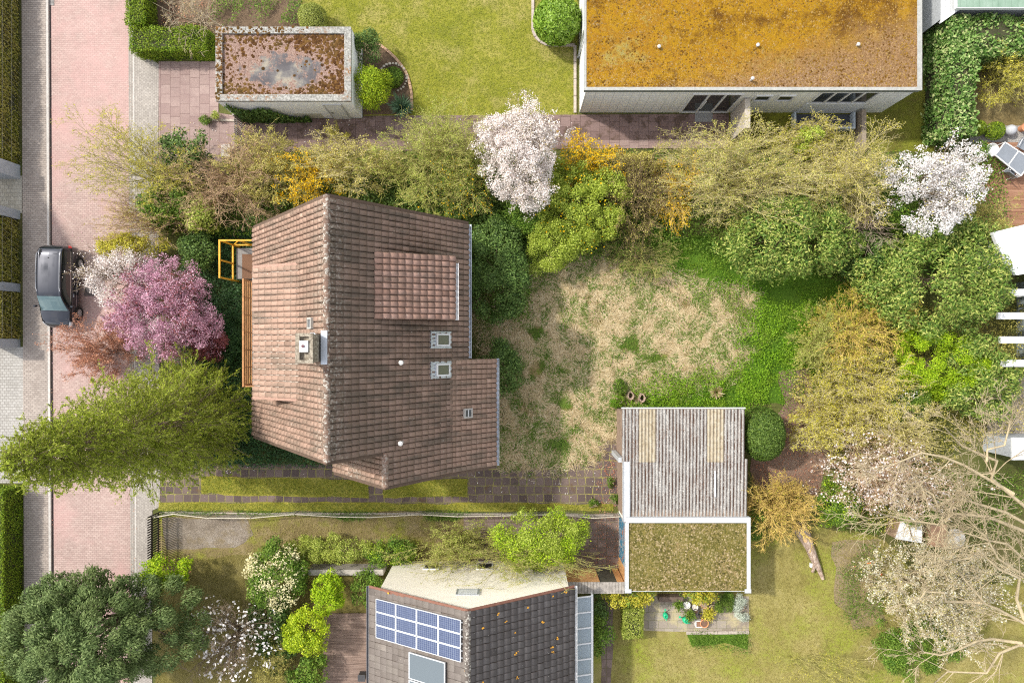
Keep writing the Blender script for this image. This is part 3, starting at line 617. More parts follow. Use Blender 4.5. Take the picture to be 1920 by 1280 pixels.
# ---------------------------------------------------------------- roof tiles
def tilemat(name, cols, stain, lichen, ridge_x=None, lw=.8, spots=.5, sdark=(.44, .62), axis=0, rough=.85, joint=.75, east=None, vs=3.4):
    t = NT(name); gg = t.n('ShaderNodeNewGeometry')
    c = t.ramp(gg.outputs['Random Per Island'], [(0.0, tuple(v * .72 for v in cols[0])), (.03, cols[0])] + [(.05 + .9 * i / (len(cols) - 1), q) for i, q in enumerate(cols)] + [(.97, cols[-1]), (1.0, tuple(v * 1.3 for v in cols[-1]))])
    f = t.ramp(t.noise(1.0, 6, .7, t.mapped((.55, 2.6, .55) if axis == 0 else (2.6, .55, .55))), [(sdark[0], 0), (sdark[1], .8)]); c = t.mix(f, c, stain)
    f = t.ramp(t.noise(26, 4, .7), [(.3, .8), (.7, 1.0)]); c = t.mix(1.0, c, f, 'MULTIPLY')
    v = t.ramp(t.vor(vs), [(.07, 1.0), (.12, 0.0)]); v2 = t.ramp(t.noise(1.2, 3), [(.5, 0), (.6, 1)]); c = t.mix(t.math('MULTIPLY', t.math('MULTIPLY', v, v2), spots), c, lichen)
    uvn = t.n('ShaderNodeTexCoord').outputs['UV']; su = t.sep(uvn)
    jv = t.ramp(su[1], [(0.0, 1.0), (.07, .35), (.14, 0.0), (.90, 0.0), (1.0, .8)]); ju = t.ramp(su[0], [(0.0, 1.0), (.10, .1), (.86, 0.0), (1.0, .9)])
    jn = t.ramp(t.noise(5, 4, .7), [(.3, .35), (.65, 1.0)]); jm = t.math('MULTIPLY', t.math('MAXIMUM', jv, ju), jn); c = t.mix(t.math('MULTIPLY', jm, joint), c, (.05, .035, .025))   # dark joint lines: shade of the tile steps painted in, with grime
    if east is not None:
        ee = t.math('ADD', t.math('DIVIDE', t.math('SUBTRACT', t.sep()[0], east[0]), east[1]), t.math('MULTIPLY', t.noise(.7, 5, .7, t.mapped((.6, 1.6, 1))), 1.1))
        c = t.mix(t.ramp(ee, [(.35, .78), (1.15, .12)]), c, (.105, .085, .068))          # shade of the east slope put into the colour, with soot, strongest at ridge
    if ridge_x is not None:
        dx = t.math('ABSOLUTE', t.math('SUBTRACT', t.sep()[0], ridge_x)); near = t.ramp(t.math('DIVIDE', dx, lw), [(0.0, 1.0), (1.0, 0.0)])
        blot = t.ramp(t.noise(9, 5, .75), [(.52, 0), (.6, 1)]); c = t.mix(t.math('MULTIPLY', t.math('MULTIPLY', near, blot), .7), c, lichen)
    MATS[name] = t.fin(c, rough, t.noise(40, 3), .3, .01, spec=.2); return MATS[name]
def tiles(name, O, U, V, lu, lv, tw, tl, mat, parent, seed=1, hgt=.034, step=.045, prof=None, jit=.006):
    """interlocking tiles, each its own little shell, laid in courses from the eave up"""
    r = np.random.default_rng(seed); O = np.array(O, float); U = np.array(U, float); V = np.array(V, float); U /= np.linalg.norm(U); V /= np.linalg.norm(V); N = np.cross(U, V)
    if N[2] < 0: N = -N
    nu = max(1, round(lu / tw)); nv = max(1, round(lv / tl)); tw = lu / nu; tl = lv / nv
    pu = np.array([0.015, .10, .3, .62, .85, .985]); ph = np.array(prof or [-1.5, .5, 1.0, .85, .3, -1.5]) * hgt; K = len(pu); VV = []; 
    I, J = np.meshgrid(np.arange(nu), np.arange(nv), indexing='ij'); I = I.ravel(); J = J.ravel(); n = len(I); sag = np.array([mnoise.noise(Vector((a * .09, b * .14, seed))) for a, b in zip(I, J)]) * .022; jz = r.normal(size=n) * jit + sag; ju = r.normal(size=n) * jit * .6; jv = r.normal(size=n) * jit
    rows = [(0.0, -.015), (0.0, step), (1.04, 0.0)]; Vx = np.zeros((n, 3 * K, 3))
    for a, (fv, fh) in enumerate(rows):
        for b in range(K):
            u = (I + pu[b]) * tw + ju; v = (J + fv) * tl + (jv if fv < .5 else 0); h = (ph[b] if a > 0 else min(ph[b], 0)) + fh + jz * (1 if fv < .5 else .3) + sag * (0 if fv < .5 else .7)
            Vx[:, a * K + b] = O + U * u[:, None] + V * v[:, None] + N * h[:, None]
    base = (np.arange(n) * 3 * K)[:, None, None]; q = []
    for a in range(2):
        for b in range(K - 1): q.append([a * K + b, a * K + b + 1, (a + 1) * K + b + 1, (a + 1) * K + b])
    F = (base + np.array(q)[None]).reshape(-1, 4)
    fv_ = np.repeat(np.array([-.04, 0.0, 1.04]), K); fu_ = np.tile(pu, 3); uv = np.tile(np.column_stack([fu_, fv_]), (n, 1))
    o = npmesh(name, Vx.reshape(-1, 3), F, mat, parent, uv=uv); return o
def underlay(m, O, U, V, lu, lv, th=.10, drop=.03):
    O = Vector(O); U = Vector(U).normalized(); V = Vector(V).normalized(); N = U.cross(V)
    if N.z < 0: N = -N
    O = O - N * drop; m.poly3([O, O + U * lu, O + U * lu + V * lv, O + V * lv], th); return m

T_MAIN = tilemat('clay_tiles', [(.34, .225, .17), (.38, .25, .19), (.42, .28, .215)], (.19, .15, .115), (.58, .54, .46), -6.66, .8, sdark=(.46, .66), spots=.8, vs=4.5)
T_EAST = tilemat('clay_tiles_shaded_sooty', [(.31, .21, .165), (.35, .235, .185), (.39, .265, .21)], (.15, .12, .095), (.58, .54, .48), -6.66, .75, sdark=(.44, .62), east=(-6.66, 4.6), spots=.8, vs=4.5)  # darker copy of the clay tiles: east slope's shade painted in, plus soot
M_DARKWOOD = plain('dark_wood', (.10, .065, .045), .8, .3, 12)
M_PLASTER = plain('plaster_beige', (.50, .46, .40), .9, .1, 4, bump=.1)
M_ZINC = plain('zinc_flashing', (.52, .56, .62), .35, .12, 8, metal=.6, spec=.5)
M_WHITE = plain('white_paint', (.66, .66, .66), .5, .05, 4)
M_CONC = plain('concrete_grey', (.38, .36, .33), .9, .2, 6, bump=.2)
M_GLASS = NT('window_glass'); M_GLASS = M_GLASS.fin((.03, .035, .035), .06, spec=.8)
M_ORANGE = plain('orange_stained_wood', (.40, .19, .075), .75, .35, 5)
M_YELLOW = plain('yellow_orange_paint', (.66, .34, .02), .6, .3, 5)

# ---------------------------------------------------------------- the brown house
HX = -6.66; RZ = 10.5; YN, YS = 5.2, -4.32
EXL, EZL = -11.9, 3.6; EXR, EZR = -1.94, 4.7
house = thing('gable_house', 'steep brown tiled house with dormers and chimney in the middle of the plot', 'house', (HX, .4, 0))
wall = MB(); wall.prism([(-11.5, YS + .15), (-2.2, YS + .15), (-2.2, YN - .15), (-11.5, YN - .15)], 0, 3.6)
wall.box(-2.5, YS + .5, 3.602, -2.2, YN - .5, 4.5)
wall.prism([(-7.38, -5.5), (-1.1, -5.5), (-1.1, -1.0), (-2.19, -1.0), (-2.19, YS + .147), (-7.38, YS + .147)], 0, 3.9)
for yy, y2 in ((YN - .3, YN - .15), (YS + .15, YS + .3)):      # gable triangles
    wall.add([(x, q, z) for q in (yy, y2) for x, z in ((-11.5, 3.602), (-2.2, 3.602), (-2.2, 4.75), (HX, 10.2))], [(0, 1, 2, 3), (7, 6, 5, 4), (0, 4, 5, 1), (1, 5, 6, 2), (2, 6, 7, 3), (3, 7, 4, 0)])
wall.add([(x, q, z) for q in (-5.5, -5.35) for x, z in ((-7.38, 3.902), (-1.1, 3.902), (-2.6, 5.35), (-4.95, 8.15), (-7.38, 5.6))], [(0, 1, 2, 3, 4), (9, 8, 7, 6, 5), (0, 5, 6, 1), (1, 6, 7, 2), (2, 7, 8, 3), (3, 8, 9, 4), (4, 9, 5, 0)])
wall.box(-7.38, -5.35, 3.902, -7.2, YS + .147, 5.4)
wall.build('wall', M_PLASTER, house)
VR = (Vector((HX, 0, RZ)) - Vector((EXR, 0, EZR))); VL = (Vector((HX, 0, RZ)) - Vector((EXL, 0, EZL)))
roof = MB(); underlay(roof, (EXR, YS, EZR), (0, 1, 0), VR, YN - YS, VR.length)
DN, DS = 3.02, -2.27                                            # left dormer
tdl = (HX - (-8.40)) / (HX - EXL); zdl = RZ - (RZ - EZL) * tdl
underlay(roof, (EXL, DN, EZL), (0, 1, 0), VL, YN - DN, VL.length); underlay(roof, (EXL, YS, EZL), (0, 1, 0), VL, DS - YS, VL.length)
underlay(roof, (-8.4, DS, zdl), (0, 1, 0), VL, DN - DS, VL.length * tdl)
roofo = roof.build('roof', M_DARKWOOD, house)
TW, TL = .226, .355
def rtiles(*a, **k): return tiles('roof_tiles', *a, **k)
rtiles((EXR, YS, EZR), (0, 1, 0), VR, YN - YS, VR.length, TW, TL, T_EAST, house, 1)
rtiles((EXL, DN, EZL), (0, 1, 0), VL, YN - DN, VL.length, TW, TL, T_MAIN, house, 2)
rtiles((EXL, YS, EZL), (0, 1, 0), VL, DS - YS, VL.length, TW, TL, T_MAIN, house, 3)
rtiles((-8.4, DS, zdl), (0, 1, 0), VL, DN - DS, VL.length * tdl, TW, TL, T_MAIN, house, 4)
# ridge caps: half-round tiles
def ridge(name, x, y0, y1, z, mat, parent, r0=.13, seg=.42):
    m = MB(); n = max(1, round((y1 - y0) / seg)); s = (y1 - y0) / n; rr = random.Random(8)
    for i in range(n):
        a = y0 + i * s; vs = []; dz = rr.uniform(-.008, .008)
        for (yy, q) in ((a, r0 * 1.08), (a + s * 1.05, r0 * .94)):
            for k in range(7):
                t = math.pi * k / 6; vs.append((x + q * math.cos(t), yy, z - .05 + dz + q * .95 * math.sin(t)))
        m.add(vs, [(k, k + 1, k + 8, k + 7) for k in range(6)] + [tuple(range(7))])
    return m.build(name, mat, parent)
M_RIDGE = tilemat('ridge_tiles', [(.30, .19, .145), (.36, .23, .17), (.42, .29, .22)], (.22, .18, .14), (.58, .56, .5), -6.66, 4, sdark=(.5, .7))
ridge('ridge_cap', HX, YS - .02, YN + .02, RZ + .03, M_RIDGE, house)
# verge boards
for (a, b, yy) in (((HX, RZ), (EXR, EZR), YN + .02), ((HX, RZ), (EXL, EZL), YN + .02), ((HX, RZ), (EXR, EZR), YS - .02), ((HX, RZ), (EXL, EZL), YS - .02)):
    MB().bar((a[0], yy, a[1] - .04), (b[0], yy, b[1] - .04), .03, .2, up=(0, 1, 0)).build('verge_board', M_DARKWOOD, house)
# gutters
def gutter(x, y0, y1, z, parent, mat=None):
    m = MB(); vs = []
    for yy in (y0, y1):
        for k in range(7):
            t = math.pi + math.pi * k / 6; vs.append((x + .065 * math.cos(t), yy, z + .065 * math.sin(t)))
    m.add(vs, [(k, k + 1, k + 8, k + 7) for k in range(6)]); m.bar((x - .065, y0, z), (x - .065, y1, z), .015); m.bar((x + .065, y0, z), (x + .065, y1, z), .015); return m.build('gutter', mat or M_ZINC, parent)
gutter(EXR + .07, -.75, YN, EZR - .05, house)
# extension
kx, kz = -2.6, RZ - 1.229 * (-2.6 - HX); ex, ez = -.73, 3.8; EX = -4.95; ERZ = 8.39; EYS = -5.67
V2 = Vector((EX, 0, ERZ)) - Vector((kx, 0, kz)); V3 = Vector((kx, 0, kz)) - Vector((ex, 0, ez)); VL2 = Vector((EX, 0, ERZ)) - Vector((-7.75, 0, 5.3))
er = MB(); underlay(er, (kx, EYS, kz), (0, 1, 0), V2, YS - EYS, V2.length); underlay(er, (ex, EYS, ez), (0, 1, 0), V3, -.78 - EYS, V3.length); underlay(er, (-7.75, EYS, 5.3), (0, 1, 0), VL2, YS - EYS - .15, VL2.length)
er.build('extension_roof', M_DARKWOOD, house)
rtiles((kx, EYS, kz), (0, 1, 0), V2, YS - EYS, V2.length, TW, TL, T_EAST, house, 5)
rtiles((ex, EYS, ez), (0, 1, 0), V3, -.78 - EYS, V3.length + .12, TW, .30, T_MAIN, house, 6)
rtiles((-7.75, EYS, 5.3), (0, 1, 0), VL2, YS - EYS - .1, VL2.length, TW, TL, T_MAIN, house, 7)
ridge('ridge_cap', EX, EYS - .02, YS - .02, ERZ + .03, M_RIDGE, house)
MB().bar((EX, EYS - .02, ERZ - .03), (kx, EYS - .02, kz - .03), .03, .2, up=(0, 1, 0)).bar((kx, EYS - .02, kz - .03), (ex, EYS - .02, ez - .03), .03, .2, up=(0, 1, 0)).build('verge_board', M_DARKWOOD, house)
MB().bar((EX, EYS - .02, ERZ - .03), (-7.75, EYS - .02, 5.27), .03, .2, up=(0, 1, 0)).build('verge_board', M_DARKWOOD, house)
gutter(ex + .07, EYS, -.78, ez - .05, house)
# right dormer: low shed roof on cheeks
d = thing('dummy', 'x', 'x'); bpy.data.objects.remove(d)
dx0, dz0, dx1, dz1, dyn, dys = -5.28, 8.83, -2.27, 7.55, 3.45, .86
VD = Vector((dx0, 0, dz0)) - Vector((dx1, 0, dz1)); dm = MB(); underlay(dm, (dx1, dys, dz1), (0, 1, 0), VD, dyn - dys, VD.length, .14, .03)
zat = lambda x: RZ - 1.229 * (x - HX)
for yy in (dys + .12, dyn - .12): dm.add([(dx0, yy, dz0 - .2), (dx1 - .15, yy, dz1 - .1), (dx1 - .15, yy, zat(dx1 - .15) - .05), (dx0, yy + .06, dz0 - .2), (dx1 - .15, yy + .06, dz1 - .1), (dx1 - .15, yy + .06, zat(dx1 - .15) - .05)], [(0, 1, 2), (5, 4, 3), (0, 3, 4, 1), (1, 4, 5, 2), (2, 5, 3, 0)])
dm.box(dx1 - .25, dys + .15, zat(dx1) - .1, dx1 - .15, dyn - .15, dz1 - .12); dorm = dm.build('dormer', M_DARKWOOD, house)
def childof(o, p):
    o.parent = p; o.location = (0, 0, 0); return o          # a sub-part shares its part's frame
T_DORM = tilemat('dormer_tiles', [(.34, .205, .155), (.38, .235, .18), (.42, .265, .21)], (.17, .13, .10), (.55, .52, .44), None, sdark=(.5, .72))
childof(tiles('dormer_tiles', (dx1, dys, dz1), (0, 1, 0), VD, dyn - dys, VD.length, .235, .30, T_DORM, house, 8), dorm)
childof(gutter(dx1 + .05, dys, dyn - .3, dz1 - .03, house, M_WHITE), dorm)
w = MB()
for k in range(3): w.box(dx1 - .15, dys + .35 + k * .75, dz1 - .85, dx1 - .12, dys + .95 + k * .75, dz1 - .3)
childof(w.build('dormer_window', M_GLASS, house), dorm)
# left dormer
lx0, lz0, lx1, lz1 = -8.38, zdl + .02, -10.56, 7.1
VD2 = Vector((lx0, 0, lz0)) - Vector((lx1, 0, lz1)); dl = MB(); underlay(dl, (lx1, DS, lz1), (0, 1, 0), VD2, DN - DS, VD2.length, .14)
zal = lambda x: RZ + 1.317 * (x - HX)
for yy in (DS + .02, DN - .1): dl.add([(x, q, z) for q in (yy, yy + .08) for x, z in ((lx0, lz0 - .1), (-10.35, lz1 - .1), (-10.35, 5.5), (-11.25, 4.32), (-8.4, 4.32))], [(0, 1, 2, 3, 4), (9, 8, 7, 6, 5), (0, 5, 6, 1), (1, 6, 7, 2), (2, 7, 8, 3), (3, 8, 9, 4), (4, 9, 5, 0)])
dl.box(-11.4, DS + .1, 3.602, -11.25, DN - .1, 4.29)
dl.box(-10.33, DS + .1, 4.5, -10.2, DN - .1, lz1 - .1); dlo = dl.build('dormer', M_PLASTER, house)
childof(tiles('dormer_tiles', (lx1, DS, lz1), (0, 1, 0), VD2, DN - DS, VD2.length, TW, .33, T_MAIN, house, 9), dlo)
vb = MB().bar((lx0 + .1, DN + .02, lz0 + .02), (lx1, DN + .02, lz1 + .02), .08, .12, up=(0, 1, 0)); childof(vb.build('dormer_verge', plain('verge_brown', (.33, .2, .15), .7), house), dlo)
childof(MB().bar((lx0 + .1, DS - .02, lz0 + .02), (lx1, DS - .02, lz1 + .02), .08, .12, up=(0, 1, 0)).build('dormer_verge', MATS['verge_brown'], house), dlo)
w = MB(); w.box(-10.37, -1.4, 4.6, -10.34, .2, 6.7).box(-10.37, 1.0, 5.4, -10.34, 2.2, 6.7); childof(w.build('dormer_window', M_GLASS, house), dlo)
# balcony
bal = MB().box(-11.62, DS + .1, 4.3, -10.34, DN - .1, 4.48).build('balcony', M_CONC, house)
ra = MB()
for zz in (4.62, 4.84, 5.06, 5.28, 5.50): ra.box(-11.58, -1.92, zz, -11.55, 2.68, zz + .055)
for k in range(7): yy = -1.9 + k * .755; ra.box(-11.54, yy, 4.48, -11.49, yy + .05, 5.6)
ra.box(-11.6, -1.95, 5.62, -11.53, 2.7, 5.66); ra.box(-11.58, -1.95, 4.62, -10.4, -1.91, 5.62); childof(ra.build('balcony_railing', M_ORANGE, house), bal)
# porch with yellow frame
px0, px1, py0, py1 = -13.9, -11.65, 3.0, 4.75
po = MB().box(-13.75, py0 + .12, 0, px1, py1 - .1, .95).build('porch_step', plain('porch_concrete', (.22, .21, .20), .9), house)
childof(MB().box(-13.45, py0 + .12, .955, px1, py1 - .4, .975).build('doormat', plain('brown_mat', (.16, .085, .05), .95, .3, 40, bump=.5), house), po)
yf = MB(); t_ = .075
for yy in (py0, (py0 + py1) / 2 - .05, py1): yf.box(px0, yy, 1.05, px0 + t_, yy + t_, 2.6)
for yy in (py0, py1): yf.box(px0, yy, 0, px0 + t_, yy + t_, 1.05)
for zz in (1.05, 2.6): yf.box(px0 - .002, py0 - .002, zz, px0 + t_ + .002, py1 + t_ + .002, zz + t_)
yf.box(px0 + t_, py1, 2.602, px1 + .3, py1 + t_, 2.672); yf.box(px0 + t_, py1, 1.052, px1 + .2, py1 + t_, 1.122); yf.box(px0 + .9, py1, 1.122, px0 + .97, py1 + t_ - .005, 2.6); yf.bar((px0 + .1, py1 + .03, 1.15), (px0 + .9, py1 + .03, 2.55), .05)
yf.build('porch_frame', M_YELLOW, house, bevel=.006)
# chimney
cx0, cx1, cy0, cy1 = -7.42, -6.93, -.72, .25
ch = MB().box(cx0, cy0, 9.0, cx1 + .03, cy1, 11.35)
ch.box(cx0 - .04, cy0 - .04, 11.35, cx0 + .10, cy1 + .04, 11.5).box(cx1 - .07, cy0 - .04, 11.35, cx1 + .07, cy1 + .04, 11.5).box(cx0 + .10, cy0 - .04, 11.352, cx1 - .07, cy0 + .08, 11.498).box(cx0 + .10, cy1 - .08, 11.352, cx1 - .07, cy1 + .04, 11.498)
T = NT('chimney_mossy'); cc_ = T.ramp(T.noise(9, 6, .75), [(.35, (.10, .08, .06)), (.5, (.26, .22, .17)), (.62, (.42, .38, .3))]); T.fin(cc_, .95, T.noise(20, 4), .6, .02)
cho = ch.build('chimney', T.m, house)
childof(MB().box(cx0 + .11, -.36, 11.352, cx1 - .08, .03, 11.56).build('flue_cap', M_WHITE, house), cho)
childof(MB().lathe(((cx0 + cx1) / 2, -.16, 11.56), [(.05, 0), (.05, .05)], 12).build('flue', plain('flue_dark', (.12, .05, .06), .6), house), cho)
childof(MB().box(cx0 - .05, cy0 - .07, 9.35, cx1 + .10, cy1 + .07, 9.75).box(cx1 + .10, cy0 - .1, 10.05, -6.60, cy1 + .14, 10.62).build('flashing', M_ZINC, house), cho)
def roof_hatch(x, y, z, V, name, w=.38, l=.42, frame=M_CONC, glass=M_GLASS, bars=1, lift=.07):
    """a small roof light lying in the slope"""
    Vn = Vector(V).normalized(); N = Vector((-Vn.z, 0, Vn.x)); N = N if N.z > 0 else -N; c = Vector((x, y, z)) + N * lift; yv = Vector((0, 1, 0)); f = MB()
    def q(a, b, h0, h1, m): p = [c + Vn * a[0] + yv * a[1], c + Vn * b[0] + yv * a[1], c + Vn * b[0] + yv * b[1], c + Vn * a[0] + yv * b[1]]; m.add([v + N * h0 for v in p] + [v + N * h1 for v in p], [(0, 3, 2, 1), (4, 5, 6, 7), (0, 1, 5, 4), (1, 2, 6, 5), (2, 3, 7, 6), (3, 0, 4, 7)])
    t = .06; q((-l / 2, -w / 2), (l / 2, -w / 2 + t), -.05, .06, f); q((-l / 2, w / 2 - t), (l / 2, w / 2), -.05, .06, f); q((-l / 2, -w / 2 + t), (-l / 2 + t, w / 2 - t), -.05, .058, f); q((l / 2 - t, -w / 2 + t), (l / 2, w / 2 - t), -.05, .058, f)
    fo = f.build(name, frame, house); g2 = MB(); q((-l / 2 + t, -w / 2 + t), (l / 2 - t, w / 2 - t), -.03, .03, g2); childof(g2.build('pane', glass, house), fo)
    if bars: b2 = MB(); q((-.012, -w / 2 + t), (.012, w / 2 - t), .031, .05, b2) if bars == 1 else None; childof(b2.build('glazing_bar', M_WHITE, house), fo)
    return fo, (c, Vn, N, q)
M_SKYGLASS = NT('skylight_glass').fin((.13, .135, .10), .15, spec=.7)
for pyy in (637, 693):                                          # two skylights with corrugated zinc flashing
    zz = 6.35; xx = (826 - 960) * (H - zz) / 1280; zz = zat(xx); yy = (640 - pyy) * (H - zz) / 1280
    fo, (c, Vn, N, q) = roof_hatch(xx, yy, zz, VR, 'skylight', .52, .78, M_WHITE, M_SKYGLASS, 0, .09)
    fl = MB(); q((-.55, -.36), (.68, .36), -.13, -.03, fl); childof(fl.build('flashing', M_ZINC, house), fo)
    cor = MB()
    for k in range(5): cor.bar(c + Vn * .42 + Vector((0, -.30 + k * .15, 0)) - N * .02, c + Vn * .68 + Vector((0, -.30 + k * .15, 0)) - N * .02, .07, .05, up=N)
    childof(cor.build('flashing_rib', M_ZINC, house), fo)
zz = 5.05; xx = (875 - 960) * (H - 5.1) / 1280; zz = kz - .91 * (xx - kx); roof_hatch(xx, (640 - 774) * (H - zz) / 1280, zz, V3, 'roof_hatch', .42, .45)
xx = (585 - 960) * (H - 9.4) / 1280; zz = zal(xx); roof_hatch(xx, (640 - 606) * (H - zz) / 1280, zz, VL, 'roof_hatch', .42, .40)
def vent(px, py, z, parent, r0=.06, h=.38, name='vent_pipe'):
    x, y, _ = W(px, py, z + h); m = MB().lathe((x, y, z - .15), [(r0, 0), (r0, h), (r0 * 1.6, h), (r0 * 1.6, h + .06), (r0 * .5, h + .09)], 14); return m.build(name, plain('vent_metal', (.55, .54, .52), .5, .2, 9, metal=.3), parent, smooth=False)
for (a, b) in ((751, 680), (750, 832)):
    zz = 7.3; xx = (a - 960) * (H - zz) / 1280; zz = zat(xx); v_ = vent(a, b, zz, house)
# tiles with lost colour
x_ = -5.1; y_ = .35

# ---------------------------------------------------------------- white garage, top left
T = NT('moss_bitumen'); base = T.ramp(T.noise(1.1, 5, .6), [(.40, (.09, .084, .088)), (.52, (.115, .108, .112)), (.60, (.17, .16, .15)), (.68, (.28, .25, .20))])
pink = T.ramp(T.noise(22, 4, .7), [(.35, (.11, .06, .045)), (.5, (.24, .155, .125)), (.65, (.36, .27, .225))])
ex_ = T.math('POWER', T.math('DIVIDE', T.math('ADD', T.sep()[0], 10.75), 2.2), 2.0); ey_ = T.math('POWER', T.math('DIVIDE', T.math('SUBTRACT', T.sep()[1], 12.85), .85), 2.0)
big = T.ramp(T.math('ADD', T.math('ADD', ex_, ey_), T.math('MULTIPLY', T.noise(1.6, 5, .7), 1.4)), [(.50, 0), (.62, .75), (1.0, 1)]) if False else T.ramp(T.math('MULTIPLY', T.math('ADD', T.math('ADD', ex_, ey_), T.math('MULTIPLY', T.noise(1.9, 6, .8), 5.5)), .2), [(.64, 0), (.72, 1)]); T_c = T.mix(big, base, pink)
T.fin(T_c, .95, T.noise(25, 4), .6, .02, spec=.15); M_MOSSROOF = T.m
gx0, gx1, gy0, gy1, gz = -14.05, -7.66, 11.42, 14.9, 2.6
gar = thing('flat_garage', 'white flat roofed garage with moss speckled roof beside the brick road', 'garage', ((gx0 + gx1) / 2, (gy0 + gy1) / 2, 0))
MB().box(gx0, gy0, 0, gx1, gy1, gz - .12).build('wall', plain('white_render', (.86, .87, .89), .8, .05, 3), gar)
MB().box(gx0 - .01, gy0 - .01, 0, gx1 + .01, gy1 + .01, .12).build('plinth', plain('plinth_grey', (.30, .32, .33), .9), gar)
pr = MB(); t_ = .30
pr.box(gx0 - .02, gy0 - .02, gz - .14, gx1 + .02, gy0 + t_, gz + .02).box(gx0 - .02, gy1 - t_, gz - .14, gx1 + .02, gy1 + .02, gz + .02).box(gx0 - .02, gy0 + t_, gz - .14, gx0 + t_, gy1 - t_, gz + .018).box(gx1 - t_, gy0 + t_, gz - .14, gx1 + .02, gy1 - t_, gz + .018)
T = NT('parapet_lichen'); c_ = T.ramp(T.noise(11, 6, .75), [(.35, (.13, .125, .11)), (.5, (.27, .265, .245)), (.62, (.42, .41, .38))]); left = T.ramp(T.noise(7, 5, .8), [(.5, 0), (.56, 1)])
far_ = T.ramp(T.math('ADD', T.math('MULTIPLY', T.sep()[0], -.11), T.math('MULTIPLY', T.noise(1.5, 3), 1.0)), [(1.55, 0), (1.85, 1)]) if False else T.ramp(T.noise(.6, 3, .5), [(.48, 0), (.58, 1)])
T.fin(T.mix(T.math('MULTIPLY', left, far_), c_, (.22, .10, .03)), .95, T.noise(30, 4), .5, .01); pr.build('parapet', T.m, gar, bevel=.01)
MB().box(gx0 + t_ - .03, gy0 + t_ - .03, gz - .2, gx1 - t_ + .03, gy1 - t_ + .03, gz - .09).build('roof', M_MOSSROOF, gar)
# cushions of moss on the roof
r = np.random.default_rng(5); P = r.random((9000, 2)) * np.array([gx1 - gx0 - .62, gy1 - gy0 - .62]) + np.array([gx0 + .31, gy0 + .31])
u = (P[:, 0] - gx0) / (gx1 - gx0); v = (P[:, 1] - gy0) / (gy1 - gy0); e = ((u - .52) / .30) ** 2 + ((v - .42) / .24) ** 2
pr_ = np.clip((e - .75) * .45, 0.02, .6) * (.22 + .75 * (u > .58) + .35 * (v < .25) + .2 * (v > .8)) * .8
P = P[r.random(len(P)) < pr_]
def cushions(name, P, z, s, mat, parent, r, ax=.5):
    n = len(P); a = r.random(n) * 6.28; k = 6; V = np.zeros((n, k + 1, 3)); s = s * (.4 + r.random(n) ** 2 * 1.4)
    for i in range(k): t = a + 2 * math.pi * i / k; V[:, i] = np.column_stack([P[:, 0] + np.cos(t) * s * (.8 + .4 * r.random(n)), P[:, 1] + np.sin(t) * s * (.8 + .4 * r.random(n)), np.full(n, z)])
    V[:, k] = np.column_stack([P, z + s * ax]); b = (np.arange(n) * (k + 1))[:, None, None]; F = (b + np.array([[i, (i + 1) % k, k] for i in range(k)])[None]).reshape(-1, 3)
    return npmesh(name, V.reshape(-1, 3), F, mat, parent)
M_MOSSR = leafmat('moss_rust', [(.045, .02, .008), (.09, .042, .015), (.15, .08, .025)], .0, .95, .25, .1, (.12, .10, .03))
cushions('moss_specks', P, gz - .09, .055, M_MOSSR, gar, r)
P = r.random((2600, 2)) * np.array([gx1 - gx0, gy1 - gy0]) + np.array([gx0, gy0]); inn = (P[:, 0] > gx0 + t_) & (P[:, 0] < gx1 - t_) & (P[:, 1] > gy0 + t_) & (P[:, 1] < gy1 - t_); P = P[~inn]; P = P[(P[:, 0] < gx0 + .3) | ((P[:, 1] > gy1 - t_) & (P[:, 0] < gx0 + 3.2 + r.random(len(P)) * 1.5))]
cushions('moss_specks', P, gz + .018, .05, M_MOSSR, gar, r)
dr = MB().box(-9.05, gy0 - .045, .05, -8.30, gy0 - .012, 2.05).build('door', plain('door_white', (.72, .73, .75), .5, .03), gar)
fr = MB().box(-9.13, gy0 - .05, 0, -9.06, gy0 - .002, 2.12).box(-8.29, gy0 - .05, 0, -8.22, gy0 - .002, 2.12).box(-9.13, gy0 - .052, 2.06, -8.22, gy0 - .002, 2.13).build('door_frame', plain('frame_grey', (.48, .48, .48), .6), gar)
childof(MB().bar((-8.98, gy0 - .09, 1.05), (-8.85, gy0 - .09, 1.05), .025).lathe((-8.96, gy0 - .06, 1.03), [(.03, 0), (.03, .06)], 10).build('handle', plain('handle_dark', (.05, .05, .05), .4), gar), dr)
vp = MB().box(-10.95, gy0 - .03, .12, -9.6, gy0 - .002, .85).build('wall_panel', plain('panel_beige', (.52, .51, .44), .8, .1), gar)
# ivy on the garage wall
r = nxt(); n = 5200; P = np.column_stack([gx0 + .3 + r.random(n) * 3.5, np.full(n, gy0 - .08) - r.random(n) * .18, r.random(n) * 2.4]); k = P[:, 2] < 2.35 - (P[:, 0] - gx0) * .50 + .4 * np.sin(P[:, 0] * 3) + .15 * r.random(n); P = P[k]; n = len(P); s = .11 * (.6 + .8 * r.random(n))
ivy = thing('wall_ivy', 'dark ivy climbing the white garage wall by its corner', 'ivy', (gx0 + 1.5, gy0, 0)); npmesh('leaves', *leaves(P, np.array([0, -1., .5]) + .7 * r.normal(size=(n, 3)), r.normal(size=(n, 3)), s, s * .75), L_DARK, ivy)
iv = MB()
for k in range(7): iv.tube([(gx0 + .4 + k * .3, gy0 - .1, 0), (gx0 + .5 + k * .27, gy0 - .06, .6), (gx0 + .4 + k * .3, gy0 - .05, 1.5 - k * .18)], .012, 5)
iv.build('stems', BARKD, ivy)

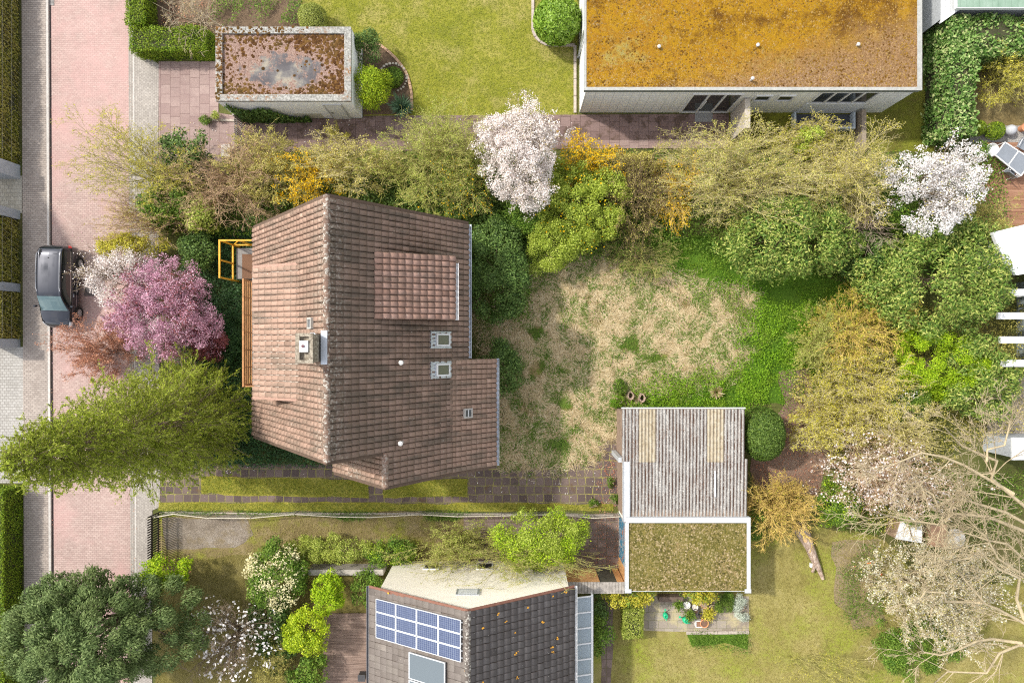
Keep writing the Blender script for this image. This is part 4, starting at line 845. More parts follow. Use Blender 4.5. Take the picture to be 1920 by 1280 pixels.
# ---------------------------------------------------------------- flat roofed white house, top right
T = NT('sedum_roof'); a = T.noise(.33, 4, .6, T.mapped(loc=(2.3, 1.2, 0))); bb = T.noise(2.2, 6, .75); cc2 = T.noise(16, 5, .8)
mm = T.math('ADD', T.math('ADD', T.math('MULTIPLY', a, .52), T.math('MULTIPLY', bb, .28)), T.math('MULTIPLY', cc2, .20))
col = T.ramp(mm, [(.40, (.10, .045, .008)), (.45, (.22, .11, .007)), (.49, (.34, .19, .010)), (.53, (.25, .115, .01)), (.56, (.32, .20, .03)), (.60, (.27, .22, .065)), (.66, (.34, .29, .13))])
g2 = T.ramp(T.math('ADD', T.sep()[1], T.math('MULTIPLY', T.noise(1.3, 4), 3.0)), [(0, 0), (1, 1)])
ymask = T.n('ShaderNodeMapRange'); T.l(T.math('ADD', T.math('SUBTRACT', T.sep()[1], T.math('MULTIPLY', T.sep()[0], .34)), T.math('MULTIPLY', T.noise(.9, 5, .7), 3.2)), ymask.inputs[0])
ymask.inputs[1].default_value = 11.2; ymask.inputs[2].default_value = 9.4; tanv = T.ramp(T.noise(9, 5, .8), [(.36, (.13, .07, .03)), (.52, (.25, .145, .065)), (.68, (.37, .25, .135))])
col = T.mix(ymask.outputs[0], col, tanv)
sp = T.ramp(T.noise(20, 4, .8), [(.58, 0), (.66, 1)]); near = T.n('ShaderNodeMapRange'); T.l(T.math('ADD', T.sep()[1], T.math('MULTIPLY', T.noise(1.6, 4), 1.6)), near.inputs[0]); near.inputs[1].default_value = 13.9; near.inputs[2].default_value = 12.6
col = T.mix(T.math('MULTIPLY', sp, T.math('ADD', T.math('MULTIPLY', near.outputs[0], .8), .2)), col, (.60, .50, .42)); T.fin(col, .95, T.math('ADD', bb, cc2), .9, .06, spec=.1); M_SEDUM = T.m
fx0, fx1, fy0, fy1, fz = 3.36, 19.0, 11.72, 24.0, 3.3
fh = thing('flat_roofed_house', 'long white house with flat roof under orange and yellow moss', 'house', ((fx0 + fx1) / 2, 16, 0))
M_PANEL = pavermat('white_wall_panels', (.60, .60, .58), (.66, .66, .64), (.40, .41, .41), .42, 3.0, .012, off=0, bstr=.1)
M_WP = NT('white_wall_grid'); bt = M_WP.n('ShaderNodeTexBrick'); bt.offset = 0.0; xyz = M_WP.sep(); cmb = M_WP.n('ShaderNodeCombineXYZ'); M_WP.l(xyz[0], cmb.inputs[0]); M_WP.l(xyz[2], cmb.inputs[1]); M_WP.l(cmb.outputs[0], bt.inputs['Vector'])
for kk, vv in (('Scale', 1.0), ('Brick Width', .44), ('Row Height', .30), ('Mortar Size', .010), ('Mortar Smooth', .2)): bt.inputs[kk].default_value = vv
bt.inputs['Color1'].default_value = (.80, .80, .785, 1); bt.inputs['Color2'].default_value = (.76, .76, .745, 1); bt.inputs['Mortar'].default_value = (.40, .41, .41, 1)
M_WP = M_WP.fin(bt.outputs['Color'], .7, spec=.3)
MB().box(fx0 + .1, fy0, 0, fx1 - .1, fy1 - .1, fz - .28).build('wall', M_WP, fh)
M_FASC = plain('fascia_grey_green', (.15, .165, .145), .7, .08)
MB().box(fx0, fy0 - .06, fz - .28, fx1, fy1, fz - .02).build('fascia', M_FASC, fh)
tr_ = MB(); e = .13; tr_.box(fx0 - .02, fy0 - .08, fz - .018, fx1 + .02, fy0 + e * .5, fz + .05).box(fx0 - .02, fy0 + e * .5, fz - .018, fx0 + e * .7, fy1, fz + .048).box(fx1 - e * 1.6, fy0 + e * .5, fz - .018, fx1 + .02, fy1, fz + .048)
tr_.build('roof_edge', plain('roof_edge_pale', (.33, .33, .31), .8, .2, 10), fh)
rs = npmesh  # roof surface: slightly hummocky growth
nx, ny = 200, 150; xs = np.linspace(fx0 + .09, fx1 - .2, nx); ys = np.linspace(fy0 + .06, fy1 - .05, ny); X, Y = np.meshgrid(xs, ys, indexing='ij'); Z = np.array([[mnoise.noise(Vector((a * 2.2, b * 2.2, 0))) * .02 + mnoise.noise(Vector((a * 7, b * 7, 4))) * .012 for b in ys] for a in xs]) + fz + .035
idx = np.arange(nx * ny).reshape(nx, ny); F = np.stack([idx[:-1, :-1], idx[1:, :-1], idx[1:, 1:], idx[:-1, 1:]], -1).reshape(-1, 4); npmesh('mossy_roof', np.stack([X, Y, Z], -1).reshape(-1, 3), F, M_SEDUM, fh, smooth=True)
r = np.random.default_rng(11); n = 16000; P = np.column_stack([fx0 + .15 + r.random(n) * (fx1 - fx0 - .4), fy0 + .1 + r.random(n) * 6.6])
M_SED2 = leafmat('sedum_tufts', [(.07, .03, .006), (.14, .07, .01), (.20, .12, .025), (.27, .18, .08)], 0, .95, .2, .1, (.5, .3, .05))
cushions('sedum', P, fz + .03, .032, M_SED2, fh, r, .7)
for (a, b) in ((1237, 85), (1423, 82), (1612, 81)): vent(a, b, fz, fh, .05, .30)
v_ = vent(1413, 145, fz, fh, .05, .45, 'vent_pipe')
def wwin(x0, x1, z0, z1, y, leaves_, parent, name='window', fw=.07, glass=M_GLASS, frame=M_WHITE):
    f = MB(); f.box(x0, y - .06, z0, x1, y + .02, z0 + fw).box(x0, y - .06, z1 - fw, x1, y + .02, z1)
    n = leaves_
    for k in range(n + 1): xx = x0 + (x1 - x0 - fw) * k / n; f.box(xx, y - .058, z0 + fw, xx + fw, y + .02, z1 - fw)
    fo = f.build(name, frame, parent); childof(MB().box(x0 + .02, y - .012, z0 + .02, x1 - .02, y - .004, z1 - .02).build('pane', glass, parent), fo)
    return fo
o = wwin(8.55, 11.0, .10, 2.72, fy0, 3, fh, 'terrace_door', .09)
childof(MB().bar((9.42, fy0 - .1, .9), (9.42, fy0 - .1, 1.9), .035).build('handle', M_WHITE, fh), o)
wwin(11.65, 12.45, 1.75, 2.5, fy0, 1, fh); wwin(12.75, 13.55, 1.75, 2.5, fy0, 1, fh)
wwin(14.55, 17.35, 1.45, 3.0, fy0, 4, fh)
MB().box(14.5, fy0 - .07, .12, 17.4, fy0 - .002, 1.45).build('apron_panel', plain('apron_white', (.66, .69, .73), .5, .04), fh)
MB().box(14.3, fy0 - .95, .0, 17.4, fy0 - .85, .42).box(14.3, fy0 - .85, 0, 14.4, fy0 - .1, .42).box(17.3, fy0 - .85, 0, 17.4, fy0 - .1, .42).build('light_well', plain('light_well_blue_grey', (.42, .48, .54), .6, .1), fh)
MB().box(14.4, fy0 - .85, .0, 17.3, fy0 - .1, .03).build('light_well_floor', plain('well_dark', (.05, .055, .07), .5), fh)
gw = MB().box(11.2, 10.25, 0, 11.45, fy0 - .07, 2.2).build('garden_wall', plain('garden_wall_beige', (.46, .41, .35), .9, .15, 8, bump=.2)); tag(gw, 'short beige screen wall standing out from the terrace door', 'garden wall')
gw = MB().box(17.55, 9.6, 0, 17.78, fy0 - .1, .75).build('garden_wall', plain('low_wall_brown', (.27, .22, .17), .9, .25, 12, bump=.4)); tag(gw, 'low brown stub wall beside the basement light well', 'garden wall')
x, y, _ = W(1319, 219); tag(MB().box(x - .45, y - .28, .036, x + .45, y + .26, .06).build('doormat', plain('grate_grey', (.27, .27, .27), .7, .5, 60, bump=.5)), 'grey speckled foot grate outside the terrace door', 'doormat')
x, y, _ = W(1366, 214); 
tag(MB().tube([(fx0 + .02, 14.5, 3.2), (fx0 + .02, 14.5, .1)], .05, 10).build('downpipe', M_ZINC), 'grey downpipe on the left wall of the mossy roofed house', 'downpipe')
# ---------------------------------------------------------------- shed with corrugated roof
T = NT('corrugated_cement'); n1 = T.noise(1.5, 6, .8, T.mapped((2.4, .6, 1))); n2 = T.noise(15, 5, .8)
c_ = T.ramp(n2, [(.3, (.21, .20, .185)), (.5, (.34, .33, .31)), (.66, (.56, .55, .52))]); gr = T.ramp(T.math('FRACT', T.math('DIVIDE', T.math('SUBTRACT', T.sep()[0], 5.24), .1625)), [(.0, 1), (.12, 1), (.26, 0), (.74, 0), (.88, 1), (1, 1)])
dirt = T.ramp(T.math('ADD', T.math('MULTIPLY', n1, .7), T.math('MULTIPLY', T.noise(24, 4, .8), .5)), [(.50, 0.05), (.62, 1)]); c_ = T.mix(T.math('MULTIPLY', dirt, T.math('ADD', T.math('MULTIPLY', gr, .80), .22)), c_, (.065, .036, .025))
rp = T.math('MULTIPLY', T.ramp(T.noise(.8, 3, .6), [(.50, 0), (.60, 1)]), T.ramp(T.noise(13, 5, .85), [(.50, 0), (.58, 1)])); c_ = T.mix(T.math('MULTIPLY', rp, .7), c_, (.12, .06, .035))   # rusty brown moss patches
T.fin(c_, .9, n2, .3, .01, spec=.15); M_CORR = T.m
T = NT('corrugated_fibreglass'); c_ = T.ramp(T.noise(5, 5, .7), [(.3, (.24, .19, .12)), (.5, (.36, .31, .22)), (.7, (.42, .385, .31))]); gf = T.ramp(T.math('FRACT', T.math('DIVIDE', T.math('SUBTRACT', T.sep()[0], 5.24), .1625)), [(.0, 1), (.14, .8), (.30, 0), (.70, 0), (.86, .8), (1, 1)]); c_ = T.mix(T.math('MULTIPLY', T.math('MULTIPLY', gf, T.ramp(T.noise(4, 6, .8), [(.38, .2), (.6, 1)])), .75), c_, (.10, .06, .035)); T.fin(c_, .6, spec=.3); M_FIB = T.m
def corrug(name, x0, x1, y0, y1, z0, z1, mat, parent, per=.1625, amp=.028, flat=True):
    k = 8; xs = np.arange(0, int(round((x1 - x0) / per)) * k + 1) / k * per; a = xs / xs[-1] * (x1 - x0) + x0; h = np.cos(2 * np.pi * xs / per) * -amp
    ys = np.linspace(y0, y1, 9); X, Y = np.meshgrid(a, ys, indexing='ij'); Z = z0 + (z1 - z0) * (Y - y0) / (y1 - y0) + h[:, None]; nx, ny = X.shape; idx = np.arange(nx * ny).reshape(nx, ny)
    F = np.stack([idx[:-1, :-1], idx[1:, :-1], idx[1:, 1:], idx[:-1, 1:]], -1).reshape(-1, 4); return npmesh(name, np.stack([X, Y, Z], -1).reshape(-1, 3), F, mat, parent, smooth=True)
M_SHEDW = plain('shed_wall_brown', (.28, .20, .15), .9, .25, 5, bump=.3); M_CAP = plain('capping_white', (.44, .455, .47), .55, .08, 7); M_CREAM = plain('cream_render', (.92, .86, .74), .85, .05, 2.5)
shed = thing('corrugated_shed', 'shed with stained corrugated roof and two beige sheets', 'shed', (8.2, -5.9, 0))
MB().prism([(5.35, -3.4), (5.35, -5.7), (5.42, -8.55), (11.1, -8.55), (11.0, -3.35)], 0, 2.32).build('wall', M_SHEDW, shed)
ra_ = MB(); ra_.poly3([(5.3, -3.3, 2.36), (11.1, -3.3, 2.36), (11.2, -8.5, 2.26), (5.5, -8.5, 2.26)], .05); ra_.build('roof', M_DARKWOOD, shed)
per = .1625; xa = 5.24
def xs_(i): return xa + per * i
for (i0, i1, m_) in ((0, 5, M_CORR), (5, 10, M_FIB), (10, 25, M_CORR), (25, 30, M_FIB), (30, 36, M_CORR)): corrug('roof_sheet', xs_(i0), xs_(i1), -3.22, -5.75, 2.50, 2.44, m_, shed)
corrug('roof_sheet', xs_(2), xs_(37), -5.6, -8.55, 2.425, 2.33, M_CORR, shed)
gu = MB().box(5.22, -3.2, 2.38, 11.12, -3.14, 2.5).build('gutter', plain('gutter_grey', (.50, .50, .50), .6), shed)
MB().box(5.30, -8.6, 2.2, 5.62, -5.72, 2.46).box(5.28, -8.6, 2.46, 5.31, -5.72, 2.50).build('box_gutter', M_CAP, shed, bevel=.01)
MB().box(xs_(27), -7.4, 2.455, xs_(27) + .09, -6.15, 2.475).build('repair_strip', M_CAP, shed)
MB().box(5.1, -5.78, .05, 5.3, -5.55, 2.3).build('corner_pipe', M_CAP, shed)
# the flat green roofed garage
gg_ = thing('green_roof_garage', 'garage with flat mossy green roof and white edges', 'garage', (8.4, -10.3, 0))
x0, x1, y0, y1, zt = 5.42, 11.32, -11.9, -8.62, 2.5
T = NT('mural_blue'); f = T.ramp(T.noise(1.6, 3, .6, T.mapped((1, 1, 1)), 1.5), [(.40, (.30, .12, .09)), (.44, (.42, .40, .38)), (.47, (.04, .17, .27)), (.56, (.03, .12, .20)), (.60, (.45, .45, .42)), (.66, (.10, .05, .07))], 'CONSTANT'); T.fin(f, .7); M_MURAL = T.m
M_TERRA = plain('ochre_render', (.56, .30, .12), .85, .08, 3)
MB().box(x0 + .05, y0 + .05, 0, x1 - .05, y1, zt - .2).build('wall', M_CREAM, gg_)
MB().box(x0 + .03, -10.95, .2, x0 + .048, -8.75, 2.15).build('mural', M_MURAL, gg_); MB().box(x0 + .03, -11.8, .05, x0 + .046, -10.97, 2.25).build('ochre_panel', M_TERRA, gg_)
wd = .14; ed = MB(); ed.box(x0 - .03, y0 - .02, zt - .22, x0 + wd, y1, zt + .04).box(x1 - wd, y0 - .02, zt - .22, x1 + .03, y1, zt + .04).box(x0 + .0, y1, zt - .22, x1 + .03, y1 + .26, zt + .045).box(x0 + wd, y0, zt - .22, x1 - wd, y0 + .03, zt - .02)
ed.box(x0 - .06, y0 - .05, zt + .041, x0 + wd + .12, y0 + .14, zt + .06).box(x1 - wd - .12, y0 - .05, zt + .041, x1 + .05, y0 + .14, zt + .06); ed.build('roof_edge', M_CAP, gg_, bevel=.008)
T = NT('green_roof'); a = T.noise(.8, 4, .6); bb = T.noise(7, 6, .8); c_ = T.ramp(T.math('ADD', T.math('MULTIPLY', a, .5), T.math('MULTIPLY', bb, .5)), [(.36, (.07, .06, .015)), (.47, (.14, .12, .028)), (.56, (.20, .16, .05)), (.66, (.30, .20, .12))])
c_ = T.mix(T.ramp(T.vor(16), [(.12, 1.0), (.2, 0.0)]), c_, (.46, .36, .2)); T.fin(c_, .95, bb, 1.0, .05, spec=.1); M_GROOF = T.m
MB().box(x0 + wd - .01, y0 + .02, zt - .2, x1 - wd + .01, y1 + .01, zt - .03).build('mossy_roof', M_GROOF, gg_)
r = nxt(); P = r.random((7000, 2)) * np.array([x1 - x0 - .4, y1 - y0 - .1]) + np.array([x0 + .2, y0 + .05]); cushions('sedum', P, zt - .03, .035, leafmat('sedum_green', [(.05, .045, .014), (.11, .095, .03), (.20, .155, .07), (.36, .28, .17)], 0, .95, .3, .1, (.15, .15, .03)), gg_, r, .9)

# ochre yard wall, plank lean-to, dark gate
yw = thing('ochre_yard_wall', 'ochre rendered wall with dark gate and a plank top', 'wall', (4.0, -11.7, 0))
MB().box(2.7, -11.72, 0, 4.25, -11.6, 2.15).box(5.1, -11.72, 0, 5.40, -11.6, 2.15).build('wall', M_TERRA, yw)
MB().box(4.25, -11.68, 0, 5.1, -11.64, 1.95).build('gate', plain('gate_dark', (.075, .07, .05), .8, .4, 9), yw)
pk = MB()
for k in range(19): pk.box(2.6 + k * .148, -12.1, 2.16 + (k % 2) * .012, 2.735 + k * .148, -11.55, 2.20 + (k % 2) * .012)
pk.build('plank_top', plain('planks_weathered', (.30, .27, .24), .9, .35, 6, bump=.3), yw)

# ---------------------------------------------------------------- neighbour's solar house, bottom
sx0, sx1, srx, sre, srz, sy1, sy0 = -6.52, 2.85, -1.84, 3.85, 6.62, -11.22, -22.0
sh = thing('solar_house', 'cream walled house with dark tiled roof carrying blue solar panels', 'house', (srx, -16, 0))
wl = MB(); wl.prism([(-6.0, sy0 + .1), (2.6, sy0 + .1), (2.6, sy1 - .02), (-6.0, sy1 - .02)], 0, sre + .02)
wl.add([(-6.0, sy1 - .3, sre + .02), (2.6, sy1 - .3, sre + .02), (srx, sy1 - .3, srz - .16), (-6.0, sy1 - .02, sre + .02), (2.6, sy1 - .02, sre + .02), (srx, sy1 - .02, srz - .16)], [(0, 2, 1), (3, 4, 5), (0, 1, 4, 3), (1, 2, 5, 4), (2, 0, 3, 5)]); wl.build('wall', M_CREAM, sh)
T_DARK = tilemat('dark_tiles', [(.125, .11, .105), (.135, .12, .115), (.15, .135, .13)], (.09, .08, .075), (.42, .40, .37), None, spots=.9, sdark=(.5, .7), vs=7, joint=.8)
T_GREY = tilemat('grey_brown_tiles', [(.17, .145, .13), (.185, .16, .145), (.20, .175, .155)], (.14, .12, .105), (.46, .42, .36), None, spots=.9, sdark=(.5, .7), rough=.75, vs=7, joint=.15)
VL3 = Vector((srx, 0, srz)) - Vector((sx0, 0, sre)); VR3 = Vector((srx, 0, srz)) - Vector((sx1, 0, sre - .02)); LL_ = sy1 - sy0
rm = MB(); underlay(rm, (sx0, sy0, sre), (0, 1, 0), VL3, LL_, VL3.length); underlay(rm, (sx1, sy0, sre - .02), (0, 1, 0), VR3, LL_, VR3.length); rm.build('roof', M_DARKWOOD, sh)
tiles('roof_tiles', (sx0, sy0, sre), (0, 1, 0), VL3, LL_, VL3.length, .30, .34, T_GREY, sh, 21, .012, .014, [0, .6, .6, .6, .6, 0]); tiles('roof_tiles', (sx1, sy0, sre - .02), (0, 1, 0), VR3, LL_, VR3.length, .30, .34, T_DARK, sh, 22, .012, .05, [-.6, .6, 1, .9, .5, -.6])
ridge('ridge_cap', srx, sy0, sy1 + .02, srz + .02, tilemat('ridge_tiles_grey', [(.20, .18, .165), (.28, .25, .23)], (.15, .13, .12), (.6, .58, .52), srx, 4), sh)
for (a, b) in ((sx0, sre), (sx1, sre - .02)): MB().bar((srx, sy1 + .02, srz - .02), (a, sy1 + .02, b - .02), .035, .16, up=(0, 1, 0)).build('verge_board', plain('verge_redbrown', (.20, .09, .06), .7), sh)
gutter(sx0 - .06, sy0, sy1 + .05, sre - .04, sh, plain('gutter_dark_grey', (.14, .14, .15), .5)); gutter(sx1 + .06, sy0, sy1 + .05, sre - .06, sh, M_WHITE)
# orange lichen on the tiles
def lich(pts, col=(.62, .30, .03)):
    m = MB(); r = random.Random(3); 
    for (a, b) in pts:
        for q in range(3):
            zz = 5.2; xx = (a - 960) * (H - zz) / 1280
            for _ in range(3): zz = srz - abs(xx - srx) * ((srz - sre) / (sx1 - srx)) + .05; xx = (a - 960) * (H - zz) / 1280
            yy = (640 - b) * (H - zz) / 1280; xx2 = xx + r.uniform(-.05, .05); yy2 = yy + r.uniform(-.05, .05); s = r.uniform(.02, .045); p = []
            for k in range(8): t = 6.283 * k / 8; ss = s * r.uniform(.7, 1.2); ax = xx2 + ss * math.cos(t); p.append((ax, yy2 + ss * math.sin(t), srz - abs(ax - srx) * ((srz - sre) / (sx1 - srx)) + .055 + .004 * q))
            m.poly3(p)
    return m.build('lichen_specks', plain('lichen_orange', col, .95, .2, 20), sh)
lich([(990, 1139), (1018, 1166), (970, 1223), (966, 1186), (1036, 1117), (1060, 1110), (1046, 1195), (966, 1225), (1035, 1212), (1037, 1222), (970, 1270), (905, 1278), (934, 1151), (949, 1165), (906, 1175)]); lich([(728, 1112), (874, 1259)])
wn_ = MB().box(-2.5, sy1 - .02, 4.05, -1.45, sy1 + .03, 4.75).build('gable_window', M_ZINC, sh); childof(MB().box(-2.4, sy1 + .031, 4.13, -1.55, sy1 + .036, 4.67).build('pane', plain('pane_pale', (.62, .64, .64), .3), sh), wn_)
for (a, b) in ((-4.4, -3.6), (-1.75, -.95)):
    o = MB().box(a, sy1 - .02, .55, b, sy1 + .03, 1.35).build('window', M_WHITE, sh); childof(MB().box(a + .07, sy1 + .031, .62, b - .07, sy1 + .036, 1.28).build('pane', M_GLASS, sh), o)
# photovoltaic array: 3 courses of four
sl = (srz - sre) / (srx - sx0); Vp = VL3.normalized(); Np = Vector((-Vp.z, 0, Vp.x)); 
T = NT('solar_cells'); uvx = T.n('ShaderNodeTexCoord').outputs['UV']; br = T.n('ShaderNodeTexBrick'); br.offset = 0; T.l(uvx, br.inputs['Vector'])
for kk, vv in (('Scale', 1.0), ('Brick Width', .1), ('Row Height', .1666), ('Mortar Size', .006), ('Mortar Smooth', .1)): br.inputs[kk].default_value = vv
br.inputs['Color1'].default_value = (.045, .062, .125, 1); br.inputs['Color2'].default_value = (.06, .08, .155, 1); br.inputs['Mortar'].default_value = (.20, .235, .30, 1); T.fin(br.outputs['Color'], .35, spec=.4); M_PV = T.m
M_ALU = plain('aluminium', (.66, .68, .70), .4, .05, 5, metal=.4)
def onroof(px, py):
    xx = -4.0
    for _ in range(20): zz = srz - (srx - xx) * sl + .12; xx = (px - 960) * (H - zz) / 1280
    return Vector((xx, (640 - py) * (H - zz) / 1280, zz))
c00, c10, c11, c01 = onroof(707, 1120), onroof(867, 1163), onroof(867, 1243), onroof(708, 1194)
ya = (c00.y + c10.y) / 2; yb = (c11.y + c01.y) / 2; xa_, xb_ = c00.x, c10.x
pv = thing('solar_array', 'array of twelve blue solar panels on the cream house roof', 'solar panels', ((xa_ + xb_) / 2, (ya + yb) / 2, 0))
def zr(x): return srz - (srx - x) * sl
def panel(x0, x1, y0, y1, lift, gmat, parent, fw=.026, name='solar_panel', cell='cells', fmat=None):
    O = lambda x, y, h: Vector((x, y, zr(x))) + Np * h
    f = MB()
    def q(a0, a1, b0, b1, h0, h1): p = [(a0, b0), (a1, b0), (a1, b1), (a0, b1)]; f.add([O(a, b, h0) for a, b in p] + [O(a, b, h1) for a, b in p], [(0, 3, 2, 1), (4, 5, 6, 7), (0, 1, 5, 4), (1, 2, 6, 5), (2, 3, 7, 6), (3, 0, 4, 7)])
    q(x0, x1, y0, y0 + fw, lift - .05, lift + .008); q(x0, x1, y1 - fw, y1, lift - .05, lift + .008); q(x0, x0 + fw, y0 + fw, y1 - fw, lift - .05, lift + .008); q(x1 - fw, x1, y0 + fw, y1 - fw, lift - .05, lift + .008)
    fo = f.build(name, fmat or M_ALU, parent); me = bpy.data.meshes.new(cell); me.from_pydata([O(x0 + fw, y0 + fw, lift), O(x1 - fw, y0 + fw, lift), O(x1 - fw, y1 - fw, lift), O(x0 + fw, y1 - fw, lift)], [], [(0, 1, 2, 3)]); uv = me.uv_layers.new()
    for k, c in enumerate([(0, 0), (1, 0), (1, 1), (0, 1)]): uv.data[k].uv = c
    me.materials.append(gmat); o = bpy.data.objects.new(cell, me); COL.objects.link(o); o.parent = fo; return fo
hh = (ya - yb) / 3; ww = (xb_ - xa_) / 4
for i in range(4):
    for j in range(3): panel(xa_ + i * ww + .008, xa_ + (i + 1) * ww - .008, yb + j * hh + .01, yb + (j + 1) * hh - .01, .13, M_PV, pv)
rl = MB()
for j in range(3):
    for yy in (yb + (j + .25) * hh, yb + (j + .75) * hh): rl.add([Vector((x, y, zr(x))) + Np * h for h in (.03, .075) for x, y in ((xa_ + .02, yy), (xb_ + .03, yy), (xb_ + .03, yy + .04), (xa_ + .02, yy + .04))], [(0, 3, 2, 1), (4, 5, 6, 7), (0, 1, 5, 4), (1, 2, 6, 5), (2, 3, 7, 6), (3, 0, 4, 7)])
rl.build('mounting_rail', M_ALU, pv)
T = NT('collector_glass'); T.fin((.12, .145, .165), .5, spec=.2); M_COLL = T.m
k0, k1 = onroof(770, 1218), onroof(838, 1240)
k2, k3 = onroof(771, 1263), None
for q, (yy0, yy1) in enumerate(((k0.y - .75 - .0, k0.y - .02), (k0.y - 1.6, k0.y - .8), )):
    pass
st = thing('solar_collector', 'grey solar thermal collector just below the blue panels', 'solar collector', (k0.x, k0.y, 0)); yy1 = (k0.y + k1.y) / 2 - .05
panel(k0.x, k1.x, yy1 - 1.15, yy1, .16, M_COLL, st, .04, 'frame', 'glass'); 
st = thing('solar_collector', 'grey solar thermal collector cut by the bottom edge', 'solar collector', (k0.x, k0.y - 2, 0)); panel(k0.x, k1.x, yy1 - 2.4, yy1 - 1.2, .16, M_COLL, st, .04, 'frame', 'glass')
# glass lean-to
cons = thing('glass_canopy', 'narrow glass lean-to with white bars along the dark roof', 'canopy', (3.3, -16, 0))
gl = NT('canopy_glass'); gl.fin((.40, .47, .52), .12, spec=.7); gl.bsdf.inputs['Alpha'].default_value = .55; M_CGL = gl.m
MB().poly3([(2.93, -12.0, 2.95), (3.78, -12.0, 2.7), (3.78, -21, 2.7), (2.93, -21, 2.95)], .02).build('glass', M_CGL, cons)
bm_ = MB(); bm_.box(2.9, -21, 2.86, 2.99, -11.95, 3.0); bm_.box(3.74, -21, 2.6, 3.84, -11.95, 2.73)
for k in range(13): yy = -12.02 - k * .735; bm_.bar((2.99, yy, 2.96), (3.76, yy, 2.74), .055)
bm_.build('bars', M_WHITE, cons); 
for yy in (-12.05, -15, -18, -20.9): MB().box(3.76, yy, 0, 3.82, yy + .06, 2.6).build('post', M_WHITE, cons)
# deck, box
dk = MB(); x0, x1, y0, y1 = W(606, 0)[0], -6.3, W(0, 1400)[1], W(0, 1148)[1]
k = 0; yy = y1
while yy > y0: dk.box(x0, yy - .135, .05, x1, yy, .09 + (k % 3) * .002); yy -= .142; k += 1
T = NT('deck_boards'); c_ = T.ramp(T.noise(1.2, 5, .7, T.mapped((.8, 12, 1))), [(.3, (.11, .075, .06)), (.5, (.20, .14, .115)), (.7, (.30, .225, .19))]); T.fin(c_, .85, T.noise(30, 3, .6, T.mapped((.5, 6, 1))), .3, .01); M_DECK = T.m
tag(dk.build('wooden_deck', M_DECK), 'weathered grey brown plank deck beside the solar house', 'deck')
x, y, _ = W(679, 1268, .4); bx = thing('garden_box', 'small black box standing on the weathered plank deck', 'box', (x, y, 0)); MB().box(x - .17, y - .15, .1, x + .17, y + .15, .52).build('body', plain('black_plastic', (.03, .032, .035), .5), bx, bevel=.02); MB().box(x - .19, y - .17, .52, x + .19, y + .17, .57).build('lid', plain('lid_black', (.05, .05, .055), .4), bx, bevel=.015)

# ---------------------------------------------------------------- the parked car
CX, CY = W(110, 537, .7)[:2]
car = thing('parked_car', 'glossy dark blue estate car parked half on the pavement', 'car', (CX, CY, 0)); car.rotation_euler = (0, 0, math.pi + math.radians(-1.2)); car.scale = (.94, 1, 1)
ST = [(-2.07, .40, .42, .66, .34, .80, .30, .82), (-2.03, .66, .30, .84, .52, .95, .46, .98), (-1.93, .80, .26, .93, .62, 1.20, .50, 1.24), (-1.70, .855, .25, .97, .66, 1.40, .52, 1.45), (-1.2, .87, .24, .97, .665, 1.46, .52, 1.50), (-.5, .875, .24, .96, .67, 1.475, .52, 1.515), (.2, .875, .24, .94, .66, 1.45, .52, 1.49), (.55, .87, .24, .925, .655, 1.37, .50, 1.42),
      (.95, .865, .24, .915, .70, 1.14, .50, 1.19), (1.22, .86, .24, .90, .76, .97, .50, 1.02), (1.35, .855, .24, .88, .74, .945, .48, .985), (1.7, .83, .25, .80, .68, .87, .44, .91), (1.90, .75, .28, .70, .58, .77, .40, .80), (2.02, .56, .34, .58, .44, .62, .30, .64), (2.07, .36, .40, .50, .30, .52, .2, .53)]
def carring(s):
    y, w, zb, belt, wt, zt, wi, zi = s; return np.array([[0, y, zb], [w * .8, y, zb], [w * .97, y, zb + .1], [w, y, (zb + belt) * .5], [w * .985, y, belt - .08], [w * .94, y, belt], [wt * 1.0, y, zt - .01], [wi, y, zi - .012], [wi * .5, y, zi + .006], [0, y, zi + .012]])
G_ = np.array([carring(s) for s in ST])
def cr(P, t):
    n = len(P); i = int(min(max(math.floor(t), 0), n - 2)); f = t - i; p0, p1, p2, p3 = P[max(i - 1, 0)], P[i], P[i + 1], P[min(i + 2, n - 1)]
    return .5 * ((2 * p1) + (-p0 + p2) * f + (2 * p0 - 5 * p1 + 4 * p2 - p3) * f * f + (-p0 + 3 * p1 - 3 * p2 + p3) * f ** 3)
def surf(u, v): return cr(np.array([cr(G_[i], v) for i in range(max(0, int(u) - 1), min(len(G_), int(u) + 3))]), u - max(0, int(u) - 1))
def surfmesh(name, us, vs, mat, parent, off=0.0, mirror=(1,), smooth=True):
    VV = []; FF = []
    for sgn in mirror:
        P = np.array([[surf(u, v) for v in vs] for u in us]); du = np.gradient(P, axis=0); dv = np.gradient(P, axis=1); N = unit(np.cross(du, dv)); 
        out = P - np.array([0, 0, .7]) * np.array([0, 0, 1]); out[..., 1] = 0; N = np.where((N * out).sum(-1, keepdims=True) < 0, -N, N); P = P + N * off; P[..., 0] *= sgn
        b = sum(len(v) for v in VV); nu, nv = P.shape[:2]; idx = np.arange(nu * nv).reshape(nu, nv) + b; F = np.stack([idx[:-1, :-1], idx[1:, :-1], idx[1:, 1:], idx[:-1, 1:]], -1).reshape(-1, 4)
        if sgn > 0: F = F[:, ::-1]
        VV.append(P.reshape(-1, 3)); FF.append(F)
    o = npmesh(name, np.concatenate(VV), np.concatenate(FF), mat, None, smooth); o.parent = parent; return o
